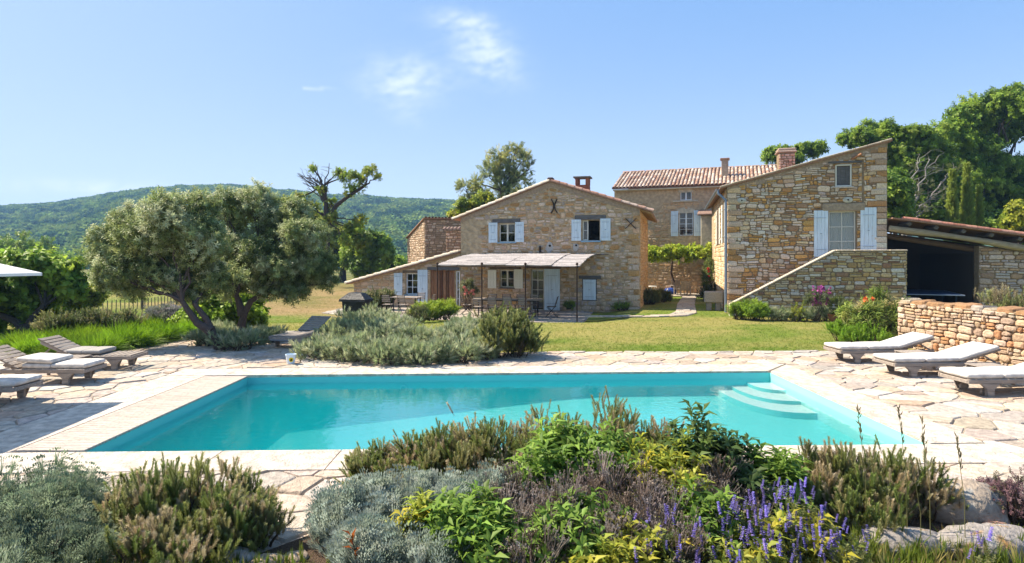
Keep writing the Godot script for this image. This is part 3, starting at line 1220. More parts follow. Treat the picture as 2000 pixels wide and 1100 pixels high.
func build_pool() -> void:
	var o := Node3D.new()
	o.name = "swimming_pool"
	add_child(o)
	tag(o, "turquoise swimming pool basin with curved steps", "", "", "structure")
	var v := func(p: Vector2, y: float) -> Vector3: return Vector3(p.x, y, -p.y)
	var fy := func(x: float) -> float: return -0.46 if x > 1.5 else lerpf(-0.46, -1.15, (1.5 - x) / 6.94)
	var mb := MB.new()
	mb.col = Color(0.12, 0.55, 0.52)
	var n := 12
	for i in n:
		var a := float(i) / n
		var b := float(i + 1) / n
		var q0 := NL.lerp(NR, a)
		var q1 := NL.lerp(NR, b)
		var q2 := FL.lerp(FR, b)
		var q3 := FL.lerp(FR, a)
		mb.quad(v.call(q0, fy.call(q0.x)), v.call(q1, fy.call(q1.x)), v.call(q2, fy.call(q2.x)), v.call(q3, fy.call(q3.x)))
	part(o, "pool_floor", mb.mesh(), M["liner"])
	for w in [[FL, FR, Color(0.10, 0.50, 0.50)], [FR, NR, Color(0.22, 0.55, 0.53)], [NR, NL, Color(0.10, 0.50, 0.50)], [NL, FL, Color(0.10, 0.50, 0.48)]]:  # right wall paler, its sunlit face put into the liner colour
		var wb := MB.new()
		wb.col = w[2]
		var a: Vector2 = w[0]
		var b: Vector2 = w[1]
		wb.quad(v.call(a, -1.25), v.call(b, -1.25), v.call(b, 0.0), v.call(a, 0.0))
		part(o, "pool_wall", wb.mesh(), M["liner"])
	# curved steps in the far right corner, paler tops carrying the shallow water tint
	for s in [[1.16, 2.05, -0.345], [0.86, 1.42, -0.275], [0.52, 0.78, -0.205]]:
		var sb := MB.new()
		sb.col = Color(0.50, 0.64, 0.60)
		var pts := [v.call(FR, s[2])]
		for k in 15:
			var a := PI * 0.5 * k / 14.0
			pts.append(v.call(FR + Vector2(-s[0] * pow(cos(a), 0.8), -s[1] * pow(sin(a), 0.8) - s[0] * 0.05 * cos(a)), s[2]))
		for k in range(1, pts.size() - 1):
			sb.tri(pts[0], pts[k + 1], pts[k])
		sb.col = Color(0.10, 0.52, 0.53)  # risers darker, the shade on their fronts put into the colour
		for k in range(1, pts.size() - 1):
			var dn := Vector3(0, -0.3, 0)
			sb.face_out([pts[k], pts[k + 1], pts[k + 1] + dn, pts[k] + dn], pts[0] + dn * 0.5)
		part(o, "pool_step", sb.mesh(), M["liner"])
	for t in [0.29, 0.64]:
		var lb := MB.new()
		lb.col = Color(0.2, 0.55, 0.56)
		var p := FL.lerp(FR, t)
		lb.tube([Vector3(p.x, -0.26, -p.y + 0.03), Vector3(p.x, -0.26, -p.y - 0.02)], [0.075, 0.075], 20)
		var li := part(o, "pool_light", lb.mesh(), M["liner"])
		var rb := MB.new()
		rb.col = Color(0.08, 0.38, 0.4)
		rb.tube([Vector3(p.x, -0.26, -p.y + 0.034), Vector3(p.x, -0.26, -p.y + 0.02)], [0.05, 0.05], 20)
		part(li, "lens", rb.mesh(), M["liner"])
	var wm := MB.new()
	var e := 0.004
	wm.quad(v.call(NL + Vector2(e, e), -0.13), v.call(NR + Vector2(-e, e), -0.13), v.call(FR + Vector2(-e, -e), -0.13), v.call(FL + Vector2(e, -e), -0.13))
	solo("water", wm.mesh(), M["water"], "clear turquoise pool water with faint ripples", "", "", "structure")

	# the body of the water: it scatters blue green light and swallows red
	var fog := FogVolume.new()
	fog.name = "water_body"
	fog.shape = RenderingServer.FOG_VOLUME_SHAPE_BOX
	fog.size = Vector3(11.3, 1.16, 5.8)
	fog.position = Vector3(0.04, -0.133 - 0.58, -10.45)
	var fm := FogMaterial.new()
	fm.albedo = Color(0.0, 0.84, 0.92).linear_to_srgb()
	fm.density = 0.42
	fog.material = fm
	add_child(fog)
	tag(fog, "turquoise depth of the pool water", "", "", "structure")
	# coping slabs round the pool
	var c := flat_node("pool_coping", "wide pale stone coping round the pool", 0.0)
	var strips := [
		[Vector2(-7.15, 6.95), Vector2(6.25, 7.36), Vector2(6.25, 8.08), Vector2(-7.15, 7.68), 8],
		[Vector2(-7.15, 12.66), Vector2(5.5, 13.19), Vector2(6.25, 14.05), Vector2(-7.15, 13.42), 11],
		[Vector2(5.52, 8.10), Vector2(6.25, 8.12), Vector2(6.25, 14.0), Vector2(5.55, 13.17), 5],
		[Vector2(-7.15, 7.72), Vector2(-6.33, 7.73), Vector2(-6.33, 12.68), Vector2(-7.15, 12.62), 4]]
	for s in strips:
		var across: bool = s[0].distance_to(s[1]) > s[1].distance_to(s[2])
		var k: int = s[4]
		var cuts := [0.0]
		for i in range(1, k):
			cuts.append((float(i) + R(-0.15, 0.15)) / k)
		cuts.append(1.0)
		for i in k:
			var a: float = cuts[i]
			var b: float = cuts[i + 1]
			var g := 0.0006
			var p := PackedVector2Array()
			if across:
				p = PackedVector2Array([s[0].lerp(s[1], a + g), s[0].lerp(s[1], b - g), s[3].lerp(s[2], b - g), s[3].lerp(s[2], a + g)])
			else:
				p = PackedVector2Array([s[0].lerp(s[3], a + g), s[1].lerp(s[2], a + g), s[1].lerp(s[2], b - g), s[0].lerp(s[3], b - g)])
			var sb := MB.new()
			var cl := jit(Color(1, 0.98, 0.96), 0.05)
			sb.col = cl
			var pts := []
			for q in p:
				pts.append(Vector3(q.x, q.y, -0.10))
			prism(sb, pts, Vector3(0, 0, 0.132))
			part(c, "coping_slab", sb.mesh(), M["coping"])
	# timber deck along the left edge
	var dk := Node3D.new()
	dk.name = "timber_deck"
	add_child(dk)
	tag(dk, "pale timber deck of cross planks along the pool edge", "", "", "structure")
	var np := 47
	for i in np:
		var t := (i + 0.5) / np
		var d := lerpf(7.80, 12.63, t)
		block(dk, "plank", Vector3(-5.87, 0.018, -d), Vector3(0.875, 0.03, 4.83 / np - 0.009), "deck", 0.004, Basis(), jit(Color(1, 1, 1), 0.10))
	block(dk, "shade_slab", Vector3(-5.90, -0.08, -10.2), Vector3(0.80, 0.12, 4.8), "dark", 0.0)  # dark slab added so the plank gaps show painted shade

func build_paving() -> void:
	var o := flat_node("terrace", "crazy paved stone terrace round the pool", 0.012)
	var outline := [[-17.0, 4.6], [11.6, 4.6], [11.6, 10.0], [10.75, 16.2], [6.0, 15.95], [1.0, 15.9], [-0.5, 15.6], [-3.3, 15.2], [-4.6, 16.3], [-5.0, 19.6], [-6.6, 20.4], [-8.2, 20.2], [-10.2, 19.4], [-10.9, 17.4], [-12.4, 15.9], [-17.0, 14.6]]
	var ring := [[-7.17, 6.93], [6.27, 7.34], [6.27, 14.07], [-7.17, 13.44]]
	var base := Geometry2D.clip_polygons(pv(outline), pv([[-7.16, 0.0], [6.26, 0.0], [6.26, 14.06], [-7.16, 13.43]]))
	for b in base:
		var a := []
		for q in b:
			a.append([q.x, q.y])
		flat_poly(o, "mortar_bed", a, "grout", 0.0)
	flat_poly(o, "mortar_bed", [[-7.16, 4.6], [6.26, 4.6], [6.26, 7.4], [-7.16, 7.0]], "grout", 0.0)
	var pal := [Color(0.58, 0.49, 0.40), Color(0.62, 0.51, 0.40), Color(0.55, 0.44, 0.34), Color(0.62, 0.55, 0.47), Color(0.58, 0.44, 0.32), Color(0.53, 0.45, 0.38)]
	flagstones(o, pv(outline), [pv(ring)], 0.52, 0.36, 0.0045, pal, 300)
	var p := flat_node("patio", "paved patio before the farmhouse", -0.195)
	var po := [[-8.6, 33.2], [3.95, 29.75], [2.85, 24.5], [-3.4, 25.9], [-6.4, 26.8], [-9.0, 29.0]]
	flat_poly(p, "mortar_bed", po, "grout", 0.0)
	flagstones(p, pv(po), [], 0.95, 0.8, 0.012, [Color(0.50, 0.43, 0.36), Color(0.46, 0.39, 0.34), Color(0.55, 0.47, 0.38)], 60)
	var w := flat_node("garden_path", "stepping stone path from the lawn to the courtyard", 0.03)
	var wo := [[3.0, 24.9], [5.6, 24.9], [7.2, 25.3], [8.0, 26.6], [9.4, 31.6], [11.3, 37.6], [13.4, 37.6], [13.4, 40.0], [8.0, 41.2], [8.0, 38.0], [10.5, 37.8], [8.5, 31.6], [7.25, 27.2], [6.6, 25.8], [5.4, 25.4], [3.0, 25.3]]
	flat_poly(w, "mortar_bed", wo, "grout", 0.0)
	flagstones(w, pv(wo), [], 0.8, 0.55, 0.02, [Color(0.52, 0.46, 0.38), Color(0.56, 0.47, 0.37)], 80)
	var bed := flat_node("flower_bed", "brown soil of the flower bed before the pool", 0.045)
	flat_poly(bed, "soil", [[-6.0, 4.2], [-3.6, 5.2], [-2.1, 5.05], [-1.35, 5.9], [-1.6, 6.6], [0.5, 6.95], [3.0, 6.9], [4.6, 6.5], [4.9, 5.6], [6.6, 4.6], [6.6, 2.6], [-6.0, 2.6]], "soil", 0.0)

func tufts() -> void:
	var mb := MB.new()
	for i in 9:
		var a := R(0, TAU)
		var s := R(0.1, 0.8)
		var g := R(0.75, 1.2)
		mb.col = Color(g, g, g)
		mb.blade(Vector3(R(-1, 1), 0, R(-1, 1)) * 0.7, Vector3(cos(a) * s, 1, sin(a) * s).normalized(), R(0.6, 1.1), 0.09, 0.4)
	var tr := []
	var cs := []
	var holes := [pv([[-9.0, 33.2], [4.0, 29.75], [2.9, 24.4], [-3.4, 25.8], [-9.4, 28.0]]), pv([[3.0, 24.8], [5.6, 24.8], [7.2, 25.2], [8.1, 26.6], [9.5, 31.6], [11.4, 36.9], [13.4, 36.9], [13.4, 40.0], [8.0, 41.2], [8.0, 37.9], [10.1, 37.4], [8.1, 31.6], [6.9, 27.0], [6.5, 25.8], [5.4, 25.45], [3.0, 25.4]]), pv([[-17.0, 4.6], [11.7, 4.6], [10.75, 16.0], [6.0, 15.85], [1.0, 15.8], [-3.3, 15.2], [-4.6, 16.3], [-5.0, 19.6], [-6.6, 20.4], [-8.2, 20.2], [-10.2, 19.4], [-10.9, 17.4], [-12.4, 15.9], [-17.0, 14.6]])]
	var n := 0
	while n < 70000:
		n += 1
		var d := 15.4 + 30.0 * pow(rng.randf(), 1.9)
		var x := R(-0.86, 0.62) * d
		var q := Vector2(x, d)
		var bad := false
		for h in holes:
			if Geometry2D.is_point_in_polygon(q, h):
				bad = true
				break
		if bad:
			continue
		tr.append([Vector3(x, hgt(x, d) - 0.004, -d), (Vector3.UP + rdir() * 0.2).normalized(), R(0.03, 0.065)])
		var c := ground_tone(x, d)
		cs.append(jit(Color(c.r * 0.95, c.g * 1.1, c.b * 1.0), 0.3))
	tag(plant_all(self, "grass", mb.mesh(), "leaf_dull", tr, cs), "short sunlit lawn grass with straw coloured patches", "grass", "", "stuff")

# ---------------------------------------------------------------- buildings
const SIDE_R := Basis(Vector3(0, 0, -1), Vector3(0, 1, 0), Vector3(1, 0, 0))
const SIDE_L := Basis(Vector3(0, 0, 1), Vector3(0, 1, 0), Vector3(-1, 0, 0))
const SIDE_B := Basis(Vector3(-1, 0, 0), Vector3(0, 1, 0), Vector3(0, 0, -1))

func shell(o: Node3D, top: Array, y0: float, depth: float, holes: Array, m: String, ml: String, mr: String, t := 0.35) -> void:
	var w: float = top[-1][0]
	part(o, "wall", wall_mesh(top, y0, holes, t), M[m])
	part(o, "wall", wall_mesh([[0.0, top[-1][1]], [depth - t - 0.004, top[-1][1]]], y0, [], t), M[mr], Transform3D(SIDE_R, Vector3(w, 0, -t - 0.002)))
	part(o, "wall", wall_mesh([[0.0, top[0][1]], [depth - t - 0.004, top[0][1]]], y0, [], t), M[ml], Transform3D(SIDE_L, Vector3(top[0][0], 0, -depth)))
	var bt := []
	for i in range(top.size() - 1, -1, -1):
		bt.append([w - top[i][0], top[i][1]])
	part(o, "wall", wall_mesh(bt, y0, [], t), M[m], Transform3D(SIDE_B, Vector3(w, 0, -depth - 0.01)))
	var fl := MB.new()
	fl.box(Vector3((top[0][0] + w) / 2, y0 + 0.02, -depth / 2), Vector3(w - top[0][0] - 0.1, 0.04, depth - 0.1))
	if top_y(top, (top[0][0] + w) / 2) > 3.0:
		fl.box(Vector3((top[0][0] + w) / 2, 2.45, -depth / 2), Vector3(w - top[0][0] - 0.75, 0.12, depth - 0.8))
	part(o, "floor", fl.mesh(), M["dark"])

func roof_slab(o: Node3D, a: Vector2, b: Vector2, z0: float, z1: float, th: float, m: String) -> void:
	var mb := MB.new()
	mb.col = Color(0.42, 0.24, 0.16)
	prism(mb, [Vector3(a.x, a.y, z0), Vector3(b.x, b.y, z0), Vector3(b.x, b.y + th, z0), Vector3(a.x, a.y + th, z0)], Vector3(0, 0, z1 - z0))
	part(o, "roof", mb.mesh(), M[m])

# a line of clay tiles climbing from a to b at depth z
func tile_line(o: Node3D, a: Vector2, b: Vector2, z: float, n: int, r: float, pal: Array) -> void:
	var l := a.distance_to(b)
	var d := (b - a) / l
	var x := Vector3(d.x, d.y, 0)
	var zz := Vector3(0, 0, 1 if d.x > 0 else -1)
	var bas := Basis(x, zz.cross(x), zz)
	var kinds := []
	for c in pal:
		kinds.append(tile_mesh(l / n * 1.12, r, r * 0.84, c))
	for i in n:
		var p := a + d * (l * i / n - 0.03)
		part(o, "roof_tile", kinds[rng.randi() % kinds.size()], M["tile"], Transform3D(bas * Basis(Vector3(0, 0, 1), -0.03), Vector3(p.x, p.y + R(0, 0.012), z)))

const PINK := [Color(0.62, 0.37, 0.27), Color(0.68, 0.46, 0.35), Color(0.54, 0.29, 0.20), Color(0.70, 0.53, 0.42)]
const PALE := [Color(0.84, 0.72, 0.56), Color(0.80, 0.66, 0.49), Color(0.86, 0.77, 0.64)]  # left verges, sunlit brightness put into the tile colour

func build_farmhouse() -> void:
	var o := thing("farmhouse", "stone farmhouse with a broad gable, white shutters and iron wall anchors behind the pergola", "house", Vector3(-2.608, 0, -31.3), -15)
	var top := [[0.0, 4.44], [4.65, 6.12], [8.95, 4.74]]
	var holes := [[2.01, 3.18, 2.86, 4.13], [6.22, 3.25, 7.05, 4.22], [2.06, 0.92, 2.80, 1.80], [3.66, -0.19, 4.32, 1.84]]
	shell(o, top, -0.4, 8.0, holes, "render", "render", "render_bounce", 0.4)
	var outline := top_outline(top, -0.25, 0.28)
	var extra := [[1.66, 4.12, 3.14, 4.38], [5.84, 4.22, 7.38, 4.5], [5.9, 1.34, 7.2, 1.6], [1.5, 1.79, 3.2, 1.98], [3.3, 1.83, 5.2, 2.03]]
	var bits := clipped(courses(Rect2(0.0, -0.3, 8.95, 6.4), Vector2(0.12, 0.27), Vector2(0.16, 0.52), 0.022, 0.10, 0.35), outline, hole_polys(holes, 0.05) + hole_polys(extra))
	# much of the wall is smeared over with render: some stones stay hidden
	var seen := []
	for b in bits:
		var q: Vector2 = b[0]
		var k := noise.get_noise_2d(q.x * 22.0 + 40.0, q.y * 22.0)
		if q.x < 0.9 and q.y > 2.6 and k < 0.25:
			continue
		if k > -0.28 or rng.randf() < 0.35:
			seen.append(b)
	var pal := [Color(0.50, 0.37, 0.24), Color(0.52, 0.40, 0.28), Color(0.55, 0.45, 0.35), Color(0.42, 0.27, 0.12), Color(0.56, 0.47, 0.39), Color(0.38, 0.24, 0.11), Color(0.40, 0.36, 0.32)]
	lay_stones(o, seen, 0.035, pal, 300, "stone", "stone", Transform3D(), 0.55, 0.22)
	var quoins := []
	for i in 16:
		var w := 0.34 if i % 2 else 0.55
		quoins.append(cut_corners(rect_poly(8.93 - w * R(0.85, 1.15), -0.2 + i * 0.29, 8.93, 0.07 + i * 0.29), 0.08, 0.2))
	lay_stones(o, clipped(quoins, outline, []), 0.05, pal, 40, "cornerstone")
	lay_stones(o, clipped(courses(Rect2(0, -0.2, 7.5, 4.6), Vector2(0.12, 0.27), Vector2(0.25, 0.7), 0.02, 0.08, 0.3), rect_poly(0, -0.2, 7.4, 4.4), []), 0.035, [Color(0.56, 0.37, 0.18), Color(0.52, 0.33, 0.15), Color(0.58, 0.42, 0.24)], 60, "stone", "stone", Transform3D(SIDE_R, Vector3(8.95, 0, -0.402)))  # warmer flank stones, the same golden bounce put into their colour
	# cement band under the verge
	for s in [[Vector2(0.0, 4.44), Vector2(4.65, 6.12)], [Vector2(4.65, 6.12), Vector2(8.95, 4.74)]]:
		var mb := MB.new()
		var a: Vector2 = s[0]
		var b: Vector2 = s[1]
		mb.quad(Vector3(a.x, a.y - 0.24, 0.02), Vector3(b.x, b.y - 0.24, 0.02), Vector3(b.x, b.y - 0.002, 0.05), Vector3(a.x, a.y - 0.002, 0.05))
		part(o, "verge_band", mb.mesh(), M["render_grey"])
	roof_slab(o, Vector2(-0.36, 4.32), Vector2(4.65, 6.13), 0.20, -8.3, 0.06, "tile")
	roof_slab(o, Vector2(4.65, 6.13), Vector2(9.5, 4.56), 0.20, -8.3, 0.06, "tile")
	for z in [0.1, -0.14]:
		tile_line(o, Vector2(-0.38, 4.36), Vector2(4.62, 6.17), z, 13, 0.12, PALE)
		tile_line(o, Vector2(9.54, 4.60), Vector2(4.7, 6.17), z, 13, 0.11, PINK)
	block(o, "ridge_tile", Vector3(4.66, 6.27, -0.05), Vector3(0.3, 0.14, 0.42), "tile", 0.05, Basis(), Color(0.1, 0.07, 0.06))
	for i in 12:
		block(o, "rafter", Vector3(9.2, 4.60, -0.1 - i * 0.7), Vector3(0.62, 0.08, 0.1), "paleboard", 0.01, Basis(Vector3(0, 0, 1), -0.31), Color(0.50, 0.33, 0.16))
	# chimney of red stone with a slab on top
	for q in [[-0.26, -0.24], [0.26, -0.24], [-0.26, 0.24], [0.26, 0.24]]:
		block(o, "chimney_pier", Vector3(6.02 + q[0], 6.25, -1.5 + q[1]), Vector3(0.16, 0.36, 0.16), "stone", 0.02, Basis(), jit(Color(0.36, 0.15, 0.09), 0.2))
	block(o, "chimney", Vector3(6.02, 5.82, -1.5), Vector3(0.68, 0.52, 0.64), "stone", 0.03, Basis(), Color(0.36, 0.14, 0.08))
	block(o, "chimney_slab", Vector3(6.02, 6.47, -1.5), Vector3(0.88, 0.075, 0.8), "stone", 0.015, Basis(), Color(0.20, 0.20, 0.19))
	# windows, shutters, lintels
	window(o, holes[0], 2, 2, -0.16, "frame", "frame_blue")
	var w2 := window(o, [6.22, 3.25, 6.50, 4.22], 1, 2, -0.12, "frame")
	block(w2, "sill", Vector3(6.64, 3.2, 0.03), Vector3(0.95, 0.07, 0.22), "frame_blue", 0.01)
	window(o, holes[2], 2, 2, -0.16, "frame", "greywood")
	window(o, holes[3], 2, 4, -0.16, "frame", "", false)
	shutter(o, 1.50, 3.16, 1.96, 4.17, "shutter", 3, true)
	shutter(o, 2.88, 3.18, 3.32, 4.18, "shutter", 3, true)
	shutter(o, 5.70, 3.23, 6.16, 4.26, "shutter", 3, true)
	shutter(o, 7.09, 3.23, 7.58, 4.29, "shutter", 3, true)
	shutter(o, 1.46, 0.88, 1.90, 1.80, "shutter_cream", 3, true)
	shutter(o, 2.83, 0.88, 3.27, 1.84, "shutter_cream", 3, true)
	shutter(o, 4.35, -0.16, 5.13, 1.86, "shutter", 4, true)
	shutter(o, 6.26, 0.38, 6.88, 1.36, "shutter", 4)
	for l in [[1.68, 4.14, 3.12, 4.34, "greywood"], [5.86, 4.24, 7.36, 4.46, "greywood"], [6.05, 1.39, 7.12, 1.55, "greywood"], [1.55, 1.83, 3.15, 1.96, "oldwood"], [3.35, 1.88, 5.18, 2.0, "oldwood"]]:
		block(o, "lintel", Vector3((l[0] + l[2]) / 2, (l[1] + l[3]) / 2, 0.005), Vector3(l[2] - l[0], l[3] - l[1], 0.1), l[4], 0.02, Basis(Vector3(0, 0, 1), R(-0.012, 0.012)))
	block(o, "window_border", Vector3(6.57, 0.87, 0.01), Vector3(0.72, 1.06, 0.05), "greywood", 0.01)
	# iron anchors: a bowed pair above, a plain cross at the right
	var xb := MB.new()
	for s in [-1, 1]:
		xb.tube([Vector3(4.85 + s * 0.15, 5.28, 0.07), Vector3(4.85 + s * 0.045, 5.08, 0.07), Vector3(4.85 + s * 0.012, 4.93, 0.07), Vector3(4.85 + s * 0.05, 4.76, 0.07), Vector3(4.85 + s * 0.16, 4.58, 0.07)], [0.028, 0.03, 0.034, 0.03, 0.028], 6)
	part(o, "wall_anchor", xb.mesh(), M["iron"])
	var yb := MB.new()
	yb.bar(Vector3(8.28, 4.28, 0.075), Vector3(8.78, 3.77, 0.075), 0.03, 0.105, Vector3(0, 0, 1))
	yb.bar(Vector3(8.27, 3.78, 0.085), Vector3(8.79, 4.27, 0.085), 0.03, 0.105, Vector3(0, 0, 1))
	part(o, "wall_anchor", yb.mesh(), M["iron"])
	for q in [[4.60, 2.92, 0.2, 0.29], [5.90, 2.93, 0.17, 0.2]]:
		var pm := MB.new()
		pm.col = Color(0.58, 0.55, 0.5)
		var pp := PackedVector2Array()
		for i in 11:
			var a := TAU * i / 11
			pp.append(Vector2(q[0] + cos(a) * q[2] * R(0.8, 1.15), q[1] + sin(a) * q[3] * R(0.8, 1.15)))
		stone_into(pm, pp, 0.05, Color(0.56, 0.53, 0.49), -0.02, 0.8)
		pm.col = Color(0.03, 0.025, 0.02)
		pm.tube([Vector3(q[0] + 0.03, q[1] + 0.08, 0.03), Vector3(q[0] + 0.03, q[1] + 0.08, 0.075)], [q[2] * 0.3, q[2] * 0.3], 9)
		part(o, "vent_patch", pm.mesh(), M["rock"])
	block(o, "flue", Vector3(4.16, 2.82, 0.12), Vector3(0.1, 0.34, 0.1), "iron", 0.03)
	# room shade is partly in the floor colour; a pale curtain behind the door
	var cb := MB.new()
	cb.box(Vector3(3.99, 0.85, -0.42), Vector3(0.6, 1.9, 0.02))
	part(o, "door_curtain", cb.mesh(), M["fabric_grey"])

func build_lean_to() -> void:
	var o := thing("lean_to", "low stone lean-to with a plank barn door joined to the farmhouse", "outbuilding", Vector3(-2.608, 0, -31.3), -15)
	var top := [[-6.05, 1.10], [-0.02, 2.66]]
	var holes := [[-3.06, 0.48, -2.38, 1.60], [-1.68, -0.21, -0.33, 1.76], [-0.29, -0.21, -0.05, 1.74]]
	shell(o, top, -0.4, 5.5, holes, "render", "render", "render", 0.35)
	var bits := clipped(courses(Rect2(-6.05, -0.35, 6.0, 3.1), Vector2(0.11, 0.24), Vector2(0.2, 0.6), 0.018, 0.06, 0.3), top_outline(top, -0.3, 0.12), hole_polys(holes, 0.04) + hole_polys([[-3.3, 1.59, -2.2, 1.75], [-1.8, 1.75, 0, 1.92]]))
	lay_stones(o, bits, 0.03, [Color(0.52, 0.41, 0.28), Color(0.55, 0.44, 0.32), Color(0.44, 0.31, 0.18), Color(0.50, 0.36, 0.2), Color(0.55, 0.48, 0.38)], 260)
	roof_slab(o, Vector2(-6.4, 0.98), Vector2(-0.03, 2.66), 0.22, -5.6, 0.06, "tile")
	for z in [0.13, -0.1]:
		tile_line(o, Vector2(-6.45, 1.03), Vector2(-0.06, 2.72), z, 15, 0.125, PALE)
	window(o, holes[0], 2, 3, -0.14, "white_frame", "frame_blue", false)
	shutter(o, -3.70, 0.44, -3.22, 1.61, "shutter", 3)
	shutter(o, -2.36, -0.18, -1.80, 1.78, "shutter", 4)
	# old plank door with uneven boards
	for i in 8:
		var x := -1.60 + i * 0.168
		var dark := i == 3 or i == 5
		block(o, "door_plank", Vector3(x, 0.77 + R(-0.02, 0.02), -0.12 + (0.012 if dark else R(-0.01, 0.01))), Vector3(0.155 - (0.03 if dark else 0.0), 1.95, 0.035), "barnwood", 0.006, Basis(), jit(Color(0.45, 0.4, 0.38) if dark else Color(1, 0.95, 0.9), 0.18))
	window(o, [-0.27, -0.2, -0.07, 1.73], 1, 4, -0.08, "white_frame", "", false)
	block(o, "door_lintel", Vector3(-0.95, 1.84, 0.02), Vector3(1.75, 0.15, 0.1), "greywood", 0.02, Basis(), Color(2.0, 1.9, 1.8))
	block(o, "window_lintel", Vector3(-2.74, 1.68, 0.0), Vector3(0.95, 0.13, 0.08), "oldwood", 0.02)

func build_tower() -> void:
	var o := thing("stone_barn", "tall rubble stone barn with a sloping top behind the farmhouse", "barn", Vector3(-5.95, 0, -42.0), 20)
	var top := [[0.0, 5.0], [6.0, 5.0]]
	part(o, "wall", wall_mesh(top, -0.4, [], 0.4), M["mortar"])
	part(o, "wall", wall_mesh([[0.0, 3.85], [6.5, 5.0]], -0.4, [], 0.4), M["mortar"], Transform3D(SIDE_L, Vector3(-0.002, 0, -6.502)))
	var pal := [Color(0.46, 0.37, 0.27), Color(0.38, 0.29, 0.2), Color(0.52, 0.44, 0.34), Color(0.33, 0.25, 0.17)]
	var side := Transform3D(SIDE_L, Vector3(-0.002, 0, -6.502))
	lay_stones(o, clipped(courses(Rect2(0, 1.2, 6.0, 3.9), Vector2(0.13, 0.24), Vector2(0.2, 0.5), 0.02, 0.06, 0.3), top_outline(top, 1.0), []), 0.05, pal, 130)
	lay_stones(o, clipped(courses(Rect2(0, 0.8, 6.5, 4.3), Vector2(0.13, 0.24), Vector2(0.25, 0.6), 0.02, 0.06, 0.3), top_outline([[0.0, 3.85], [6.5, 5.0]], 0.8), []), 0.04, pal, 130, "stone", "stone", side)
	var mb := MB.new()
	mb.col = Color(0.4, 0.25, 0.18)
	prism(mb, [Vector3(-0.15, 5.04, 0.15), Vector3(6.1, 5.04, 0.15), Vector3(6.1, 3.86, -6.7), Vector3(-0.15, 3.86, -6.7)], Vector3(0, 0.06, 0))
	part(o, "roof", mb.mesh(), M["tile"])
	var tm := tile_mesh(0.5, 0.1, 0.09, Color(0.36, 0.24, 0.18))
	for i in 26:
		part(o, "roof_tile", tm, M["tile"], Transform3D(Basis(Vector3(0, -0.17, -0.98).normalized(), Vector3(0, 0.98, -0.17), Vector3(1, 0, 0)), Vector3(0.02 + i * 0.23, 5.1, 0.24)))
	var s := thing("stone_wing", "narrow stone wing with a small tiled eave between the barn and the farmhouse", "outbuilding", Vector3(-4.15, 0, -38.6), -10)
	part(s, "wall", wall_mesh([[0.0, 4.1], [3.0, 4.1]], -0.4, [], 0.3), M["mortar"])
	part(s, "wall", wall_mesh([[0.0, 4.1], [3.0, 4.1]], -0.4, [], 0.3), M["mortar"], Transform3D(SIDE_L, Vector3(-0.002, 0, -3.004)))
	lay_stones(s, clipped(courses(Rect2(0, 2.0, 2.0, 2.1), Vector2(0.13, 0.24), Vector2(0.2, 0.5), 0.02, 0.06, 0.3), top_outline([[0.0, 4.1], [2.0, 4.1]], 2.0), []), 0.05, pal, 80)
	for i in 9:
		part(s, "roof_tile", tm, M["tile"], Transform3D(Basis(Vector3(0, 0.3, -0.95).normalized(), Vector3(0, 0.95, 0.3), Vector3(1, 0, 0)), Vector3(-0.1 + i * 0.23, 4.12, 0.24)))

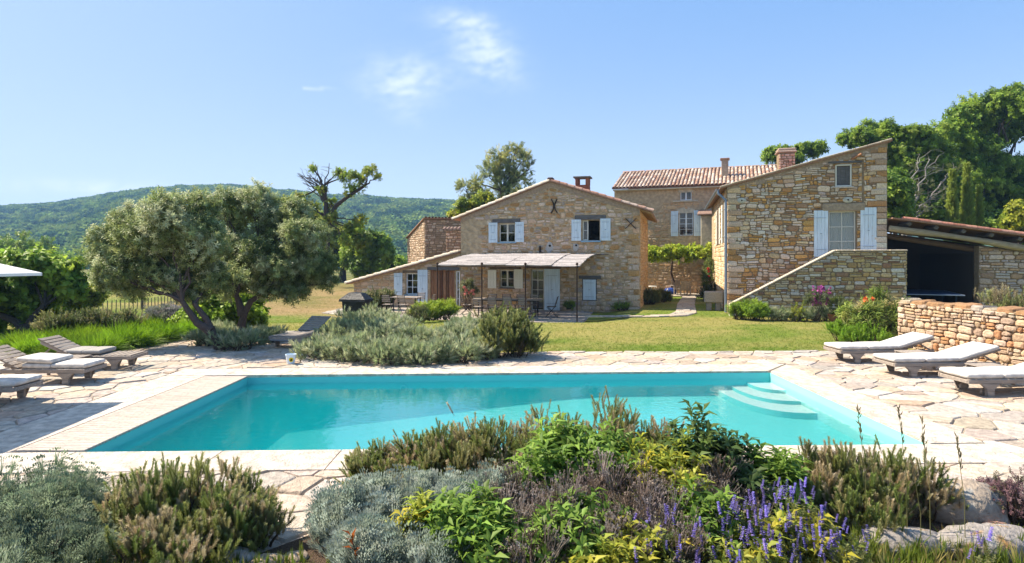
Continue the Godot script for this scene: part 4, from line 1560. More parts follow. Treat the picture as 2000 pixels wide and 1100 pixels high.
func build_rear_house() -> void:
	var o := thing("rear_house", "two storey stone house with a pink canal tile roof closing the courtyard", "house", Vector3(7.0, 0, -42.0), -20)
	var top := [[0.0, 7.0], [11.0, 7.0]]
	var holes := [[4.36, 6.16, 5.08, 6.74], [4.28, 3.84, 5.18, 5.38]]
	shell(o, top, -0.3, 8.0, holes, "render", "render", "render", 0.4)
	var bits := clipped(courses(Rect2(0, -0.2, 8.0, 6.6), Vector2(0.14, 0.3), Vector2(0.2, 0.6), 0.03, 0.1, 0.35), rect_poly(0.02, -0.2, 8, 6.1), hole_polys(holes, 0.12) + hole_polys([[-1, 2.0, 8, 2.9]]))
	var seen := []
	for b in bits:
		if noise.get_noise_2d(b[0].x * 20.0, b[0].y * 20.0 + 70.0) > -0.2:
			seen.append(b)
	lay_stones(o, seen, 0.04, [Color(0.55, 0.42, 0.27), Color(0.5, 0.36, 0.21), Color(0.56, 0.45, 0.32), Color(0.42, 0.29, 0.16)], 160)
	# roof: eave in front, ridge four metres behind
	var e := Vector3(0, 7.02, 0.35)
	var rdg := Vector3(0, 8.62, -4.0)
	var mb := MB.new()
	mb.col = Color(0.26, 0.13, 0.09)
	prism(mb, [Vector3(-0.1, e.y, e.z), Vector3(11.2, e.y, e.z), Vector3(11.2, rdg.y, rdg.z), Vector3(-0.1, rdg.y, rdg.z)], Vector3(0, 0.07, 0))
	prism(mb, [Vector3(-0.1, rdg.y, rdg.z - 0.004), Vector3(11.2, rdg.y, rdg.z - 0.004), Vector3(11.2, 7.0, -8.4), Vector3(-0.1, 7.0, -8.4)], Vector3(0, 0.07, 0))
	part(o, "roof", mb.mesh(), M["tile"])
	var dir := (rdg - e).normalized()
	var bas := Basis(dir, Vector3(0, dir.z * -1.0, dir.y), Vector3(1, 0, 0))
	bas.y = bas.z.cross(bas.x)
	var l := e.distance_to(rdg) / 6.0
	var kinds := []
	for k in [Color(0.54, 0.37, 0.27), Color(0.66, 0.50, 0.39), Color(0.44, 0.27, 0.19), Color(0.72, 0.58, 0.47), Color(0.50, 0.37, 0.28)]:
		kinds.append(tile_mesh(l * 1.1, 0.105, 0.085, k))
	for i in 46:
		for j in 6:
			var p := e + dir * (l * j - 0.05) + Vector3(0.0 + i * 0.245 + R(-0.01, 0.01), 0.065 + R(0, 0.015), 0)
			part(o, "roof_tile", kinds[rng.randi() % 5], M["tile"], Transform3D(bas, p))
	for i in 20:
		block(o, "ridge_tile", rdg + Vector3(0.15 + i * 0.56, 0.12, 0), Vector3(0.54, 0.12, 0.24), "tile", 0.05, Basis(), jit(Color(0.5, 0.33, 0.25), 0.2))
	block(o, "eave_course", Vector3(5.55, 6.96, 0.16), Vector3(11.2, 0.1, 0.3), "cream", 0.02)
	window(o, holes[0], 2, 1, -0.12, "white_frame")
	window(o, holes[1], 2, 4, -0.12, "white_frame")
	for h in holes:
		var ab := MB.new()
		var pts := []
		var n := 9
		for i in n + 1:
			var t := float(i) / n
			pts.append(Vector3(lerpf(h[0] - 0.1, h[2] + 0.1, t), h[3] + 0.02 + sin(t * PI) * 0.14, 0.03))
		for i in n:
			var up := Vector3(0, 0.16, 0)
			ab.face_out([pts[i], pts[i + 1], pts[i + 1] + up, pts[i] + up], pts[i] - Vector3(0, 0, 1))
			ab.face_out([pts[i], pts[i + 1], Vector3(pts[i + 1].x, h[3] - 0.06, 0.03), Vector3(pts[i].x, h[3] - 0.06, 0.03)], pts[i] - Vector3(0, 0, 1))
		part(o, "window_arch", ab.mesh(), M["cream"])
	shutter(o, 3.76, 3.80, 4.24, 5.46, "shutter", 4)
	shutter(o, 5.22, 3.80, 5.70, 5.48, "shutter", 4)
	block(o, "sill_band", Vector3(4.7, 6.1, 0.05), Vector3(1.6, 0.1, 0.14), "cream", 0.02)
	var rl := MB.new()
	for y in [4.02, 4.34]:
		rl.bar(Vector3(4.25, y, 0.12), Vector3(5.2, y, 0.12), 0.02, 0.02)
	for i in 9:
		rl.bar(Vector3(4.29 + i * 0.11, 4.02, 0.12), Vector3(4.29 + i * 0.11, 4.34, 0.12), 0.012, 0.012)
	part(o, "window_guard", rl.mesh(), M["iron"])
	block(o, "chimney", Vector3(7.12, 8.15, -1.6), Vector3(0.44, 1.5, 0.44), "render_grey", 0.02, Basis(), Color(1.4, 1.15, 1.1))
	block(o, "chimney_cap", Vector3(7.12, 8.96, -1.6), Vector3(0.6, 0.12, 0.6), "render_grey", 0.02, Basis(), Color(1.0, 0.8, 0.75))
	block(o, "stair_turret", Vector3(6.15, 3.9, 0.4), Vector3(0.9, 2.5, 0.9), "cream", 0.03)
	block(o, "turret_roof", Vector3(6.1, 5.3, 0.45), Vector3(1.2, 0.14, 1.2), "tile", 0.04, Basis(Vector3(1, 0, 0), 0.3), Color(0.34, 0.22, 0.17))

func build_right_house() -> void:
	var o := thing("corner_house", "tall coursed stone house with a single sloping roofline and a drainpipe at its corner", "house", Vector3(9.38, 0, -26.8), -15)
	var top := [[0.0, 5.50], [6.22, 7.16]]
	var holes := [[4.30, 5.39, 4.89, 6.31], [4.04, 2.45, 5.08, 4.38]]
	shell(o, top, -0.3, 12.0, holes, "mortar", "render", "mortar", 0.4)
	var polys := courses(Rect2(0, -0.2, 6.22, 7.5), Vector2(0.085, 0.235), Vector2(0.14, 0.55), 0.011, 0.10, 0.36)
	polys = clipped(polys, top_outline(top, -0.2, 0.1), hole_polys(holes, 0.03) + hole_polys([[3.76, 4.34, 5.42, 4.74], [5.28, 4.52, 5.36, 6.5], [4.0, 6.36, 5.3, 6.46]]))
	var pal := [Color(0.50, 0.32, 0.11), Color(0.46, 0.27, 0.085), Color(0.55, 0.44, 0.28), Color(0.58, 0.50, 0.37), Color(0.40, 0.24, 0.10), Color(0.55, 0.46, 0.36), Color(0.60, 0.53, 0.42), Color(0.44, 0.34, 0.22), Color(0.30, 0.20, 0.12), Color(0.52, 0.47, 0.40), Color(0.58, 0.53, 0.46)]
	var corners := []
	for i in 23:
		var w := 0.38 if i % 2 else 0.62
		corners.append(cut_corners(rect_poly(0.012, -0.15 + i * 0.245, w * R(0.9, 1.2), 0.08 + i * 0.245), 0.04, 0.14))
		corners.append(cut_corners(rect_poly(6.21 - (1.0 - w) * R(0.9, 1.2), -0.15 + i * 0.245 + 1.5, 6.21, 0.08 + i * 0.245 + 1.5), 0.04, 0.14))
	corners = clipped(corners, top_outline(top, -0.2, 0.1), [])
	polys = clipped(polys, top_outline(top, -0.2, 0.1), corners)
	lay_stones(o, corners, 0.055, pal.slice(2, 8), 60, "cornerstone")
	lay_stones(o, polys, 0.045, pal, 300, "stone", "stone", Transform3D(), 0.62, 0.2)
	# the sunlit left flank
	var side := Transform3D(SIDE_L, Vector3(0, 0, -12.0))
	var flank := clipped(courses(Rect2(3.0, -0.2, 9.0, 5.6), Vector2(0.14, 0.28), Vector2(0.25, 0.7), 0.012, 0.05, 0.3), rect_poly(3.0, -0.1, 11.98, 5.4), hole_polys([[9.2, 3.1, 11.8, 5.0], [5.0, 3.0, 8.4, 4.9]]))
	lay_stones(o, flank, 0.035, [Color(0.58, 0.46, 0.28), Color(0.60, 0.50, 0.34), Color(0.52, 0.38, 0.2), Color(0.62, 0.54, 0.42)], 120, "stone", "stone", side)
	for x in [5.1, 7.6, 9.3, 11.2]:
		var s := shutter(o, x, 3.1, x + 0.55, 4.9, "shutter_cream", 4)
		s.transform = side
	for q in [[5.75, 7.5], [9.95, 11.1]]:
		var gm := block(o, "flank_window", Vector3((q[0] + q[1]) / 2, 4.0, 0.01), Vector3(q[1] - q[0] - 0.2, 1.8, 0.04), "oldwood", 0.01)
		gm.transform = side
	roof_slab(o, Vector2(-0.3, 5.42), Vector2(6.36, 7.18), 0.2, -12.2, 0.06, "tile")
	for i in 15:
		var t := (i + 0.5) / 15.0
		block(o, "verge_stone", Vector3(lerpf(-0.28, 6.34, t), lerpf(5.51, 7.27, t) + R(-0.01, 0.01), 0.06), Vector3(0.452, 0.06, 0.36), "coping", 0.015, Basis(Vector3(0, 0, 1), 0.259), jit(Color(0.95, 0.88, 0.78), 0.08))
	var vb := MB.new()
	vb.quad(Vector3(0, 5.24, 0.03), Vector3(6.22, 6.90, 0.03), Vector3(6.22, 7.15, 0.05), Vector3(0, 5.49, 0.05))
	part(o, "verge_band", vb.mesh(), M["render_grey"])
	# openings
	window(o, holes[1], 2, 3, -0.14, "frame", "", false)
	var cm := MB.new()
	for i in 26:
		var a := 4.1 + i * 0.036
		var za := -0.24 - 0.02 * (i % 2)
		var zb := -0.24 - 0.02 * ((i + 1) % 2)
		mb_quad(cm, Vector3(a, 2.5, za), Vector3(a + 0.036, 2.5, zb), Vector3(a + 0.036, 4.35, zb), Vector3(a, 4.35, za))
	part(o, "curtain", cm.mesh(), M["curtain"])
	shutter(o, 3.46, 2.46, 4.01, 4.41, "shutter", 4)
	shutter(o, 5.22, 2.60, 5.82, 4.50, "shutter", 4)
	var old := shutter(o, 4.33, 5.42, 4.86, 6.28, "greywood", 3, false, -0.08)
	old.name = "old_shutter"
	var fb := MB.new()
	for x in [4.315, 4.875]:
		fb.box(Vector3(x, 5.85, -0.02), Vector3(0.05, 0.92, 0.07), Basis(), 0.008)
	for y in [5.42, 6.29]:
		fb.box(Vector3(4.595, y, -0.02), Vector3(0.5, 0.05, 0.07), Basis(), 0.008)
	part(o, "shutter_frame", fb.mesh(), M["frame"])
	block(o, "lintel", Vector3(4.6, 4.53, 0.02), Vector3(1.62, 0.34, 0.08), "render_grey", 0.03, Basis(), Color(1.35, 1.05, 0.9))
	block(o, "timber_lintel", Vector3(4.65, 6.41, 0.01), Vector3(1.3, 0.09, 0.09), "greywood", 0.02)
	block(o, "window_sill", Vector3(4.6, 5.36, 0.03), Vector3(0.75, 0.06, 0.12), "coping", 0.015)
	for q in [[0.6, 4.90], [4.75, 4.83]]:
		var dm := MB.new()
		dm.col = Color(0.85, 0.95, 0.95)
		dm.lathe(Vector3(), [Vector2(0.0, 0.09), Vector2(0.06, 0.085), Vector2(0.15, 0.06), Vector2(0.17, 0.0)], 18)
		part(o, "anchor_plate", dm.mesh(), M["coping"], Transform3D(Basis(Vector3(1, 0, 0), PI / 2).scaled(Vector3(1.2, 0.75, 1)), Vector3(q[0], q[1], 0.02)))
		block(o, "anchor_boss", Vector3(q[0], q[1], 0.1), Vector3(0.07, 0.07, 0.05), "iron", 0.02)
	var sp := MB.new()
	sp.col = Color(0.45, 0.22, 0.12)
	sp.tube([Vector3(4.9, 6.52, 0.0), Vector3(5.2, 6.68, 0.32)], [0.06, 0.05], 8)
	part(o, "roof_spout", sp.mesh(), M["tile"])
	# gutter and drainpipe
	var gm2 := MB.new()
	for i in 8:
		var a := PI * i / 8.0
		var b := PI * (i + 1) / 8.0
		for s in [0.0, 0.012]:
			var r: float = 0.075 - s
			var p := [Vector3(-0.38 + cos(a) * r, 5.44 - sin(a) * r, 0.2), Vector3(-0.38 + cos(b) * r, 5.44 - sin(b) * r, 0.2), Vector3(-0.38 + cos(b) * r, 5.44 - sin(b) * r, -12.0), Vector3(-0.38 + cos(a) * r, 5.44 - sin(a) * r, -12.0)]
			gm2.face_out(p, Vector3(-0.38, 5.44 if s == 0.0 else 3.0, -5))
	part(o, "gutter", gm2.mesh(), M["zinc"])
	var dp := MB.new()
	dp.tube([Vector3(-0.38, 5.4, 0.08), Vector3(-0.37, 5.22, 0.09), Vector3(-0.2, 5.06, 0.1), Vector3(-0.07, 4.92, 0.1), Vector3(-0.06, 4.7, 0.1), Vector3(-0.06, 2.4, 0.1), Vector3(-0.06, 0.05, 0.1)], [0.055, 0.055, 0.055, 0.055, 0.055, 0.055, 0.055], 12)
	part(o, "drainpipe", dp.mesh(), M["zinc"])
	for y in [0.9, 2.1, 3.3, 4.5]:
		var rb := MB.new()
		rb.tube([Vector3(-0.06, y, 0.1), Vector3(-0.06, y + 0.04, 0.1)], [0.066, 0.066], 12)
		part(o, "pipe_clamp", rb.mesh(), M["zinc"])
	# chimney behind the roofline
	var ch := part(o, "chimney", wall_mesh([[0.0, 7.36], [0.70, 7.36]], 5.6, [], 0.7), M["mortar"], Transform3D(Basis(), Vector3(2.55, 0, -3.0)))
	lay_stones(ch, clipped(courses(Rect2(0, 5.9, 0.70, 1.5), Vector2(0.09, 0.15), Vector2(0.15, 0.32), 0.012, 0.02), rect_poly(0, 5.9, 0.70, 7.34), []), 0.05, [Color(0.52, 0.33, 0.26), Color(0.58, 0.42, 0.34), Color(0.5, 0.38, 0.3)], 60)
	block(ch, "chimney_cap", Vector3(0.35, 7.42, -0.35), Vector3(0.86, 0.09, 0.86), "tile", 0.03, Basis(), Color(0.55, 0.40, 0.32))
	block(ch, "chimney_slab", Vector3(0.35, 7.53, -0.35), Vector3(0.78, 0.12, 0.76), "tile", 0.03, Basis(), Color(0.58, 0.42, 0.33))

func mb_quad(mb: MB, a: Vector3, b: Vector3, c: Vector3, d: Vector3) -> void:
	mb.quad(a, b, c, d)

func build_stair() -> void:
	var o := thing("stair_parapet", "stone outside staircase with a sloping pale handrail wall before the corner house", "staircase", Vector3(9.38, 0, -26.8), -15)
	var at := Transform3D(Basis(), Vector3(0, 0, 1.4))
	var top := [[0.06, 0.48], [3.98, 2.68], [6.46, 2.68]]
	part(o, "parapet_wall", wall_mesh(top, -0.2, [], 0.3), M["mortar"], at)
	var polys := clipped(courses(Rect2(0.06, -0.1, 6.4, 2.9), Vector2(0.09, 0.22), Vector2(0.16, 0.55), 0.009, 0.04, 0.3), top_outline(top, -0.1, 0.02), [])
	lay_stones(o, polys, 0.045, [Color(0.46, 0.35, 0.16), Color(0.42, 0.30, 0.13), Color(0.50, 0.41, 0.24), Color(0.56, 0.52, 0.42), Color(0.52, 0.50, 0.44), Color(0.40, 0.32, 0.18), Color(0.28, 0.17, 0.10), Color(0.54, 0.46, 0.31)], 300, "stone", "stone", at)
	lay_stones(o, clipped(courses(Rect2(0, -0.1, 1.4, 2.8), Vector2(0.1, 0.22), Vector2(0.2, 0.5), 0.009, 0.04), rect_poly(0, -0.1, 1.4, 2.66), []), 0.04, [Color(0.46, 0.35, 0.16), Color(0.50, 0.41, 0.24)], 60, "stone", "stone", Transform3D(SIDE_R, Vector3(6.46, 0, 1.4)))
	part(o, "end_wall", wall_mesh([[0.0, 2.66], [1.09, 2.66]], -0.2, [], 0.3), M["mortar"], Transform3D(SIDE_R, Vector3(6.458, 0, 1.095)))
	# coping
	for i in 7:
		var t := (i + 0.5) / 7.0
		block(o, "handrail_stone", Vector3(lerpf(0.04, 3.98, t), lerpf(0.50, 2.72, t), 1.27), Vector3(0.64, 0.07, 0.42), "coping", 0.02, Basis(Vector3(0, 0, 1), 0.5115), jit(Color(0.9, 0.86, 0.8), 0.06))
	for i in 4:
		block(o, "coping_stone", Vector3(4.31 + i * 0.625, 2.715, 1.27), Vector3(0.615, 0.06, 0.42), "coping", 0.02, Basis(), jit(Color(0.85, 0.8, 0.72), 0.08))
	block(o, "newel", Vector3(0.05, 0.2, 1.27), Vector3(0.12, 0.66, 0.36), "coping", 0.02)
	for i in 13:
		block(o, "step", Vector3(0.35 + i * 0.29, 0.09 + i * 0.18, 0.53), Vector3(0.31, 0.18, 1.1), "coping", 0.01, Basis(), Color(0.8, 0.75, 0.7))
	block(o, "landing", Vector3(5.2, 2.33, 0.53), Vector3(2.4, 0.12, 1.1), "coping", 0.01)
	block(o, "foot_ledge", Vector3(6.55, 0.84, 1.5), Vector3(0.62, 0.09, 0.5), "coping", 0.02, Basis(), Color(0.75, 0.72, 0.68))

func build_shed() -> void:
	var o := thing("open_shed", "dark open shed with a weathered beam and red tiled roof beside the corner house", "shed", Vector3(9.38, 0, -26.8), -15)
	roof_slab(o, Vector2(6.26, 4.00), Vector2(12.0, 3.06), 0.55, -6.5, 0.05, "tile")
	for i in 2:
		for j in 13:
			var t := float(j) / 13
			var tm := tile_mesh(0.5, 0.10, 0.085, jit(PINK[(i + j) % 3].lerp(Color(0.45, 0.12, 0.07), 0.5), 0.15))
			var x := Vector3(-0.987, 0.162, 0)
			part(o, "roof_tile", tm, M["tile"], Transform3D(Basis(x, Vector3(0.162, 0.987, 0), Vector3(0, 0, -1)), Vector3(lerpf(12.0, 6.75, t), lerpf(3.12, 3.98, t), 0.46 - i * 0.22)))
	var mb := MB.new()
	mb.col = Color(0.46, 0.37, 0.24)
	var pts := []
	var rs := []
	for i in 9:
		var t := i / 8.0
		pts.append(Vector3(lerpf(6.24, 10.95, t), lerpf(3.62, 2.78, t) + sin(t * PI) * 0.05 + R(-0.012, 0.012), 0.22 + R(-0.02, 0.02)))
		rs.append(0.125 + 0.02 * sin(t * 9.0))
	mb.tube(pts, rs, 8)
	part(o, "beam", mb.mesh(), M["paleboard"])
	var b2 := MB.new()
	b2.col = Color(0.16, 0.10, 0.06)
	b2.tube([Vector3(6.24, 3.35, -0.5), Vector3(10.95, 2.5, -0.5)], [0.12, 0.12], 7)
	part(o, "beam", b2.mesh(), M["paleboard"])
	for i in 5:
		var t := 0.13 + i * 0.2
		block(o, "rafter_end", Vector3(lerpf(6.3, 11.0, t), lerpf(3.90, 3.10, t), -0.2), Vector3(0.15, 0.15, 1.2), "greywood", 0.02, Basis(Vector3(0, 0, 1), -0.6), Color(1.6, 1.5, 1.4))
	part(o, "back_wall", wall_mesh([[6.24, 3.9], [13.5, 2.8]], -0.2, [], 0.3), M["dark"], Transform3D(Basis(), Vector3(0, 0, -6.2)))  # inner walls near black: the gloom of the shed is in their colour
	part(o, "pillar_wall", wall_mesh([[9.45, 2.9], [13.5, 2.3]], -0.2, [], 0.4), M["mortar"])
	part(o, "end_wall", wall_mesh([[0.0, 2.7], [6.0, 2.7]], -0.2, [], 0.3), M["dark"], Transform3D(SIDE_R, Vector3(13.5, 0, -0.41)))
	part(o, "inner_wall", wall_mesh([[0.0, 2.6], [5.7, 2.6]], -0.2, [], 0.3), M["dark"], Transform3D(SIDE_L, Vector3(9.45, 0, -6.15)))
	lay_stones(o, clipped(courses(Rect2(9.45, -0.1, 4.0, 3.1), Vector2(0.10, 0.24), Vector2(0.2, 0.55), 0.01, 0.05, 0.3), top_outline([[9.45, 2.9], [13.5, 2.3]], -0.1), []), 0.05, [Color(0.40, 0.34, 0.29), Color(0.46, 0.40, 0.35), Color(0.34, 0.26, 0.19), Color(0.44, 0.42, 0.40), Color(0.38, 0.28, 0.18)], 200)
	var t := thing("ping_pong_table", "dark blue table tennis table standing inside the open shed", "table", Vector3(17.2, 0, -25.6), -25)
	for s in [-1, 1]:
		var tp := block(t, "tabletop", Vector3(0, 0.98, s * 0.95), Vector3(2.0, 0.03, 1.86), "tabletennis", 0.005)
		block(tp, "edge_line", Vector3(0, 0.983, s * 1.88), Vector3(2.02, 0.034, 0.03), "zinc", 0.004, Basis(), Color(2.2, 2.2, 2.2))
		for q in [-1, 1]:
			block(tp, "edge_line", Vector3(q * 1.0, 0.983, s * 0.95), Vector3(0.02, 0.034, 1.84), "zinc", 0.004, Basis(), Color(2.2, 2.2, 2.2))
			block(t, "leg", Vector3(q * 0.85, 0.48, s * 1.2), Vector3(0.05, 0.96, 0.05), "tabletennis", 0.005)

func build_garden_wall() -> void:
	var o := thing("garden_wall", "sunlit dry stone garden wall behind the right hand loungers", "wall", Vector3(10.72, 0, -17.0), -80.5)
	var top := [[0.0, 1.26], [9.0, 1.22]]
	part(o, "core", wall_mesh(top, -0.2, [], 0.45), M["mortar"])
	var pal := [Color(0.42, 0.31, 0.20), Color(0.46, 0.37, 0.27), Color(0.48, 0.41, 0.32), Color(0.38, 0.22, 0.11), Color(0.44, 0.34, 0.24), Color(0.41, 0.35, 0.29), Color(0.47, 0.38, 0.28), Color(0.34, 0.27, 0.20)]
	var polys := clipped(courses(Rect2(-0.1, -0.05, 9.1, 1.36), Vector2(0.085, 0.215), Vector2(0.15, 0.42), 0.009, 0.055, 0.3), rect_poly(0, -0.05, 9.0, 1.22), [])
	lay_stones(o, polys, 0.07, pal, 300, "stone", "stone", Transform3D(), 0.62)
	var x := 0.0
	while x < 9.0:
		var w := R(0.28, 0.6)
		var mb := MB.new()
		var pp := cut_corners(rect_poly(x + 0.008, -0.47, x + w - 0.008, 0.06), 0.08, 0.2)
		stone_into(mb, pp, 0.10, jit(pal[rng.randi() % pal.size()], 0.12), -0.01, 0.8)
		part(o, "cap_stone", mb.mesh(), M["stone"], Transform3D(Basis(Vector3(1, 0, 0), -PI / 2), Vector3(0, 1.20 + R(-0.015, 0.015), -0.205)) * Transform3D(Basis(), Vector3(0, 0.2, 0)))
		x += w
	lay_stones(o, clipped(courses(Rect2(0, -0.05, 0.45, 1.3), Vector2(0.1, 0.2), Vector2(0.2, 0.4), 0.009, 0.03), rect_poly(0, -0.05, 0.45, 1.22), []), 0.05, pal, 30, "stone", "stone", Transform3D(SIDE_L, Vector3(0, 0, -0.45)))

func build_pergola() -> void:
	# frame of thin iron posts carrying bundles of split cane; same turn as the farmhouse
	var o := thing("pergola", "iron pergola roofed with pale reed matting over the dining patio", "pergola", Vector3(-2.608, 0, -31.3), -15)
	var x0 := 0.73
	var x1 := 6.75
	var zf := 5.0
	var posts := [x0, 2.73, 4.61, x1]
	for x in posts:
		var mb := MB.new()
		mb.tube([Vector3(x, -0.2, zf), Vector3(x, 2.16, zf)], [0.028, 0.024], 8)
		part(o, "post", mb.mesh(), M["rust"])
		var kb := MB.new()
		kb.lathe(Vector3(x, 2.12, zf), [Vector2(0.0, 0.0), Vector2(0.05, 0.02), Vector2(0.06, 0.06), Vector2(0.04, 0.1), Vector2(0.0, 0.115)], 10)
		part(o, "finial", kb.mesh(), M["rust"])
	var prof := func(t: float) -> Vector3: return Vector3(0, lerpf(2.58, 2.10, pow(t, 1.25)) + 0.04 * sin(t * PI), lerpf(0.05, zf, t))
	for i in 8:
		var x := lerpf(x0, x1, i / 7.0)
		var pts := []
		var rs := []
		for k in 7:
			pts.append(Vector3(x, -0.03, 0) + prof.call(k / 6.0))
			rs.append(0.018)
		var mb := MB.new()
		mb.tube(pts, rs, 6)
		part(o, "rafter", mb.mesh(), M["rust"])
	for q in [[0.0, 0.02], [1.0, 0.02], [0.5, 0.014]]:
		var p: Vector3 = prof.call(q[0])
		var mb := MB.new()
		mb.tube([p + Vector3(x0 - 0.05, -0.05, 0), p + Vector3(x1 + 0.05, -0.05, 0)], [q[1], q[1]], 6)
		part(o, "rail", mb.mesh(), M["rust"])
	# six mats, each with its rows of cane
	var edges := [x0 - 0.06, 1.6, 2.75, 3.75, 4.66, 5.7, x1 + 0.1]
	for i in 6:
		var mb := MB.new()
		var a: float = edges[i] + 0.012
		var b: float = edges[i + 1] - 0.012
		var n := 84
		var off := R(-0.02, 0.03)
		for k in n:
			var t := (k + 0.5) / n
			if (k % 21 >= 20 and rng.randf() < 0.9) or k == 43 or k == 62:
				continue
			var p: Vector3 = prof.call(t)
			var g := R(0.6, 1.15)
			mb.col = Color(0.58 * g, 0.52 * g, 0.485 * g)
			var sag := R(-0.008, 0.008)
			mb.tube([p + Vector3(a + R(-0.03, 0.03), off + sag, 0), p + Vector3((a + b) / 2, off + sag - 0.012 + R(-0.006, 0.006), 0), p + Vector3(b + R(-0.03, 0.03), off + sag, 0)], [0.033, 0.033, 0.033], 5, false)
		part(o, "reed_mat", mb.mesh(), M["paleboard"])
	var arm := MB.new()
	arm.tube([Vector3(x1 + 0.05, 2.55, 0.06), Vector3(x1 + 0.75, 2.58, 0.06)], [0.015, 0.012], 6)
	part(o, "wall_arm", arm.mesh(), M["rust"])

# ---------------------------------------------------------------- the scene
func _ready() -> void:
	rng.seed = 20240611
	noise.seed = 11
	noise.frequency = 0.01
	noise.fractal_octaves = 3

	var cam := Camera3D.new()
	cam.name = "camera"
	cam.projection = Camera3D.PROJECTION_FRUSTUM
	cam.near = 0.1
	cam.far = 3000.0
	cam.size = 2.0 * 0.1 * 550.0 / 1200.0
	cam.frustum_offset = Vector2(0, -0.1 * 50.0 / 1200.0)
	cam.position = Vector3(0, 2.5, 0)
	add_child(cam)
	cam.current = true

	var env := Environment.new()
	env.background_mode = Environment.BG_SKY
	var sm := PanoramaSkyMaterial.new()
	sm.panorama = sky_panorama()
	var sky := Sky.new()
	sky.sky_material = sm
	env.sky = sky
	env.tonemap_mode = Environment.TONE_MAPPER_LINEAR
	env.tonemap_exposure = 2.8
	env.fog_enabled = true
	env.fog_density = 0.0004
	env.fog_light_color = Color(0.62, 0.80, 1.0)
	env.volumetric_fog_enabled = true
	env.volumetric_fog_density = 0.0
	env.sdfgi_enabled = true
	env.ssao_enabled = true
	env.ssil_enabled = true
	var we := WorldEnvironment.new()
	we.name = "world"
	we.environment = env
	add_child(we)

	var sun := DirectionalLight3D.new()
	sun.name = "sun"
	sun.light_energy = 1.28
	sun.light_color = Color(1.0, 0.95, 0.87)
	sun.light_angular_distance = 0.5
	sun.shadow_enabled = true
	add_child(sun)
	sun.look_at_from_position(Vector3(-84, 100, -27), Vector3.ZERO, Vector3.UP)

	make_materials()
	build_ground()
	build_hills()
	build_pool()
	build_paving()
	build_farmhouse()
	build_lean_to()
	build_tower()
	build_rear_house()
	build_right_house()
	build_stair()
	build_shed()
	build_garden_wall()
	build_pergola()
	build_furniture()
	build_trees()
	build_garden()
	build_front_bed()
	tufts()

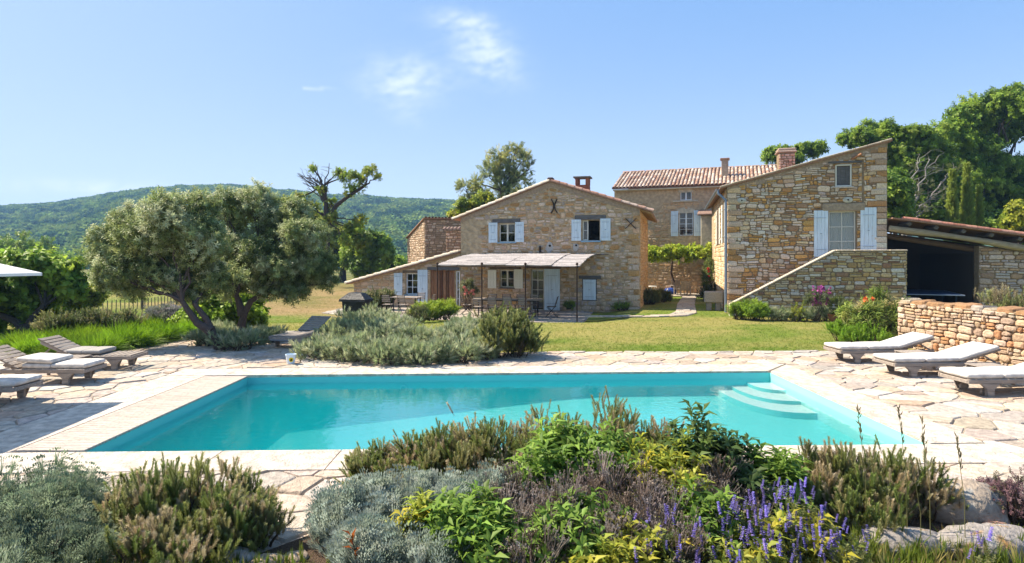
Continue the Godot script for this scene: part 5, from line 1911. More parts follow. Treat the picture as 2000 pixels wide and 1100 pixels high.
func build_furniture() -> void:
	# right hand row, heads towards the wall
	var spots := [
		["farthest of the cushioned loungers before the garden wall, its foot towards the lawn", Vector3(7.52, 0.03, -14.45), 3.0, 0.34],
		["middle cushioned lounger of the row before the garden wall", Vector3(7.72, 0.03, -12.78), 3.0, 0.34],
		["nearest cushioned lounger before the garden wall, cut by the frame", Vector3(7.98, 0.03, -11.12), 3.0, 0.33]]
	for s in spots:
		lounger_at(s[0].replace("cushioned loungers", "wooden loungers").replace("cushioned lounger", "wooden lounger"), s[1], s[2], s[3], "wood", s[3] < 0.335).scale = Vector3(1.12, 0.90, 1.05)
	var cs := ["white cushion on the farthest lounger before the garden wall", "white cushion on the middle lounger of the right hand row", "white cushion on the nearest lounger of the right hand row"]
	for i in 3:
		cushion_at(cs[i], spots[i][1], spots[i][2], spots[i][3]).scale = Vector3(1.12, 0.90, 1.05)
	low_table("low wooden table between the farthest and the middle lounger by the garden wall", Vector3(8.95, 0.03, -13.62), 2)
	low_table("low wooden table between the middle and the nearest lounger by the garden wall", Vector3(9.3, 0.03, -11.93), 2)
	# left hand row, feet towards the pool
	var ls := [
		["wooden lounger nearest the bright grass clumps, its cushion slid halfway down", Vector3(-8.25, 0.03, -13.62), 183.0, 0.52],
		["wooden lounger with bare back slats and a folded cushion, between two others on the left", Vector3(-8.18, 0.03, -12.08), 182.0, 0.52],
		["wooden lounger with only its cushioned foot end showing at the left edge", Vector3(-8.20, 0.03, -10.42), 182.0, 0.40]]
	for s in ls:
		lounger_at(s[0], s[1], s[2], s[3]).scale.y = 0.92
	var slid := cushion_at("crumpled grey cushion slid down on the lounger nearest the grass clumps", ls[0][1] + Vector3(-0.42, 0.0, 0.0), 183, 0.30, "fabric_grey")
	slid.scale = Vector3(0.62, 0.92, 0.95)
	slid.position += Vector3(-0.28, 0.02, 0)
	cushion_at("white cushion folded double on the bare backed lounger", ls[1][1], 182, 0.5, "fabric", true).scale.y = 0.92
	cushion_at("white cushion on the lounger at the left edge", ls[2][1], 182, 0.4).scale.y = 0.92
	low_table("low wooden table between the two back loungers on the left", Vector3(-9.35, 0.03, -12.95), 0)
	lounger_at("weathered lounger standing in the dappled shade of the olive trees", Vector3(-6.15, 0.03, -16.25), 75, 0.44, "wood").scale = Vector3(1.0, 1.0, 1.0)
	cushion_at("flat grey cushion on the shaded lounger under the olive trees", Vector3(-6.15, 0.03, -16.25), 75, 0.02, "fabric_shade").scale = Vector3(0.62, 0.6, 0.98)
	# parasol at the left edge, its pole out of view
	var u := thing("parasol", "white square parasol reaching into view over the left hand loungers", "parasol", Vector3(-9.62, 0.0, -9.5), 4)
	var cm := MB.new()
	var hub := Vector3(0, 2.75, 0)
	var rim := []
	for k in [[-1, -1], [1, -1], [1, 1], [-1, 1]]:
		rim.append(Vector3(k[0] * 1.35, 2.20, k[1] * 1.35))
	for k in 4:
		var a: Vector3 = rim[k]
		var b: Vector3 = rim[(k + 1) % 4]
		var mid := (a + b) * 0.5 + Vector3(0, 0.02, 0)
		cm.face_out([hub, a, mid], Vector3(0, 1, 0))
		cm.face_out([hub, mid, b], Vector3(0, 1, 0))
		cm.face_out([a, mid, mid - Vector3(0, 0.05, 0), a - Vector3(0, 0.05, 0)], Vector3(0, 2.1, 0))
		cm.face_out([mid, b, b - Vector3(0, 0.05, 0), mid - Vector3(0, 0.05, 0)], Vector3(0, 2.1, 0))
	part(u, "canopy", cm.mesh(), M["canvas"])
	for k in 4:
		var rb := MB.new()
		rb.bar(hub - Vector3(0, 0.06, 0), rim[k] - Vector3(0, 0.03, 0), 0.025, 0.025)
		part(u, "rib", rb.mesh(), M["wood"])
	var pm := MB.new()
	pm.tube([Vector3(0, 0.05, 0), Vector3(0, 2.8, 0)], [0.028, 0.026], 12)
	part(u, "pole", pm.mesh(), M["wood"])
	block(u, "base", Vector3(0, 0.06, 0), Vector3(0.5, 0.1, 0.5), "rock", 0.02, Basis(), Color(0.4, 0.4, 0.4))
	# bucket
	var b := thing("plastic_bucket", "white plastic bucket with a round yellow sticker at the pool edge", "bucket", Vector3(-5.06, 0.03, -14.05))
	var bm := MB.new()
	bm.lathe(Vector3(), [Vector2(0.0, 0.005), Vector2(0.085, 0.005), Vector2(0.112, 0.20), Vector2(0.122, 0.205), Vector2(0.122, 0.225), Vector2(0.112, 0.225), Vector2(0.105, 0.2), Vector2(0.083, 0.02), Vector2(0.0, 0.02)], 24)
	part(b, "pail", bm.mesh(), M["plastic"])
	var st := MB.new()
	st.col = Color(0.75, 0.62, 0.02)
	var ring := []
	for i in 20:
		var a := TAU * i / 20
		var y := 0.11 + sin(a) * 0.052
		var an := 0.42 + cos(a) * 0.5
		var r := lerpf(0.085, 0.112, y / 0.2) + 0.002
		ring.append(Vector3(sin(an) * r, y, cos(an) * r))
	var cc := Vector3(sin(0.42) * 0.1025, 0.11, cos(0.42) * 0.1025)
	for i in 20:
		st.face_out([cc, ring[i], ring[(i + 1) % 20]], Vector3(0, 0.11, 0))
	st.col = Color(0.03, 0.03, 0.02)
	var k2 := cc * 1.0 + Vector3(sin(0.42), 0, cos(0.42)) * 0.003
	st.face_out([k2 + Vector3(-0.02, -0.025, 0.008), k2 + Vector3(0.02, -0.025, -0.008), k2 + Vector3(0.018, 0.0, -0.006), k2 + Vector3(0, 0.03, 0), k2 + Vector3(-0.018, 0, 0.006)], Vector3(0, 0.11, 0))
	part(b, "sticker", st.mesh(), M["petal"])
	# barbecue under its cover
	var q := thing("covered_barbecue", "barbecue under a fitted black cover beside the rosemary hedge", "barbecue", Vector3(-6.65, -0.1, -26.2), -18)
	var qm := MB.new()
	prism(qm, [Vector3(-0.46, 0.0, 0.28), Vector3(0.46, 0.0, 0.28), Vector3(0.50, 0.66, 0.3), Vector3(-0.50, 0.66, 0.3)], Vector3(0, 0, -0.6))
	part(q, "skirt", qm.mesh(), M["cover"])
	var q2 := MB.new()
	var lo := [Vector3(-0.64, 0.66, 0.34), Vector3(0.64, 0.66, 0.34), Vector3(0.64, 0.66, -0.36), Vector3(-0.64, 0.66, -0.36)]
	var md := [Vector3(-0.62, 0.76, 0.33), Vector3(0.62, 0.76, 0.33), Vector3(0.62, 0.76, -0.35), Vector3(-0.62, 0.76, -0.35)]
	var hi := [Vector3(-0.28, 1.04, 0.12), Vector3(0.30, 1.02, 0.12), Vector3(0.30, 1.02, -0.25), Vector3(-0.28, 1.04, -0.25)]
	for s in [[lo, md], [md, hi]]:
		for i in 4:
			q2.face_out([s[0][i], s[0][(i + 1) % 4], s[1][(i + 1) % 4], s[1][i]], Vector3(0, 0.7, 0))
	q2.face_out(hi, Vector3(0, 0.5, 0))
	q2.face_out(lo, Vector3(0, 1.5, 0))
	part(q, "hood", q2.mesh(), M["cover"])
	# dining table in the pergola, same turn as the facade
	var fb := Transform3D(Basis(Vector3.UP, deg_to_rad(-15)), Vector3(-2.608, -0.165, -31.3))
	var t := thing("dining_table", "long slatted dining table under the reed pergola", "table", fb * Vector3(3.35, 0, 3.1), -15)
	for i in 7:
		block(t, "tabletop_plank", Vector3(0, 0.735, -0.39 + i * 0.13), Vector3(3.1, 0.028, 0.122), "wood", 0.005)
	block(t, "frame_rail", Vector3(0, 0.69, 0), Vector3(2.7, 0.05, 0.6), "iron", 0.01)
	for s in [-1, 1]:
		for p in [-1, 1]:
			block(t, "leg", Vector3(s * 1.3, 0.345, p * 0.28), Vector3(0.045, 0.69, 0.045), "iron", 0.006)
	var gname := "folding chairs round the long table"
	var fl := ["first", "second", "third", "fourth"]
	for i in 4:
		folding_chair("%s folding chair from the left on the near side of the long table" % fl[i], fb * Vector3(2.25 + i * 0.68, 0, 3.98), 165 + R(-5, 5), gname)
		folding_chair("%s folding chair from the left on the wall side of the long table" % fl[i], fb * Vector3(2.35 + i * 0.66, 0, 2.35), -15 + R(-6, 6), gname)
	folding_chair("dark folding chair pulled out at the door end of the long table", fb * Vector3(5.35, 0, 3.2), -100, gname, "oldwood")
	folding_chair("folding chair at the rose bush end of the long table", fb * Vector3(1.4, 0, 3.1), 80, gname)
	var rt := thing("garden_table", "small pale rectangular table before the lean-to window", "table", fb * Vector3(-1.6, 0, 3.0), -15)
	for i in 5:
		block(rt, "tabletop_plank", Vector3(0, 0.735, -0.32 + i * 0.16), Vector3(1.35, 0.028, 0.15), "wood", 0.005, Basis(), Color(1.3, 1.25, 1.2))
	for s in [-1, 1]:
		for p in [-1, 1]:
			block(rt, "leg", Vector3(s * 0.55, 0.36, p * 0.28), Vector3(0.045, 0.72, 0.045), "iron", 0.006)
	gname = "slatted chairs round the small table"
	folding_chair("slatted chair with its back to the pool, nearest the rosemary hedge", fb * Vector3(-2.15, 0, 3.85), 168, gname, "wood")
	folding_chair("slatted chair with its back to the pool, right of its twin at the small table", fb * Vector3(-1.4, 0, 3.8), 162, gname, "wood")
	folding_chair("slatted chair at the barn door end of the small table", fb * Vector3(-0.5, 0, 3.0), -105, gname)
	folding_chair("slatted chair between the small table and the lean-to window", fb * Vector3(-1.3, 0, 2.2), -10, gname)
	# courtyard pieces
	var ad := thing("garden_armchair", "wooden slatted armchair seen from behind in the courtyard", "armchair", Vector3(10.7, 0.03, -38.2), 184)
	for i in 6:
		block(ad, "back_slat", Vector3(-0.25 + i * 0.1, 0.62, -0.25), Vector3(0.085, 0.62, 0.02), "wood", 0.005, Basis(Vector3(1, 0, 0), -0.25))
	for i in 5:
		block(ad, "seat_slat", Vector3(0, 0.36, -0.15 + i * 0.11), Vector3(0.58, 0.02, 0.09), "wood", 0.005)
	for s in [-1, 1]:
		block(ad, "armrest", Vector3(s * 0.34, 0.58, 0.05), Vector3(0.1, 0.025, 0.72), "wood", 0.006)
		for z in [-0.25, 0.35]:
			block(ad, "leg", Vector3(s * 0.32, 0.285, z), Vector3(0.05, 0.57, 0.07), "wood", 0.006)
	var a2 := copy_of(ad, "second wooden armchair facing the house, behind the first", Vector3(10.6, 0.03, -39.4), 5)
	a2.set_meta("group", "wooden armchairs in the courtyard")
	ad.set_meta("group", "wooden armchairs in the courtyard")
	for s in [["small round wooden stool table beside the dark shrub in the courtyard", Vector3(11.75, 0.03, -38.0), "wood", 0.62], ["small pale side table by the farmhouse corner in the courtyard", Vector3(9.0, 0.02, -39.3), "white_frame", 0.55]]:
		var o := thing("courtyard_table", s[0], "side table", s[1], 0, "small tables in the courtyard")
		var tm := MB.new()
		tm.lathe(Vector3(0, s[3] - 0.03, 0), [Vector2(0, 0), Vector2(0.26, 0), Vector2(0.26, 0.03), Vector2(0, 0.03)], 18)
		part(o, "tabletop", tm.mesh(), M[s[2]])
		for i in 3:
			var a := TAU * i / 3 + 0.4
			var lm := MB.new()
			lm.tube([Vector3(cos(a) * 0.2, 0, sin(a) * 0.2), Vector3(cos(a) * 0.12, s[3] - 0.03, sin(a) * 0.12)], [0.018, 0.018], 6)
			part(o, "leg", lm.mesh(), M[s[2]])
	var cart := thing("blue_cover", "round blue covered tub against the courtyard wall", "tub", Vector3(10.2, 0.0, -39.6))
	var cv := MB.new()
	cv.lathe(Vector3(), [Vector2(0.34, 0.0), Vector2(0.38, 0.12), Vector2(0.40, 0.26), Vector2(0.30, 0.40), Vector2(0.0, 0.46)], 18)
	part(cart, "lid", cv.mesh(), M["blue"])
	var rim2 := MB.new()
	rim2.lathe(Vector3(0, 0.22, 0), [Vector2(0.39, 0), Vector2(0.43, 0.02), Vector2(0.39, 0.05)], 18)
	part(cart, "rim", rim2.mesh(), M["blue"])
	var wc := thing("watering_can", "grey metal watering can by the courtyard wall", "watering can", Vector3(9.45, 0.0, -39.2), 20)
	var wm := MB.new()
	wm.lathe(Vector3(), [Vector2(0, 0), Vector2(0.12, 0), Vector2(0.11, 0.24), Vector2(0, 0.26)], 14)
	part(wc, "can", wm.mesh(), M["zinc"])
	var hm := MB.new()
	hm.tube([Vector3(-0.11, 0.22, 0), Vector3(-0.1, 0.36, 0), Vector3(0.05, 0.36, 0), Vector3(0.1, 0.24, 0)], [0.012, 0.012, 0.012, 0.012], 6)
	part(wc, "handle", hm.mesh(), M["zinc"])
	var sm := MB.new()
	sm.tube([Vector3(0.1, 0.06, 0), Vector3(0.3, 0.3, 0)], [0.025, 0.018], 8)
	part(wc, "spout", sm.mesh(), M["zinc"])
	var tr := thing("stone_trough", "old grey stone trough on pedestals beside the drainpipe", "trough", Vector3(9.25, 0, -28.2), -15)
	var tm2 := MB.new()
	tm2.col = Color(0.42, 0.37, 0.32)
	for s in [[Vector3(0, 0.62, 0.2), Vector3(0.82, 0.5, 0.12)], [Vector3(0, 0.62, -0.24), Vector3(0.82, 0.5, 0.12)], [Vector3(-0.35, 0.62, -0.02), Vector3(0.12, 0.5, 0.33)], [Vector3(0.35, 0.62, -0.02), Vector3(0.12, 0.5, 0.33)], [Vector3(0, 0.42, -0.02), Vector3(0.58, 0.1, 0.33)]]:
		tm2.box(s[0], s[1], Basis(), 0.03)
	part(tr, "basin", tm2.mesh(), M["rock"])
	for s in [-1, 1]:
		block(tr, "pedestal", Vector3(s * 0.2, 0.18, 0), Vector3(0.24, 0.38, 0.36), "rock", 0.03, Basis(), Color(0.36, 0.32, 0.28))
	# chestnut paling fences and the pole in the field
	for f in [["chestnut paling fence at the left edge beyond the fig tree", [Vector2(-19.5, 20.8), Vector2(-16.5, 21.8), Vector2(-13.6, 23.0)], 0.55], ["long chestnut paling fence crossing the field beyond the olive trees", [Vector2(-19.0, 25.5), Vector2(-17.5, 29.0), Vector2(-16.6, 33.5), Vector2(-17.5, 40.0)], 0.5]]:
		var o := thing("paling_fence", f[0], "fence")
		var pb := MB.new()
		var pts: Array = f[1]
		for i in pts.size() - 1:
			var n := int(pts[i].distance_to(pts[i + 1]) / 0.2)
			for j in n:
				var p: Vector2 = pts[i].lerp(pts[i + 1], float(j) / n)
				var k := R(0.7, 1.2)
				pb.col = Color(0.32 * k, 0.27 * k, 0.18 * k)
				pb.box(Vector3(p.x, f[2] * 0.5, -p.y), Vector3(0.032, f[2] * R(0.88, 1.06), 0.025), Basis(Vector3(0, 0, 1), R(-0.05, 0.05)))
		part(o, "paling", pb.mesh(), M["paleboard"], Transform3D(), "stuff")
		for i in pts.size():
			block(o, "post", Vector3(pts[i].x, f[2] * 0.52, -pts[i].y - 0.06), Vector3(0.11, f[2] * 1.05, 0.11), "oldwood", 0.02)
	var pole := MB.new()
	pole.col = Color(0.14, 0.09, 0.08)
	var pp := W(193, 562, 60)
	pole.tube([Vector3(pp.x, -0.8, pp.z), Vector3(pp.x, W(193, 520, 60).y, pp.z)], [0.3, 0.24], 8)
	solo("wooden_pole", pole.mesh(), M["bark"], "dark wooden pole standing in the field beyond the fig tree", "pole")

# ---------------------------------------------------------------- vegetation
const OLIVE := [Color(0.38, 0.44, 0.18), Color(0.30, 0.36, 0.13), Color(0.52, 0.56, 0.32), Color(0.18, 0.23, 0.07)]
const OAK := [Color(0.20, 0.31, 0.04), Color(0.13, 0.22, 0.03), Color(0.26, 0.38, 0.045), Color(0.30, 0.41, 0.05)]
const LIME := [Color(0.29, 0.34, 0.03), Color(0.22, 0.29, 0.03), Color(0.36, 0.38, 0.04)]
const ROSEMARY := [Color(0.15, 0.18, 0.05), Color(0.21, 0.22, 0.07), Color(0.10, 0.13, 0.035), Color(0.27, 0.25, 0.11)]
const SANTO := [Color(0.36, 0.42, 0.21), Color(0.43, 0.48, 0.27), Color(0.26, 0.32, 0.17), Color(0.50, 0.53, 0.33)]
const FRESH := [Color(0.28, 0.42, 0.04), Color(0.34, 0.48, 0.05), Color(0.20, 0.32, 0.035)]
var S := {}

func make_sprigs() -> void:
	S.olive = sprig_leafy(13, 0.46, 0.13, 0.8, 0.2)
	S.oak = sprig_leafy(12, 0.42, 0.28, 1.0, 0.4)
	S.broad = sprig_leafy(9, 0.55, 0.42, 1.1, 0.5)
	S.lance = sprig_leafy(14, 0.62, 0.10, 0.7, 0.3)
	S.sage = sprig_leafy(13, 0.55, 0.17, 0.95, 0.6)
	S.small = sprig_leafy(16, 0.26, 0.13, 0.8, 0.2)
	S.needle = sprig_needles(56, 0.20, 0.055, 0.55)
	S.needle_far = sprig_needles(22, 0.26, 0.07, 0.7)
	S.tuft = sprig_tuft(16, 0.045, 0.5, 0.1)
	S.tuft_tip = sprig_tuft(14, 0.03, 0.4, 0.1, 0.08)
	S.grass = sprig_tuft(22, 0.022, 0.75, 0.7)
	S.spike = sprig_spike(8, Color(0.24, 0.18, 0.55), Color(0.14, 0.16, 0.06))
	S.dry = sprig_dry(7)

func build_trees() -> void:
	make_sprigs()
	var grey := Color(0.115, 0.09, 0.075)
	var b0 := G(430, 684)
	tree("olive_tree", "front olive tree, its trunk leaning left out of the grey shrubs", "olive tree", "olive trees on the terrace", b0,
		[[Vector3(0, -0.05, 0), Vector3(-0.16, 0.42, 0), Vector3(-0.42, 0.85, -0.05), Vector3(-0.74, 1.22, -0.1)], [Vector3(-0.22, 0.5, 0.02), Vector3(-0.6, 0.72, 0.02), Vector3(-0.82, 1.05, 0.05), Vector3(-0.98, 1.3, 0.05)]],
		blobs_at([[223, 500, 45], [230, 545, 40], [263, 440, 47], [300, 520, 56], [330, 430, 52], [390, 410, 38], [385, 480, 61], [290, 470, 54], [340, 550, 40], [262, 560, 36], [420, 545, 45], [203, 470, 25], [372, 580, 25]], 16.7, b0, 0.9, 0.85),
		grey, 0.10, S.olive, "leaf_dull", 7000, Vector2(0.17, 0.28), OLIVE, 34, 0.3, 0.4, 7)
	var b1 := G(468, 660)
	tree("olive_tree", "rear olive tree, its forked trunk leaning right behind the front one", "olive tree", "olive trees on the terrace", b1,
		[[Vector3(0, -0.05, 0), Vector3(0.05, 0.4, 0), Vector3(0.14, 0.75, 0), Vector3(0.34, 1.12, 0), Vector3(0.7, 1.35, 0.05)], [Vector3(0.1, 0.7, 0), Vector3(0.0, 1.0, 0), Vector3(-0.1, 1.3, 0)]],
		blobs_at([[470, 420, 47], [440, 395, 23], [500, 402, 36], [545, 440, 50], [592, 465, 47], [624, 520, 40], [592, 545, 38], [550, 520, 54], [480, 500, 56], [520, 565, 32], [570, 575, 23], [450, 560, 34], [637, 555, 16], [575, 418, 27]], 19.0, b1, 0.9, 0.85),
		grey, 0.115, S.olive, "leaf_dull", 7000, Vector2(0.18, 0.30), OLIVE, 34, 0.3, 0.4, 7)
	# the half dead oak beyond the olives
	var b2 := W(640, 560, 50)
	b2.y = 0.0
	var o2 := tree("half_dead_oak", "tall half dead oak with bare twigs and a leafy right arm", "oak", "", b2,
		[[Vector3(0, 0, 0), Vector3(0.0, 2.2, 0), Vector3(0.05, 4.2, 0), Vector3(-0.1, 5.6, 0)], [Vector3(-0.05, 5.3, 0), Vector3(0.7, 6.6, 0), Vector3(1.6, 7.3, 0), Vector3(3.0, 8.2, 0)], [Vector3(-0.1, 5.5, 0), Vector3(-0.15, 6.8, 0), Vector3(-0.35, 8.2, 0)]],
		blobs_at([[672, 345, 18], [700, 352, 20], [722, 335, 16], [738, 345, 8], [690, 375, 18], [660, 338, 10], [648, 400, 14], [628, 372, 10], [612, 330, 8], [640, 430, 12], [655, 425, 12], [590, 402, 24], [562, 398, 20], [612, 405, 16], [690, 445, 18], [710, 470, 22], [675, 470, 14], [700, 430, 14]], 50, b2, 0.6, 0.9),
		Color(0.085, 0.065, 0.055), 0.18, S.oak, "leaf", 1300, Vector2(0.24, 0.42), LIME + OAK.slice(2, 4), 12, 0.2, 0.15, 10)
	var bare := MB.new()
	bare.col = Color(0.13, 0.11, 0.10)
	for i in 16:
		var from := Vector3(-0.3 + R(-0.2, 0.2), R(6.8, 8.2), 0)
		var to := from + Vector3(R(-2.4, 0.4), R(0.3, 2.2), R(-0.8, 0.8))
		limb(bare, from, to, 0.07, 0.02, 0.09, 6, 4)
		for k in 3:
			var s := from.lerp(to, R(0.4, 0.9))
			limb(bare, s, s + Vector3(R(-0.8, 0.3), R(-0.1, 0.8), R(-0.3, 0.3)), 0.03, 0.012, 0.1, 4, 3)
	part(o2, "bare_branches", bare.mesh(), M["bark"])
	# airy tree behind the farmhouse
	var b3 := W(985, 520, 48)
	b3.y = 0
	tree("airy_poplar", "airy pale green tree rising behind the farmhouse gable", "tree", "", b3, [[Vector3(0, 0, 0), Vector3(0.1, 3.4, 0), Vector3(0, 5.6, 0), Vector3(-0.2, 7.6, 0)], [Vector3(0.1, 3.6, 0), Vector3(-1.4, 5.0, 0), Vector3(-2.3, 6.0, 0)]],
		blobs_at([[1000, 300, 22], [975, 300, 16], [965, 320, 22], [1020, 315, 18], [1035, 330, 12], [990, 335, 28], [1018, 350, 22], [955, 345, 24], [930, 360, 22], [910, 368, 16], [985, 370, 28], [1015, 375, 20], [940, 385, 26], [910, 400, 20], [965, 400, 26], [1012, 288, 10]], 48, b3, 0.9, 0.85),
		Color(0.16, 0.14, 0.12), 0.2, S.small, "leaf", 1700, Vector2(0.4, 0.62), [Color(0.40, 0.44, 0.16), Color(0.30, 0.36, 0.14), Color(0.50, 0.50, 0.17), Color(0.22, 0.28, 0.12)], 10, 0.2, 0.4, 4)
	var b3b := W(925, 440, 44)
	b3b.y = 0
	tree("yellow_bush_tree", "yellow green treetop peeping over the left slope of the farmhouse roof", "tree", "", b3b, [[Vector3(0, 0, 0), Vector3(0, 3.2, 0)]], blobs_at([[905, 412, 16], [925, 405, 16], [945, 395, 14], [895, 425, 12]], 44, b3b), grey, 0.12, S.oak, "leaf", 600, Vector2(0.4, 0.6), LIME, 8)
	# mid distance trees left of the farmhouse
	for s in [
		["rounded green tree in the meadow before the valley, left of the barn", 700, 548, 52, [[715, 480, 34], [690, 500, 30], [735, 505, 26], [705, 520, 28], [740, 480, 18], [752, 495, 12]], OAK, 2200],
		["bright lime green oak bush behind the olive crowns", 668, 545, 60, [[640, 460, 30], [665, 480, 26], [620, 440, 26], [680, 455, 22], [650, 510, 26], [560, 430, 26], [590, 425, 22]], LIME, 1800],
		["small light green tree at the foot of the stone barn", 770, 545, 58, [[772, 520, 16], [755, 530, 16], [785, 535, 14], [728, 535, 20]], FRESH, 800]]:
		var bb := W(s[1], s[2], s[3])
		bb.y = 0
		tree("meadow_tree", s[0], "tree", "", bb, [[Vector3(0, 0, 0), Vector3(0.1, 1.2, 0), Vector3(0, 2.2, 0)]], blobs_at(s[4], s[3], bb), Color(0.09, 0.07, 0.06), 0.3, S.oak, "leaf", s[6], Vector2(0.45, 0.75), s[5], 12)
	# fig tree and young tree at the left
	var b4 := G(52, 652)
	tree("fig_tree", "low dark fig tree with a leaning trunk at the left, under the parasol edge", "fig tree", "", b4, [[Vector3(0, 0, 0), Vector3(-0.35, 0.4, 0), Vector3(-0.8, 0.62, 0.1), Vector3(-1.4, 0.8, 0.2)], [Vector3(0, 0.1, 0), Vector3(0.15, 0.55, -0.1), Vector3(0.5, 0.9, -0.1)]],
		blobs_at([[20, 545, 46], [60, 535, 38], [100, 560, 36], [75, 580, 40], [30, 595, 40], [-20, 560, 60], [120, 535, 26], [135, 560, 22], [-15, 620, 40], [55, 610, 26], [85, 520, 18]], 20.2, b4, 0.7, 0.85),
		Color(0.075, 0.065, 0.055), 0.12, S.broad, "leaf", 2300, Vector2(0.26, 0.42), [Color(0.25, 0.38, 0.05), Color(0.17, 0.28, 0.04), Color(0.33, 0.46, 0.06)], 22, 0.3, 0.45, 4)
	var b5 := G(150, 618)
	tree("young_fig_tree", "young bright green tree with thin bent stems beside the dark fig tree", "tree", "", b5, [[Vector3(0, 0, 0), Vector3(-0.2, 0.35, 0), Vector3(-0.5, 0.6, 0)], [Vector3(0.1, 0, 0), Vector3(0.5, 0.4, 0), Vector3(0.95, 0.65, 0)]],
		blobs_at([[130, 585, 20], [150, 575, 20], [120, 600, 14], [170, 585, 16], [190, 578, 12], [155, 600, 16]], 25.0, b5), Color(0.2, 0.16, 0.12), 0.04, S.broad, "leaf", 520, Vector2(0.25, 0.4), LIME, 10)
	var b6 := G(425, 648)
	tree("mulberry_bush", "round broad leaved bush behind the olive trunks", "bush", "", b6, [[Vector3(0, 0, 0), Vector3(0, 0.4, 0)]], blobs_at([[400, 605, 36], [440, 600, 40], [480, 610, 32], [420, 630, 34], [375, 625, 24], [465, 635, 28], [500, 618, 14], [495, 640, 14]], 20.6, b6, 0.7), grey, 0.05, S.broad, "leaf", 2200, Vector2(0.18, 0.3), FRESH + OAK.slice(2, 3), 14)
	# far little trees in the valley on the left
	for i in 9:
		var px := [20.0, 70.0, 120.0, 165.0, 215.0, 250.0, 300.0, 360.0, 610.0][i] as float
		var d := R(95, 170)
		var p := W(px, 500, d)
		p.y = hgt(p.x, d)
		var nm: String = ["first", "second", "third", "fourth", "fifth", "sixth", "seventh", "eighth", "ninth"][i]
		tree("valley_tree", "%s from the left of the far trees at the foot of the hill" % nm, "tree", "trees at the foot of the hill", p, [[Vector3(0, 0, 0), Vector3(0, 2, 0)]], [[Vector3(0, 3.6, 0), Vector3(3.0, 2.6, 3.0)], [Vector3(2.4, 2.8, 0), Vector3(2.2, 1.9, 2.2)], [Vector3(-2.2, 2.9, 0), Vector3(2.3, 2.0, 2.3)]], grey, 0.25, S.oak, "leaf", 420, Vector2(0.7, 1.2), FRESH + OAK.slice(2, 4), 12, 0.2, 0.5, 1)
	# big trees on the right
	var b7 := W(1905, 500, 46)
	b7.y = 0
	tree("great_oak", "largest of the dense oaks rising over the open shed at the right edge", "oak", "", b7, [[Vector3(0, 0, 0), Vector3(0.2, 2.5, 0), Vector3(0, 4.4, 0)]],
		blobs_at([[1930, 215, 44], [1975, 205, 40], [1895, 235, 42], [1860, 265, 36], [2010, 240, 60], [1935, 265, 50], [1890, 300, 50], [1960, 330, 48], [1920, 350, 50], [2015, 350, 60], [1985, 385, 46], [1870, 345, 44], [1840, 300, 26], [1965, 190, 24], [1940, 410, 50], [1990, 430, 50], [1900, 400, 44]], 46, b7, 0.9, 0.75),
		Color(0.08, 0.065, 0.055), 0.42, S.oak, "leaf", 9500, Vector2(0.36, 0.62), OAK, 20, 0.25, 0.45, 4)
	var b8 := W(1800, 500, 42)
	b8.y = 0
	tree("round_oak", "leafy oak between the corner house and the great oak, with pale bare branches before it", "oak", "", b8, [[Vector3(0, 0, 0), Vector3(0.1, 2.5, 0), Vector3(0.0, 3.8, 0)]],
		blobs_at([[1830, 380, 44], [1800, 400, 40], [1855, 410, 42], [1780, 420, 34], [1830, 430, 44], [1795, 355, 24], [1870, 380, 28], [1760, 300, 30], [1790, 268, 28], [1740, 268, 26], [1815, 280, 32], [1770, 335, 30], [1720, 285, 22], [1835, 320, 36], [1755, 360, 26], [1690, 270, 16]], 42, b8, 0.8, 0.8),
		Color(0.12, 0.10, 0.09), 0.3, S.oak, "leaf", 7000, Vector2(0.34, 0.56), [Color(0.20, 0.30, 0.035), Color(0.14, 0.23, 0.03), Color(0.26, 0.36, 0.045)], 16, 0.25, 0.45, 4)
	var b9 := W(1760, 500, 39)
	b9.y = 0
	var dead := thing("bare_tree", "pale tangle of nearly leafless branches beside the corner house gable", "tree", b9)
	var dm := MB.new()
	dm.col = Color(0.34, 0.31, 0.29)
	limb(dm, Vector3(0, 0, 0), Vector3(0.6, 4.4, 0), 0.22, 0.14, 0.04, 6, 8)
	var tips := []
	for i in 9:
		var f := Vector3(R(0.2, 0.7), R(3.4, 4.6), 0)
		var t := Vector3(R(-0.6, 2.6), R(5.4, 8.6), R(-1.2, 1.2))
		limb(dm, f, t, 0.11, 0.03, 0.08, 7, 5)
		for k in 6:
			var s := f.lerp(t, R(0.35, 1.0))
			var e := s + Vector3(R(-0.5, 1.6), R(-0.2, 1.3), R(-0.8, 0.8))
			limb(dm, s, e, 0.035, 0.012, 0.1, 5, 3)
			tips.append([e, Vector3(0.28, 0.22, 0.28)])
			limb(dm, e, e + Vector3(R(-0.6, 0.7), R(-0.2, 0.6), R(-0.3, 0.3)), 0.016, 0.006, 0.1, 3, 3)
	part(dead, "trunk", dm.mesh(), M["bark"])
	scatter(dead, "leaves", S.small, "leaf", tips.slice(0, 30), 240, Vector2(0.25, 0.4), [Color(0.2, 0.22, 0.1), Color(0.15, 0.19, 0.06)], 0.2, 3)
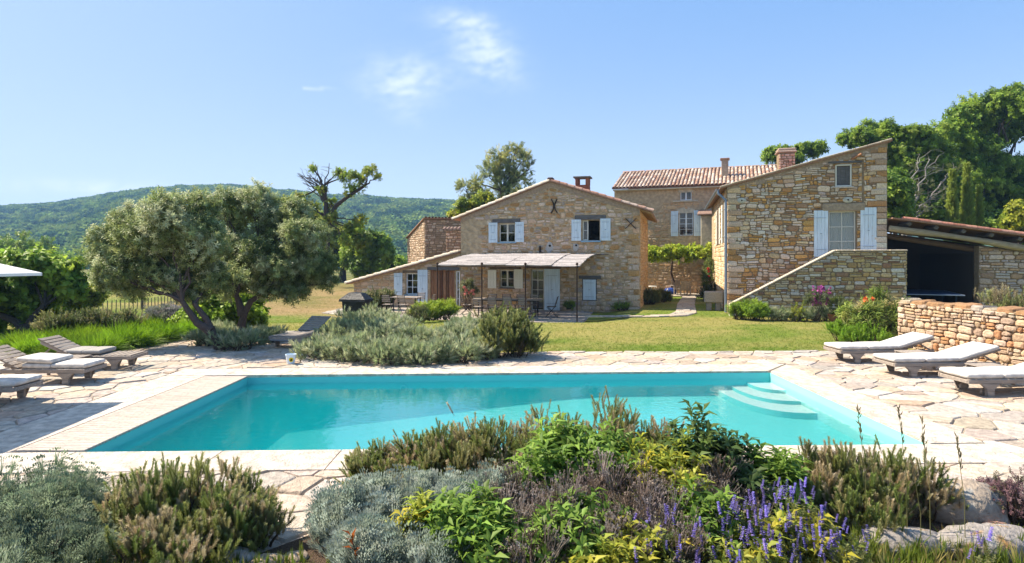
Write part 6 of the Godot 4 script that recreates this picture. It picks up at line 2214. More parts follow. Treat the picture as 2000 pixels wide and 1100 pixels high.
	for s in [
		["dark green bush against the right side of the corner house", 1748, 36, [[1745, 380, 24], [1752, 410, 24], [1742, 350, 14], [1740, 420, 20]], OAK, 1500],
		["dark treetop showing over the roof beside the stone chimney", 1535, 52, [[1520, 305, 18], [1575, 297, 16], [1595, 294, 12], [1505, 308, 10], [1550, 310, 16]], OAK, 1100],
		["treetop rising behind the upper right end of the sloping roof", 1690, 52, [[1665, 272, 20], [1700, 262, 24], [1685, 262, 18], [1725, 262, 26]], OAK, 1100],
		["light green acacia at the right edge above the shed roof", 1990, 33, [[1985, 432, 16], [1998, 418, 14], [1992, 450, 16], [2015, 430, 24]], LIME, 900],
		["dark hedge tree filling the gap above the shed roof at the right", 1960, 40, [[1950, 440, 30], [1985, 455, 34], [1920, 445, 26], [2020, 450, 40]], OAK, 1600]]:
		var bb := W(s[1], 500, s[2])
		bb.y = 0
		tree("background_tree", s[0], "tree", "", bb, [[Vector3(0, 0, 0), Vector3(0, 2.5, 0)]], blobs_at(s[3], s[2], bb, 0.6), Color(0.09, 0.07, 0.06), 0.2, S.oak, "leaf", s[5], Vector2(0.4, 0.62), s[4], 12, 0.25, 0.45, 3)
	for s in [["left hand cypress of the three behind the open shed, of middle height", 1860, 338, 13], ["tallest and widest of the three cypresses behind the open shed", 1889, 325, 14], ["shortest and thinnest of the three cypresses behind the open shed", 1913, 368, 8]]:
		var bb := W(s[1], 500, 35)
		bb.y = 0
		var o := thing("cypress", s[0], "cypress", bb, 0, "slim cypresses behind the shed")
		var tm := MB.new()
		tm.col = Color(0.12, 0.09, 0.07)
		tm.tube([Vector3.ZERO, Vector3(0, 3, 0)], [0.1, 0.05], 7)
		part(o, "trunk", tm.mesh(), M["bark"])
		var h: float = W(s[1], s[2], 35).y
		var r: float = s[3] * 35.0 / 1200.0
		var tr := []
		var cs := []
		for i in int(1900 * r / 0.45):
			var t := pow(rng.randf(), 0.8)
			var y := lerpf(0.3, h, t)
			var rad := r * ((1.0 - pow(t, 1.7)) * 0.94 + 0.04) * R(0.75, 1.0)
			var a := R(0, TAU)
			tr.append([Vector3(cos(a) * rad, y, sin(a) * rad), (Vector3(cos(a) * 0.45, 1, sin(a) * 0.45) + rdir() * 0.3).normalized(), R(0.2, 0.34)])
			cs.append(jit(Color(0.30, 0.37, 0.06), 0.25))
		plant_all(o, "crown", S.needle_far, "leaf_dull", tr, cs)

func clump_of(called: String, label: String, cat: String, group: String, base: Vector3, r: float, h: float, mesh: Mesh, m: String, n: int, sc: Vector2, tones: Array, upb := 0.6) -> Node3D:
	var l := [[0.0, h * 0.42, 0.0, r * 0.72, h * 0.55, r * 0.65]]
	for i in 5:
		var a := TAU * i / 5.0 + R(-0.4, 0.4)
		l.append([cos(a) * r * 0.52, h * R(0.3, 0.42), sin(a) * r * 0.48, r * 0.48, h * R(0.38, 0.5), r * 0.45])
	return shrub(called, label, cat, group, base, l, mesh, m, n, sc, tones, upb, 14)

func grass_clump(label: String, p: Vector3, r: float, h: float, n: int, tones: Array) -> void:
	var o := thing("grass_clump", label, "ornamental grass", p, 0, "bright green grass clumps behind the left loungers")
	var tr := []
	var cs := []
	var tone := jit(tones[rng.randi() % tones.size()], 0.25)
	for i in n:
		var a := R(0, TAU)
		var k := sqrt(rng.randf())
		var q := Vector3(cos(a), 0, sin(a)) * r * k * 0.36
		tr.append([q, (Vector3.UP + Vector3(cos(a), 0, sin(a)) * k * 1.15 + rdir() * 0.15).normalized(), h * R(0.75, 1.2)])
		cs.append(jit(tone, 0.25))
	plant_all(o, "blades", S.grass, "leaf", tr, cs)

func build_garden() -> void:
	# grey santolina mass in the middle: hummock by hummock
	var spots := [
		[640, 700, 0.85, 0.62, "at the pool end nearest the shaded lounger"], [700, 708, 0.80, 0.60, "second from the left along the paving"], [765, 711, 0.75, 0.62, "in the middle of the front row along the paving"], [830, 711, 0.75, 0.60, "fourth from the left along the paving"], [895, 708, 0.75, 0.62, "right of the middle along the paving"], [945, 702, 0.6, 0.66, "tucked under the rosemary"],
		[670, 672, 0.85, 0.70, "behind the leftmost front hummock"], [740, 676, 0.85, 0.78, "in the second row under the covered barbecue"], [820, 680, 0.8, 0.68, "in the middle of the second row"], [890, 676, 0.8, 0.72, "in the second row beside the rosemary"],
		[700, 650, 0.9, 0.80, "highest, rising before the covered barbecue"], [770, 652, 0.9, 0.66, "at the back before the small table"], [735, 640, 0.8, 0.72, "rearmost, nearest the barbecue"], [920, 655, 0.8, 0.62, "at the back beside the rosemary top"]]
	for s in spots:
		clump_of("santolina", "grey green santolina hummock %s" % s[4], "shrub", "santolina hummocks between pool and lawn", G(s[0], s[1]), s[2], s[3], S.tuft, "leaf_dull", 620, Vector2(0.13, 0.22), SANTO, 0.45)
	clump_of("rosemary", "large upright rosemary at the right end of the grey hummocks", "shrub", "", G(990, 698), 0.95, 0.95, S.needle, "leaf_dull", 900, Vector2(0.2, 0.34), [Color(0.22, 0.25, 0.07), Color(0.29, 0.30, 0.10), Color(0.14, 0.17, 0.05)], 0.7)
	clump_of("rosemary", "taller rosemary behind, in front of the dining table", "shrub", "", G(985, 668), 0.8, 0.92, S.needle, "leaf_dull", 800, Vector2(0.2, 0.34), [Color(0.22, 0.25, 0.07), Color(0.31, 0.31, 0.12), Color(0.14, 0.17, 0.05)], 0.7)
	# under the olives
	for s in [[405, 676, 0.6, 0.5, "left of the front olive trunk"], [462, 684, 0.75, 0.62, "between the two olive trunks"], [515, 672, 0.7, 0.5, "right of the olive trunks"], [430, 662, 0.6, 0.55, "behind the front olive trunk"]]:
		clump_of("santolina", "shaded grey shrub %s" % s[4], "shrub", "grey shrubs under the olives", G(s[0], s[1]), s[2], s[3], S.tuft, "leaf_dull", 420, Vector2(0.14, 0.22), SANTO, 0.5)
	# bright grass band
	var gt := [Color(0.17, 0.31, 0.015), Color(0.22, 0.37, 0.02), Color(0.13, 0.24, 0.015)]
	var gs := [[255, 678, 1.0, 0.75, "large, bushy, behind the crumpled cushion"], [315, 668, 0.8, 0.66, "right of the largest clump"], [365, 655, 0.7, 0.55, "farthest right, by the olive shrubs"], [195, 690, 0.8, 0.62, "left of the largest clump"], [130, 695, 0.8, 0.6, "behind the middle lounger"], [75, 690, 0.8, 0.55, "second from the left edge"], [45, 680, 0.7, 0.55, "at the left end of the band"], [170, 668, 0.9, 0.55, "behind, before the dark rosemary"], [240, 650, 0.9, 0.5, "rear, below the long fence"], [300, 645, 0.9, 0.5, "rear, left of the round bush"], [105, 672, 0.8, 0.5, "behind, left of the middle"]]
	for s in gs:
		grass_clump("bright green grass clump %s" % s[4], G(s[0], s[1]), s[2], s[3], int(150 * s[2]), gt)
	for s in [[120, 660, 0.8, 0.7, "left"], [175, 655, 0.9, 0.75, "middle"], [230, 648, 0.9, 0.6, "right"]]:
		clump_of("dark_rosemary", "dark rosemary shrub, %s of three behind the bright grass" % s[4], "shrub", "dark rosemary behind the grass", G(s[0], s[1]), s[2], s[3], S.needle_far, "leaf_dull", 700, Vector2(0.2, 0.3), ROSEMARY, 0.6)
	clump_of("lavender", "pale lilac lavender beside the bright grass", "shrub", "", G(335, 640), 0.8, 0.5, S.tuft_tip, "leaf_dull", 300, Vector2(0.3, 0.45), [Color(0.25, 0.24, 0.25), Color(0.2, 0.22, 0.16)], 0.8)
	# before the lean-to
	for s in [[728, 612, 0.6, 1.0, "next to the covered barbecue"], [752, 606, 0.5, 1.0, "nearest the left shutter"]]:
		clump_of("rosemary_hedge", "tall dark rosemary against the lean-to wall, %s" % s[4], "shrub", "rosemary along the lean-to", G(s[0], s[1], -0.2), s[2], s[3], S.needle_far, "leaf_dull", 600, Vector2(0.24, 0.36), ROSEMARY, 0.85)
	var yg := [Color(0.32, 0.42, 0.03), Color(0.25, 0.36, 0.03), Color(0.40, 0.48, 0.05)]
	for s in [[865, 624, 0.75, 0.72, "right"], [835, 626, 0.7, 0.66, "left"]]:
		clump_of("lime_shrub", "lime green feathery shrub before the barn door, the %s one" % s[4], "shrub", "lime green shrubs by the patio", G(s[0], s[1], -0.1), s[2], s[3], S.lance, "leaf", 520, Vector2(0.16, 0.26), yg, 0.8)
	clump_of("dark_shrub", "small dark shrub left of the lime green pair", "shrub", "", G(815, 630), 0.55, 0.6, S.needle_far, "leaf_dull", 300, Vector2(0.18, 0.26), ROSEMARY, 0.6)
	# rose standard in a corner of the patio
	var rp := Vector3(-2.15, -0.19, -30.3)
	var ro := shrub("rose_bush", "rose bush with pink blooms at the glazed door", "rose bush", "", rp, [[0, 1.05, 0, 0.42, 0.5, 0.42], [0.15, 0.85, 0.1, 0.35, 0.35, 0.35], [-0.15, 1.2, 0.1, 0.32, 0.3, 0.3]], S.small, "leaf_dull", 420, Vector2(0.14, 0.22), [Color(0.16, 0.19, 0.07), Color(0.24, 0.26, 0.13), Color(0.09, 0.12, 0.03)], 0.2)
	for i in 9:
		var fm := MB.new()
		fm.col = Color(0.75, 0.32, 0.28)
		var c := Vector3(R(-0.2, 0.3), R(0.75, 1.15), 0.4) + rdir() * 0.05
		for k in 14:
			fm.leaf(c, rdir() + Vector3(0, 0.3, 0.5), rdir(), 0.10, 0.08, 0.5)
		part(ro, "bloom", fm.mesh(), M["petal"])
	for s in [[1112, 604, 0.3, 0.42, "beside the white door leaf"], [1215, 606, 0.5, 0.35, "at the foot of the facade near the farmhouse corner"]]:
		clump_of("wall_shrub", "small dark shrub %s" % s[4], "shrub", "", G(s[0], s[1], -0.05), s[2], s[3], S.small, "leaf_dull", 150, Vector2(0.14, 0.2), OAK, 0.5)
	# courtyard: vine pergola, shrubs, rose
	var vb := W(1310, 560, 39.8)
	vb.y = 0
	var vine := thing("grape_vine", "grape vine trained on wires along the courtyard house", "vine", vb)
	var vm := MB.new()
	vm.col = Color(0.10, 0.07, 0.05)
	vm.tube([Vector3(0.1, 0, 0), Vector3(0.25, 0.7, 0.05), Vector3(0.0, 1.4, 0.1), Vector3(0.05, 2.3, 0.3)], [0.1, 0.08, 0.07, 0.06], 7)
	vm.tube([Vector3(-1.6, 2.35, 0.6), Vector3(3.0, 2.3, 1.3)], [0.03, 0.03], 6)
	vm.tube([Vector3(2.8, 0, 1.6), Vector3(2.8, 2.4, 1.6)], [0.05, 0.05], 6)
	part(vine, "stem", vm.mesh(), M["bark"])
	var vbl := []
	for i in 11:
		vbl.append([Vector3(-1.5 + i * 0.42, 2.55 + R(-0.1, 0.18), 0.7 + R(-0.4, 0.6)), Vector3(0.5, 0.36, 0.6)])
	scatter(vine, "leaves", S.broad, "leaf", vbl, 1100, Vector2(0.22, 0.36), [Color(0.36, 0.46, 0.03), Color(0.27, 0.38, 0.03), Color(0.42, 0.50, 0.05)], 0.3, 8)
	var lamp := thing("wall_lantern", "small pale lantern hanging under the grape vine", "lantern", W(1333, 507, 38.5))
	var lm := MB.new()
	lm.lathe(Vector3(0, -0.15, 0), [Vector2(0, 0), Vector2(0.1, 0), Vector2(0.14, 0.22), Vector2(0.05, 0.3), Vector2(0, 0.3)], 10)
	part(lamp, "shade", lm.mesh(), M["cream"])
	clump_of("box_shrub", "round dark shrub beside the stone trough", "shrub", "", G(1388, 588), 0.75, 1.0, S.small, "leaf_dull", 500, Vector2(0.16, 0.24), [Color(0.04, 0.07, 0.02), Color(0.06, 0.09, 0.025)], 0.4)
	for s in [[1268, 594, 0.6, 0.62, "nearest the farmhouse corner"], [1290, 590, 0.6, 0.55, "beside the garden path"]]:
		clump_of("dark_tuft", "dark grassy shrub %s in the courtyard entrance" % s[4], "shrub", "dark tufts by the farmhouse corner", G(s[0], s[1]), s[2], s[3], S.tuft, "leaf_dull", 260, Vector2(0.3, 0.5), ROSEMARY, 0.8)
	var rb := G(1398, 588)
	var cr := shrub("climbing_rose", "climbing rose with red blooms on the flank of the corner house", "rose bush", "", Vector3(rb.x + 0.15, 0, rb.z - 1.4), [[0, 1.5, 0, 0.4, 0.7, 0.5], [-0.1, 0.9, 0.1, 0.4, 0.5, 0.4], [0.1, 2.1, -0.3, 0.3, 0.45, 0.4]], S.small, "leaf", 420, Vector2(0.2, 0.3), [Color(0.2, 0.24, 0.07), Color(0.12, 0.17, 0.03)], 0.3)
	for i in 5:
		var fm := MB.new()
		fm.col = Color(0.55, 0.05, 0.04)
		var c := Vector3(R(-0.35, 0.1), R(0.8, 1.9), 0.45)
		for k in 10:
			fm.leaf(c, rdir() + Vector3(0, 0.3, 0.5), rdir(), 0.09, 0.08, 0.5)
		part(cr, "bloom", fm.mesh(), M["petal"])
	# bed along the stairs
	for s in [[1444, 625, 0.42, 0.72, "left"], [1478, 627, 0.55, 0.74, "right"]]:
		clump_of("green_shrub", "bright green shrub at the foot of the stairs, %s of the two" % s[4], "shrub", "bright green shrubs by the stairs", G(s[0], s[1]), s[2], s[3], S.lance, "leaf", 520, Vector2(0.14, 0.22), FRESH, 0.7)
	for s in [[1522, 627, 0.55, 0.6, "left"], [1562, 628, 0.5, 0.5, "middle"], [1600, 627, 0.6, 0.7, "right"], [1660, 629, 0.45, 0.62, "far right, behind the pot"]]:
		clump_of("grey_shrub", "silver grey shrub along the stair wall, %s one" % s[4], "shrub", "silver grey shrubs by the stairs", G(s[0], s[1]), s[2], s[3], S.tuft, "leaf_dull", 380, Vector2(0.13, 0.2), SANTO, 0.5)
	var pot := thing("flower_pot", "terracotta pot with a leafy pale plant before the stair wall", "flower pot", G(1628, 630))
	var pm := MB.new()
	pm.lathe(Vector3(), [Vector2(0, 0), Vector2(0.13, 0), Vector2(0.18, 0.27), Vector2(0.2, 0.27), Vector2(0.2, 0.32), Vector2(0.16, 0.32), Vector2(0.15, 0.26), Vector2(0, 0.26)], 18)
	part(pot, "pot", pm.mesh(), M["terracotta"])
	scatter(pot, "foliage", S.small, "leaf_dull", [[Vector3(0, 0.6, 0), Vector3(0.4, 0.34, 0.4)]], 200, Vector2(0.16, 0.24), [Color(0.22, 0.25, 0.1), Color(0.11, 0.15, 0.04)], 0.3, 8)
	var wf := shrub("wallflower", "tall wallflower with magenta blooms before the stair wall", "flower", "", G(1598, 629), [[0.0, 0.7, 0, 0.4, 0.35, 0.3]], S.lance, "leaf_dull", 90, Vector2(0.16, 0.24), [Color(0.12, 0.15, 0.06)], 0.7)
	for i in 16:
		var fm := MB.new()
		fm.col = Color(0.42, 0.09, 0.34) if i < 13 else Color(0.45, 0.10, 0.25)
		var c := Vector3(R(-0.35, 0.75) if i > 5 else R(-0.1, 0.2), R(0.75, 1.35), R(-0.1, 0.2))
		for k in 12:
			fm.leaf(c + Vector3(0, R(-0.1, 0.1), 0), rdir(), rdir(), 0.085, 0.075, 0.4)
		part(wf, "bloom", fm.mesh(), M["petal"])
	clump_of("yellow_shrub", "thin yellow green shrub against the stair wall", "shrub", "", G(1560, 629), 0.3, 0.75, S.small, "leaf", 60, Vector2(0.14, 0.22), LIME, 0.5)
	var ob := G(1715, 668)
	var ol := shrub("oleander", "large oleander with long narrow leaves at the end of the garden wall", "oleander", "", ob, [[0, 0.65, 0, 0.75, 0.6, 0.6], [-0.35, 0.5, 0.1, 0.55, 0.5, 0.5], [0.45, 0.55, 0.0, 0.5, 0.5, 0.5], [0.1, 1.0, 0, 0.5, 0.42, 0.45], [-0.15, 0.3, 0.3, 0.6, 0.3, 0.4]], S.lance, "leaf", 900, Vector2(0.2, 0.34), [Color(0.24, 0.32, 0.06), Color(0.34, 0.38, 0.09), Color(0.16, 0.22, 0.04), Color(0.50, 0.44, 0.20)], 0.45)
	for i in 6:
		var fm := MB.new()
		fm.col = Color(0.70, 0.16, 0.05)
		var c := Vector3(R(-0.6, -0.15), R(1.05, 1.4), R(-0.2, 0.2))
		for k in 10:
			fm.leaf(c, rdir(), rdir(), 0.08, 0.07, 0.4)
		part(ol, "bloom", fm.mesh(), M["petal"])
	clump_of("pale_shrub", "soft pale green shrub between the oleander and the garden wall", "shrub", "", G(1762, 655), 0.5, 1.1, S.needle_far, "leaf_dull", 260, Vector2(0.2, 0.3), SANTO, 0.6)
	for s in [[1650, 668, 0.5, 0.62, "behind the farthest lounger, the left one"], [1685, 676, 0.65, 0.5, "behind the farthest lounger, the lower right one"]]:
		clump_of("green_tuft", "feathery green clump %s" % s[4], "shrub", "green clumps by the oleander", G(s[0], s[1]), s[2], s[3], S.needle_far, "leaf", 420, Vector2(0.14, 0.24), [Color(0.17, 0.31, 0.02), Color(0.22, 0.36, 0.03)], 0.7)
	for s in [[1935, 15.2, 0.75, "left"], [1985, 14.8, 0.8, "right"]]:
		var p := W(s[0], 500, s[1])
		p.y = 0
		p.x += 0.5
		clump_of("wall_rosemary", "rosemary showing over the garden wall, the %s one" % s[3], "shrub", "rosemary behind the garden wall", p, s[2], 2.0, S.needle_far, "leaf_dull", 650, Vector2(0.16, 0.26), [Color(0.30, 0.34, 0.12), Color(0.38, 0.40, 0.17), Color(0.34, 0.28, 0.17)], 0.7)

func build_front_bed() -> void:
	var ros := [Color(0.25, 0.28, 0.08), Color(0.31, 0.30, 0.12), Color(0.17, 0.22, 0.05), Color(0.44, 0.36, 0.22)]
	# grey cotton lavender at the left corner
	for s in [[30, 5.3, 0.75, 0.66, "in the left corner"], [115, 5.2, 0.55, 0.56, "right of the corner one"], [-60, 5.0, 0.7, 0.6, "cut by the left edge"], [60, 4.6, 0.6, 0.42, "lowest, in front"]]:
		clump_of("cotton_lavender", "grey cotton lavender with tiny buds, %s" % s[4], "shrub", "cotton lavender at the front left", Vector3((s[0] - 1000) * s[1] / 1200.0, 0, -s[1]), s[2], s[3], S.tuft_tip, "leaf_dull", 1000, Vector2(0.10, 0.17), [Color(0.20, 0.26, 0.16), Color(0.25, 0.31, 0.21), Color(0.17, 0.22, 0.14)], 0.55)
	var rb := func(px: float, d: float) -> Vector3: return Vector3((px - 1000.0) * d / 1200.0, 0, -d)
	for s in [[300, 5.35, 0.55, 0.62, "left part"], [410, 5.4, 0.5, 0.66, "right part"], [480, 5.2, 0.35, 0.46, "low right edge"], [340, 4.9, 0.5, 0.4, "low front"]]:
		clump_of("front_rosemary", "brown tipped rosemary at the front left, %s" % s[4], "shrub", "rosemary at the front left", rb.call(s[0], s[1]), s[2], s[3], S.needle, "leaf_dull", 560, Vector2(0.10, 0.18), ros, 0.75)
	for s in [[765, 6.5, 0.5, 0.48, "lowest, at the left end"], [860, 6.45, 0.6, 0.66, "second from the left"], [960, 6.4, 0.72, 0.72, "in the middle left"], [1060, 6.4, 0.78, 0.86, "in the middle"], [1150, 6.35, 0.78, 0.95, "highest, behind the green sage"], [1235, 6.3, 0.58, 0.88, "at the right end"], [1290, 6.3, 0.3, 0.66, "small, behind the yellow sage"]]:
		clump_of("long_rosemary", "brown flecked rosemary along the pool edge, %s" % s[4], "shrub", "rosemary along the pool edge", rb.call(s[0], s[1]), s[2], s[3], S.needle, "leaf_dull", 1200, Vector2(0.09, 0.15), ros, 0.55)
	for s in [[1590, 5.9, 0.5, 0.62, "left"], [1680, 5.85, 0.55, 0.68, "middle, highest"], [1765, 5.9, 0.5, 0.58, "right"], [1660, 5.5, 0.5, 0.40, "low front"]]:
		clump_of("right_rosemary", "olive brown rosemary near the pool corner, %s" % s[4], "shrub", "rosemary near the right pool corner", rb.call(s[0], s[1]), s[2], s[3], S.needle, "leaf_dull", 620, Vector2(0.09, 0.16), ros, 0.75)
	# silver helichrysum
	for s in [[690, 5.35, 0.42, 0.42, "left"], [775, 5.4, 0.5, 0.48, "second"], [875, 5.45, 0.5, 0.52, "third"], [960, 5.5, 0.4, 0.5, "right"], [745, 4.9, 0.45, 0.36, "front left"], [850, 4.85, 0.5, 0.38, "front right"]]:
		clump_of("silver_shrub", "silvery curry plant with pale buds, %s of the patch" % s[4], "shrub", "silvery patch in the flower bed", rb.call(s[0], s[1]), s[2], s[3], S.tuft_tip, "leaf_dull", 800, Vector2(0.12, 0.20), [Color(0.34, 0.40, 0.33), Color(0.40, 0.45, 0.38), Color(0.28, 0.33, 0.26)], 0.8)
	# sage
	var sg := [Color(0.20, 0.32, 0.05), Color(0.26, 0.40, 0.07), Color(0.15, 0.25, 0.04)]
	var yl := [Color(0.50, 0.45, 0.05), Color(0.40, 0.42, 0.06), Color(0.34, 0.40, 0.06)]
	for s in [[1110, 5.75, 0.42, 0.84, "large, left of the yellow leaves", 150, sg], [1190, 5.7, 0.36, 0.90, "highest of the left group", 120, sg], [1070, 5.6, 0.32, 0.68, "lower left of the group", 90, sg], [1370, 5.7, 0.34, 0.92, "tall, right of the yellow leaves", 100, [Color(0.09, 0.14, 0.04), Color(0.11, 0.17, 0.04)]], [1430, 5.65, 0.34, 0.82, "dark, before the bright water", 100, [Color(0.09, 0.14, 0.04), Color(0.11, 0.17, 0.04)]], [1510, 5.6, 0.25, 0.7, "small, beside the right rosemary", 60, sg], [900, 4.9, 0.3, 0.52, "in front of the silver patch", 60, sg], [960, 4.7, 0.3, 0.44, "low, among the dry stalks", 60, sg], [1120, 4.75, 0.35, 0.56, "low, before the large one", 70, sg], [1380, 4.9, 0.25, 0.5, "among the violet spikes", 45, sg]]:
		clump_of("sage", "green sage %s" % s[4], "sage", "green sage in the flower bed", rb.call(s[0], s[1]), s[2], s[3], S.sage, "leaf", s[5] * 2, Vector2(0.17, 0.27), s[6], 0.6)
	for s in [[1330, 5.5, 0.34, 0.82, "between the two green groups", 80], [1245, 5.5, 0.26, 0.76, "right beside the large green sage", 50], [820, 4.95, 0.14, 0.50, "single tuft in the silver patch", 16], [1250, 4.6, 0.35, 0.36, "among the violet spikes, left", 12], [1560, 4.8, 0.35, 0.40, "right of the violet spikes", 26], [1180, 4.5, 0.3, 0.36, "low at the front edge", 8], [1460, 4.65, 0.35, 0.34, "low among the violet spikes", 12]]:
		clump_of("yellow_sage", "yellow leaved sage %s" % s[4], "sage", "yellow sage in the flower bed", rb.call(s[0], s[1]), s[2], s[3], S.sage, "leaf", s[5] * 2, Vector2(0.15, 0.24), yl, 0.6)
	# dry lavender stalks
	for s in [[1000, 5.3, 0.45, 0.56, "left"], [1100, 5.2, 0.45, 0.56, "left of the middle"], [1210, 5.25, 0.45, 0.62, "in the middle"], [1320, 5.3, 0.45, 0.62, "right of the middle"], [1420, 5.35, 0.45, 0.60, "right"], [1040, 4.75, 0.45, 0.42, "front left"], [1160, 4.8, 0.45, 0.42, "front middle"], [1290, 4.85, 0.45, 0.46, "front right"]]:
		clump_of("dry_lavender", "dried grey brown lavender stalks, %s" % s[4], "shrub", "dry lavender in the flower bed", rb.call(s[0], s[1]), s[2], s[3], S.dry, "leaf_dull", 190, Vector2(0.16, 0.30), [Color(0.32, 0.26, 0.22), Color(0.42, 0.35, 0.31), Color(0.20, 0.15, 0.11)], 0.85)
		clump_of("ground_herbs", "yellowish herb leaves under the dry stalks, %s" % s[4], "herb", "herbs under the dry lavender", rb.call(s[0], s[1] - 0.12), s[2], s[3] * 0.7, S.small, "leaf", 130, Vector2(0.09, 0.15), [Color(0.28, 0.28, 0.05), Color(0.15, 0.19, 0.05), Color(0.2, 0.17, 0.09)], 0.5)
	# violet spikes
	var vs := [[1540, 4.95, 0.30, 0.62, 34, "tallest, beside the right rosemary"], [1480, 4.75, 0.32, 0.56, 44, "dense, left of the tallest"], [1590, 4.7, 0.34, 0.46, 46, "dense, at the front"], [1430, 4.55, 0.32, 0.42, 36, "low, at the front edge"], [1280, 4.75, 0.2, 0.58, 12, "thin pair among the dry stalks"], [1320, 4.6, 0.26, 0.44, 22, "left, under the thin pair"], [1530, 4.5, 0.3, 0.36, 36, "lowest, cut by the lower edge"], [1640, 4.65, 0.22, 0.40, 18, "rightmost, by the lichened rock"], [1230, 4.4, 0.2, 0.34, 10, "leftmost, sparse"], [1915, 4.5, 0.1, 0.42, 6, "alone near the lower right corner"]]
	for s in vs:
		var o := thing("catmint", "violet flower spikes, %s" % s[5], "flower", rb.call(s[0], s[1]), 0, "violet flowers in the flower bed")
		var tr := []
		var cs := []
		for i in int(s[4] * 1.0):
			var a := R(0, TAU)
			var k: float = sqrt(rng.randf()) * s[2]
			tr.append([Vector3(cos(a) * k, s[3] * R(0.45, 0.95), sin(a) * k * 0.8), (Vector3.UP + rdir() * 0.25).normalized(), R(0.08, 0.16)])
			cs.append(jit(Color(0.95, 1, 0.95), 0.4))
		plant_all(o, "flower_spikes", S.spike, "petal", tr, cs)
		scatter(o, "foliage", S.small, "leaf_dull", [[Vector3(0, s[3] * 0.4, 0), Vector3(s[2], s[3] * 0.4, s[2])]], int(s[4] * 3.0), Vector2(0.07, 0.12), [Color(0.16, 0.2, 0.07), Color(0.24, 0.26, 0.09)], 0.6, 8)
	# heather at the right edge
	for s in [[1985, 5.75, 0.38, 0.52, "right"], [1945, 5.9, 0.22, 0.36, "left, smaller"]]:
		clump_of("heather", "mauve heather shrub by the boulder, the %s one" % s[4], "shrub", "heather at the right edge", rb.call(s[0], s[1]), s[2], s[3], S.small, "leaf_dull", 520, Vector2(0.06, 0.11), [Color(0.20, 0.11, 0.12), Color(0.26, 0.17, 0.19), Color(0.14, 0.13, 0.07)], 0.5)
	# rocks
	for s in [["large smooth tan boulder at the pool corner, by the heather", 1885, 5.75, Vector3(0.34, 0.26, 0.26), Color(0.42, 0.34, 0.26)], ["grey lichened rock under the right rosemary", 1760, 5.15, Vector3(0.34, 0.15, 0.18), Color(0.34, 0.30, 0.27)], ["long grey rock with orange lichen at the right edge", 1925, 5.1, Vector3(0.46, 0.17, 0.2), Color(0.36, 0.32, 0.29)], ["small reddish rock between boulder and heather", 1945, 5.45, Vector3(0.14, 0.09, 0.1), Color(0.35, 0.2, 0.15)], ["small pale rock in the grass at the front left", 460, 4.95, Vector3(0.16, 0.10, 0.11), Color(0.42, 0.36, 0.30)], ["second small rock at the bed corner, tan", 520, 4.9, Vector3(0.14, 0.08, 0.1), Color(0.42, 0.32, 0.22)], ["low pale rock beside the silver patch", 575, 5.0, Vector3(0.12, 0.06, 0.09), Color(0.40, 0.32, 0.25)]]:
		var mb := MB.new()
		var c: Vector3 = rb.call(s[1], s[2])
		var nu := 26
		var nv := 14
		var sz: Vector3 = s[3]
		for j in nv + 1:
			for i in nu + 1:
				var th := PI * j / nv
				var ph := TAU * (i % nu) / nu
				var d := Vector3(sin(th) * cos(ph), cos(th), sin(th) * sin(ph))
				var k := 1.0 + 0.30 * noise.get_noise_3d(d.x * 70 + c.x * 90, d.y * 70, d.z * 70) + 0.12 * noise.get_noise_3d(d.x * 220, d.y * 220 + c.x * 50, d.z * 220)
				mb.col = s[4] as Color
				if noise.get_noise_3d(d.x * 160 + 30, d.y * 160, d.z * 160 + c.x * 70) > 0.33:
					mb.col = Color(0.42, 0.40, 0.36) if i % 3 else Color(0.44, 0.24, 0.08)
				mb.vert(c + Vector3(0, sz.y * 0.5, 0) + d * sz * k, (d / sz).normalized())
		for j in nv:
			for i in nu:
				var a := j * (nu + 1) + i
				for q in [a, a + nu + 2, a + 1, a, a + nu + 1, a + nu + 2]:
					mb.ix.append(q)
		solo("rock", mb.mesh(), M["rock"], s[0], "rock", "rocks round the flower bed")
	# tall seeding grasses against the water and paving
	for s in [[1675, 5.3, 0.98, 795, "first from the left, over the pool corner"], [1755, 5.2, 1.0, 795, "second, slender, over the pool corner"], [1800, 5.1, 0.95, 820, "drooping, third from the left"], [1868, 5.0, 0.85, 855, "short, fourth, over the paving"], [1782, 5.0, 0.75, 905, "lowest, before the right rosemary"]]:
		var o := thing("seeding_grass", "tall seeding grass stem %s" % s[4], "grass", rb.call(s[0] + 18, s[1]), 0, "tall seeding grass stems")
		var top := W(s[0], s[3], s[1]) - o.position
		var mb := MB.new()
		mb.col = Color(0.26, 0.24, 0.10)
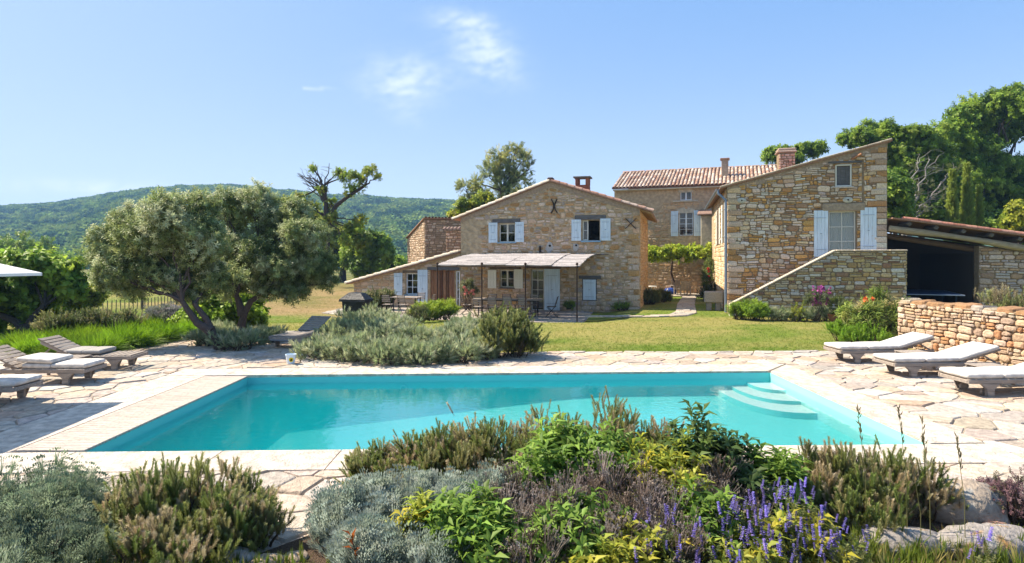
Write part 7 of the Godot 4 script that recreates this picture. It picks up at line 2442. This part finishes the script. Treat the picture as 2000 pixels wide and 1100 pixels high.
		mb.tube([Vector3.ZERO, top * 0.5 + Vector3(0.03, 0, 0), top], [0.004, 0.0035, 0.002], 4, false)
		part(o, "stalk", mb.mesh(), M["leaf_dull"])
		var hb := MB.new()
		for i in 22:
			var t := R(0.74, 1.0)
			hb.col = jit(Color(0.27, 0.22, 0.12), 0.3)
			hb.leaf(top * t + Vector3(0.03 * (1 - t) * 2, 0, 0), Vector3(R(-0.5, 0.5), R(0.6, 1.4), R(-0.4, 0.4)), Vector3(0, 0, 1), 0.055, 0.012, 0.2)
		part(o, "seed_head", hb.mesh(), M["leaf_dull"])
	# red leaved sapling
	var rl := thing("red_sapling", "small sapling with red brown leaves before the silver patch", "sapling", rb.call(705, 4.55))
	var rm := MB.new()
	rm.col = Color(0.12, 0.05, 0.03)
	rm.tube([Vector3.ZERO, Vector3(-0.02, 0.2, 0), Vector3(-0.07, 0.42, 0)], [0.006, 0.005, 0.003], 5, false)
	part(rl, "stem", rm.mesh(), M["bark"])
	var lf := MB.new()
	for i in 9:
		lf.col = jit(Color(0.36, 0.10, 0.02), 0.35)
		lf.leaf(Vector3(-0.02 - i * 0.006, 0.16 + i * 0.032, 0), Vector3(R(-1, 1), R(0.4, 1.2), R(-0.5, 0.5)), Vector3.UP, 0.10, 0.035, 0.3)
	part(rl, "leaves", lf.mesh(), M["leaf"])
	# wild grass along the lower edge
	var tr := []
	var cs := []
	for i in 2600:
		var px := R(-20, 2020)
		var d := R(4.1, 5.0)
		if px > 600 and px < 1600 and rng.randf() < 0.72:
			continue
		if px > 1650:
			d = R(4.2, 5.25)
		tr.append([Vector3((px - 1000) * d / 1200.0, 0.02, -d), (Vector3.UP + rdir() * 0.3).normalized(), R(0.10, 0.34) * (0.7 if px > 380 and px < 620 else 1.0)])
		cs.append(jit(Color(0.16, 0.21, 0.03) if rng.randf() < 0.8 else Color(0.30, 0.26, 0.09), 0.3))
	var gm := sprig_tuft(9, 0.04, 0.45, 0.5)
	tag(plant_all(self, "wild_grass", gm, "leaf", tr, cs), "wild grass and weeds along the near edge of the flower bed", "grass", "", "stuff")
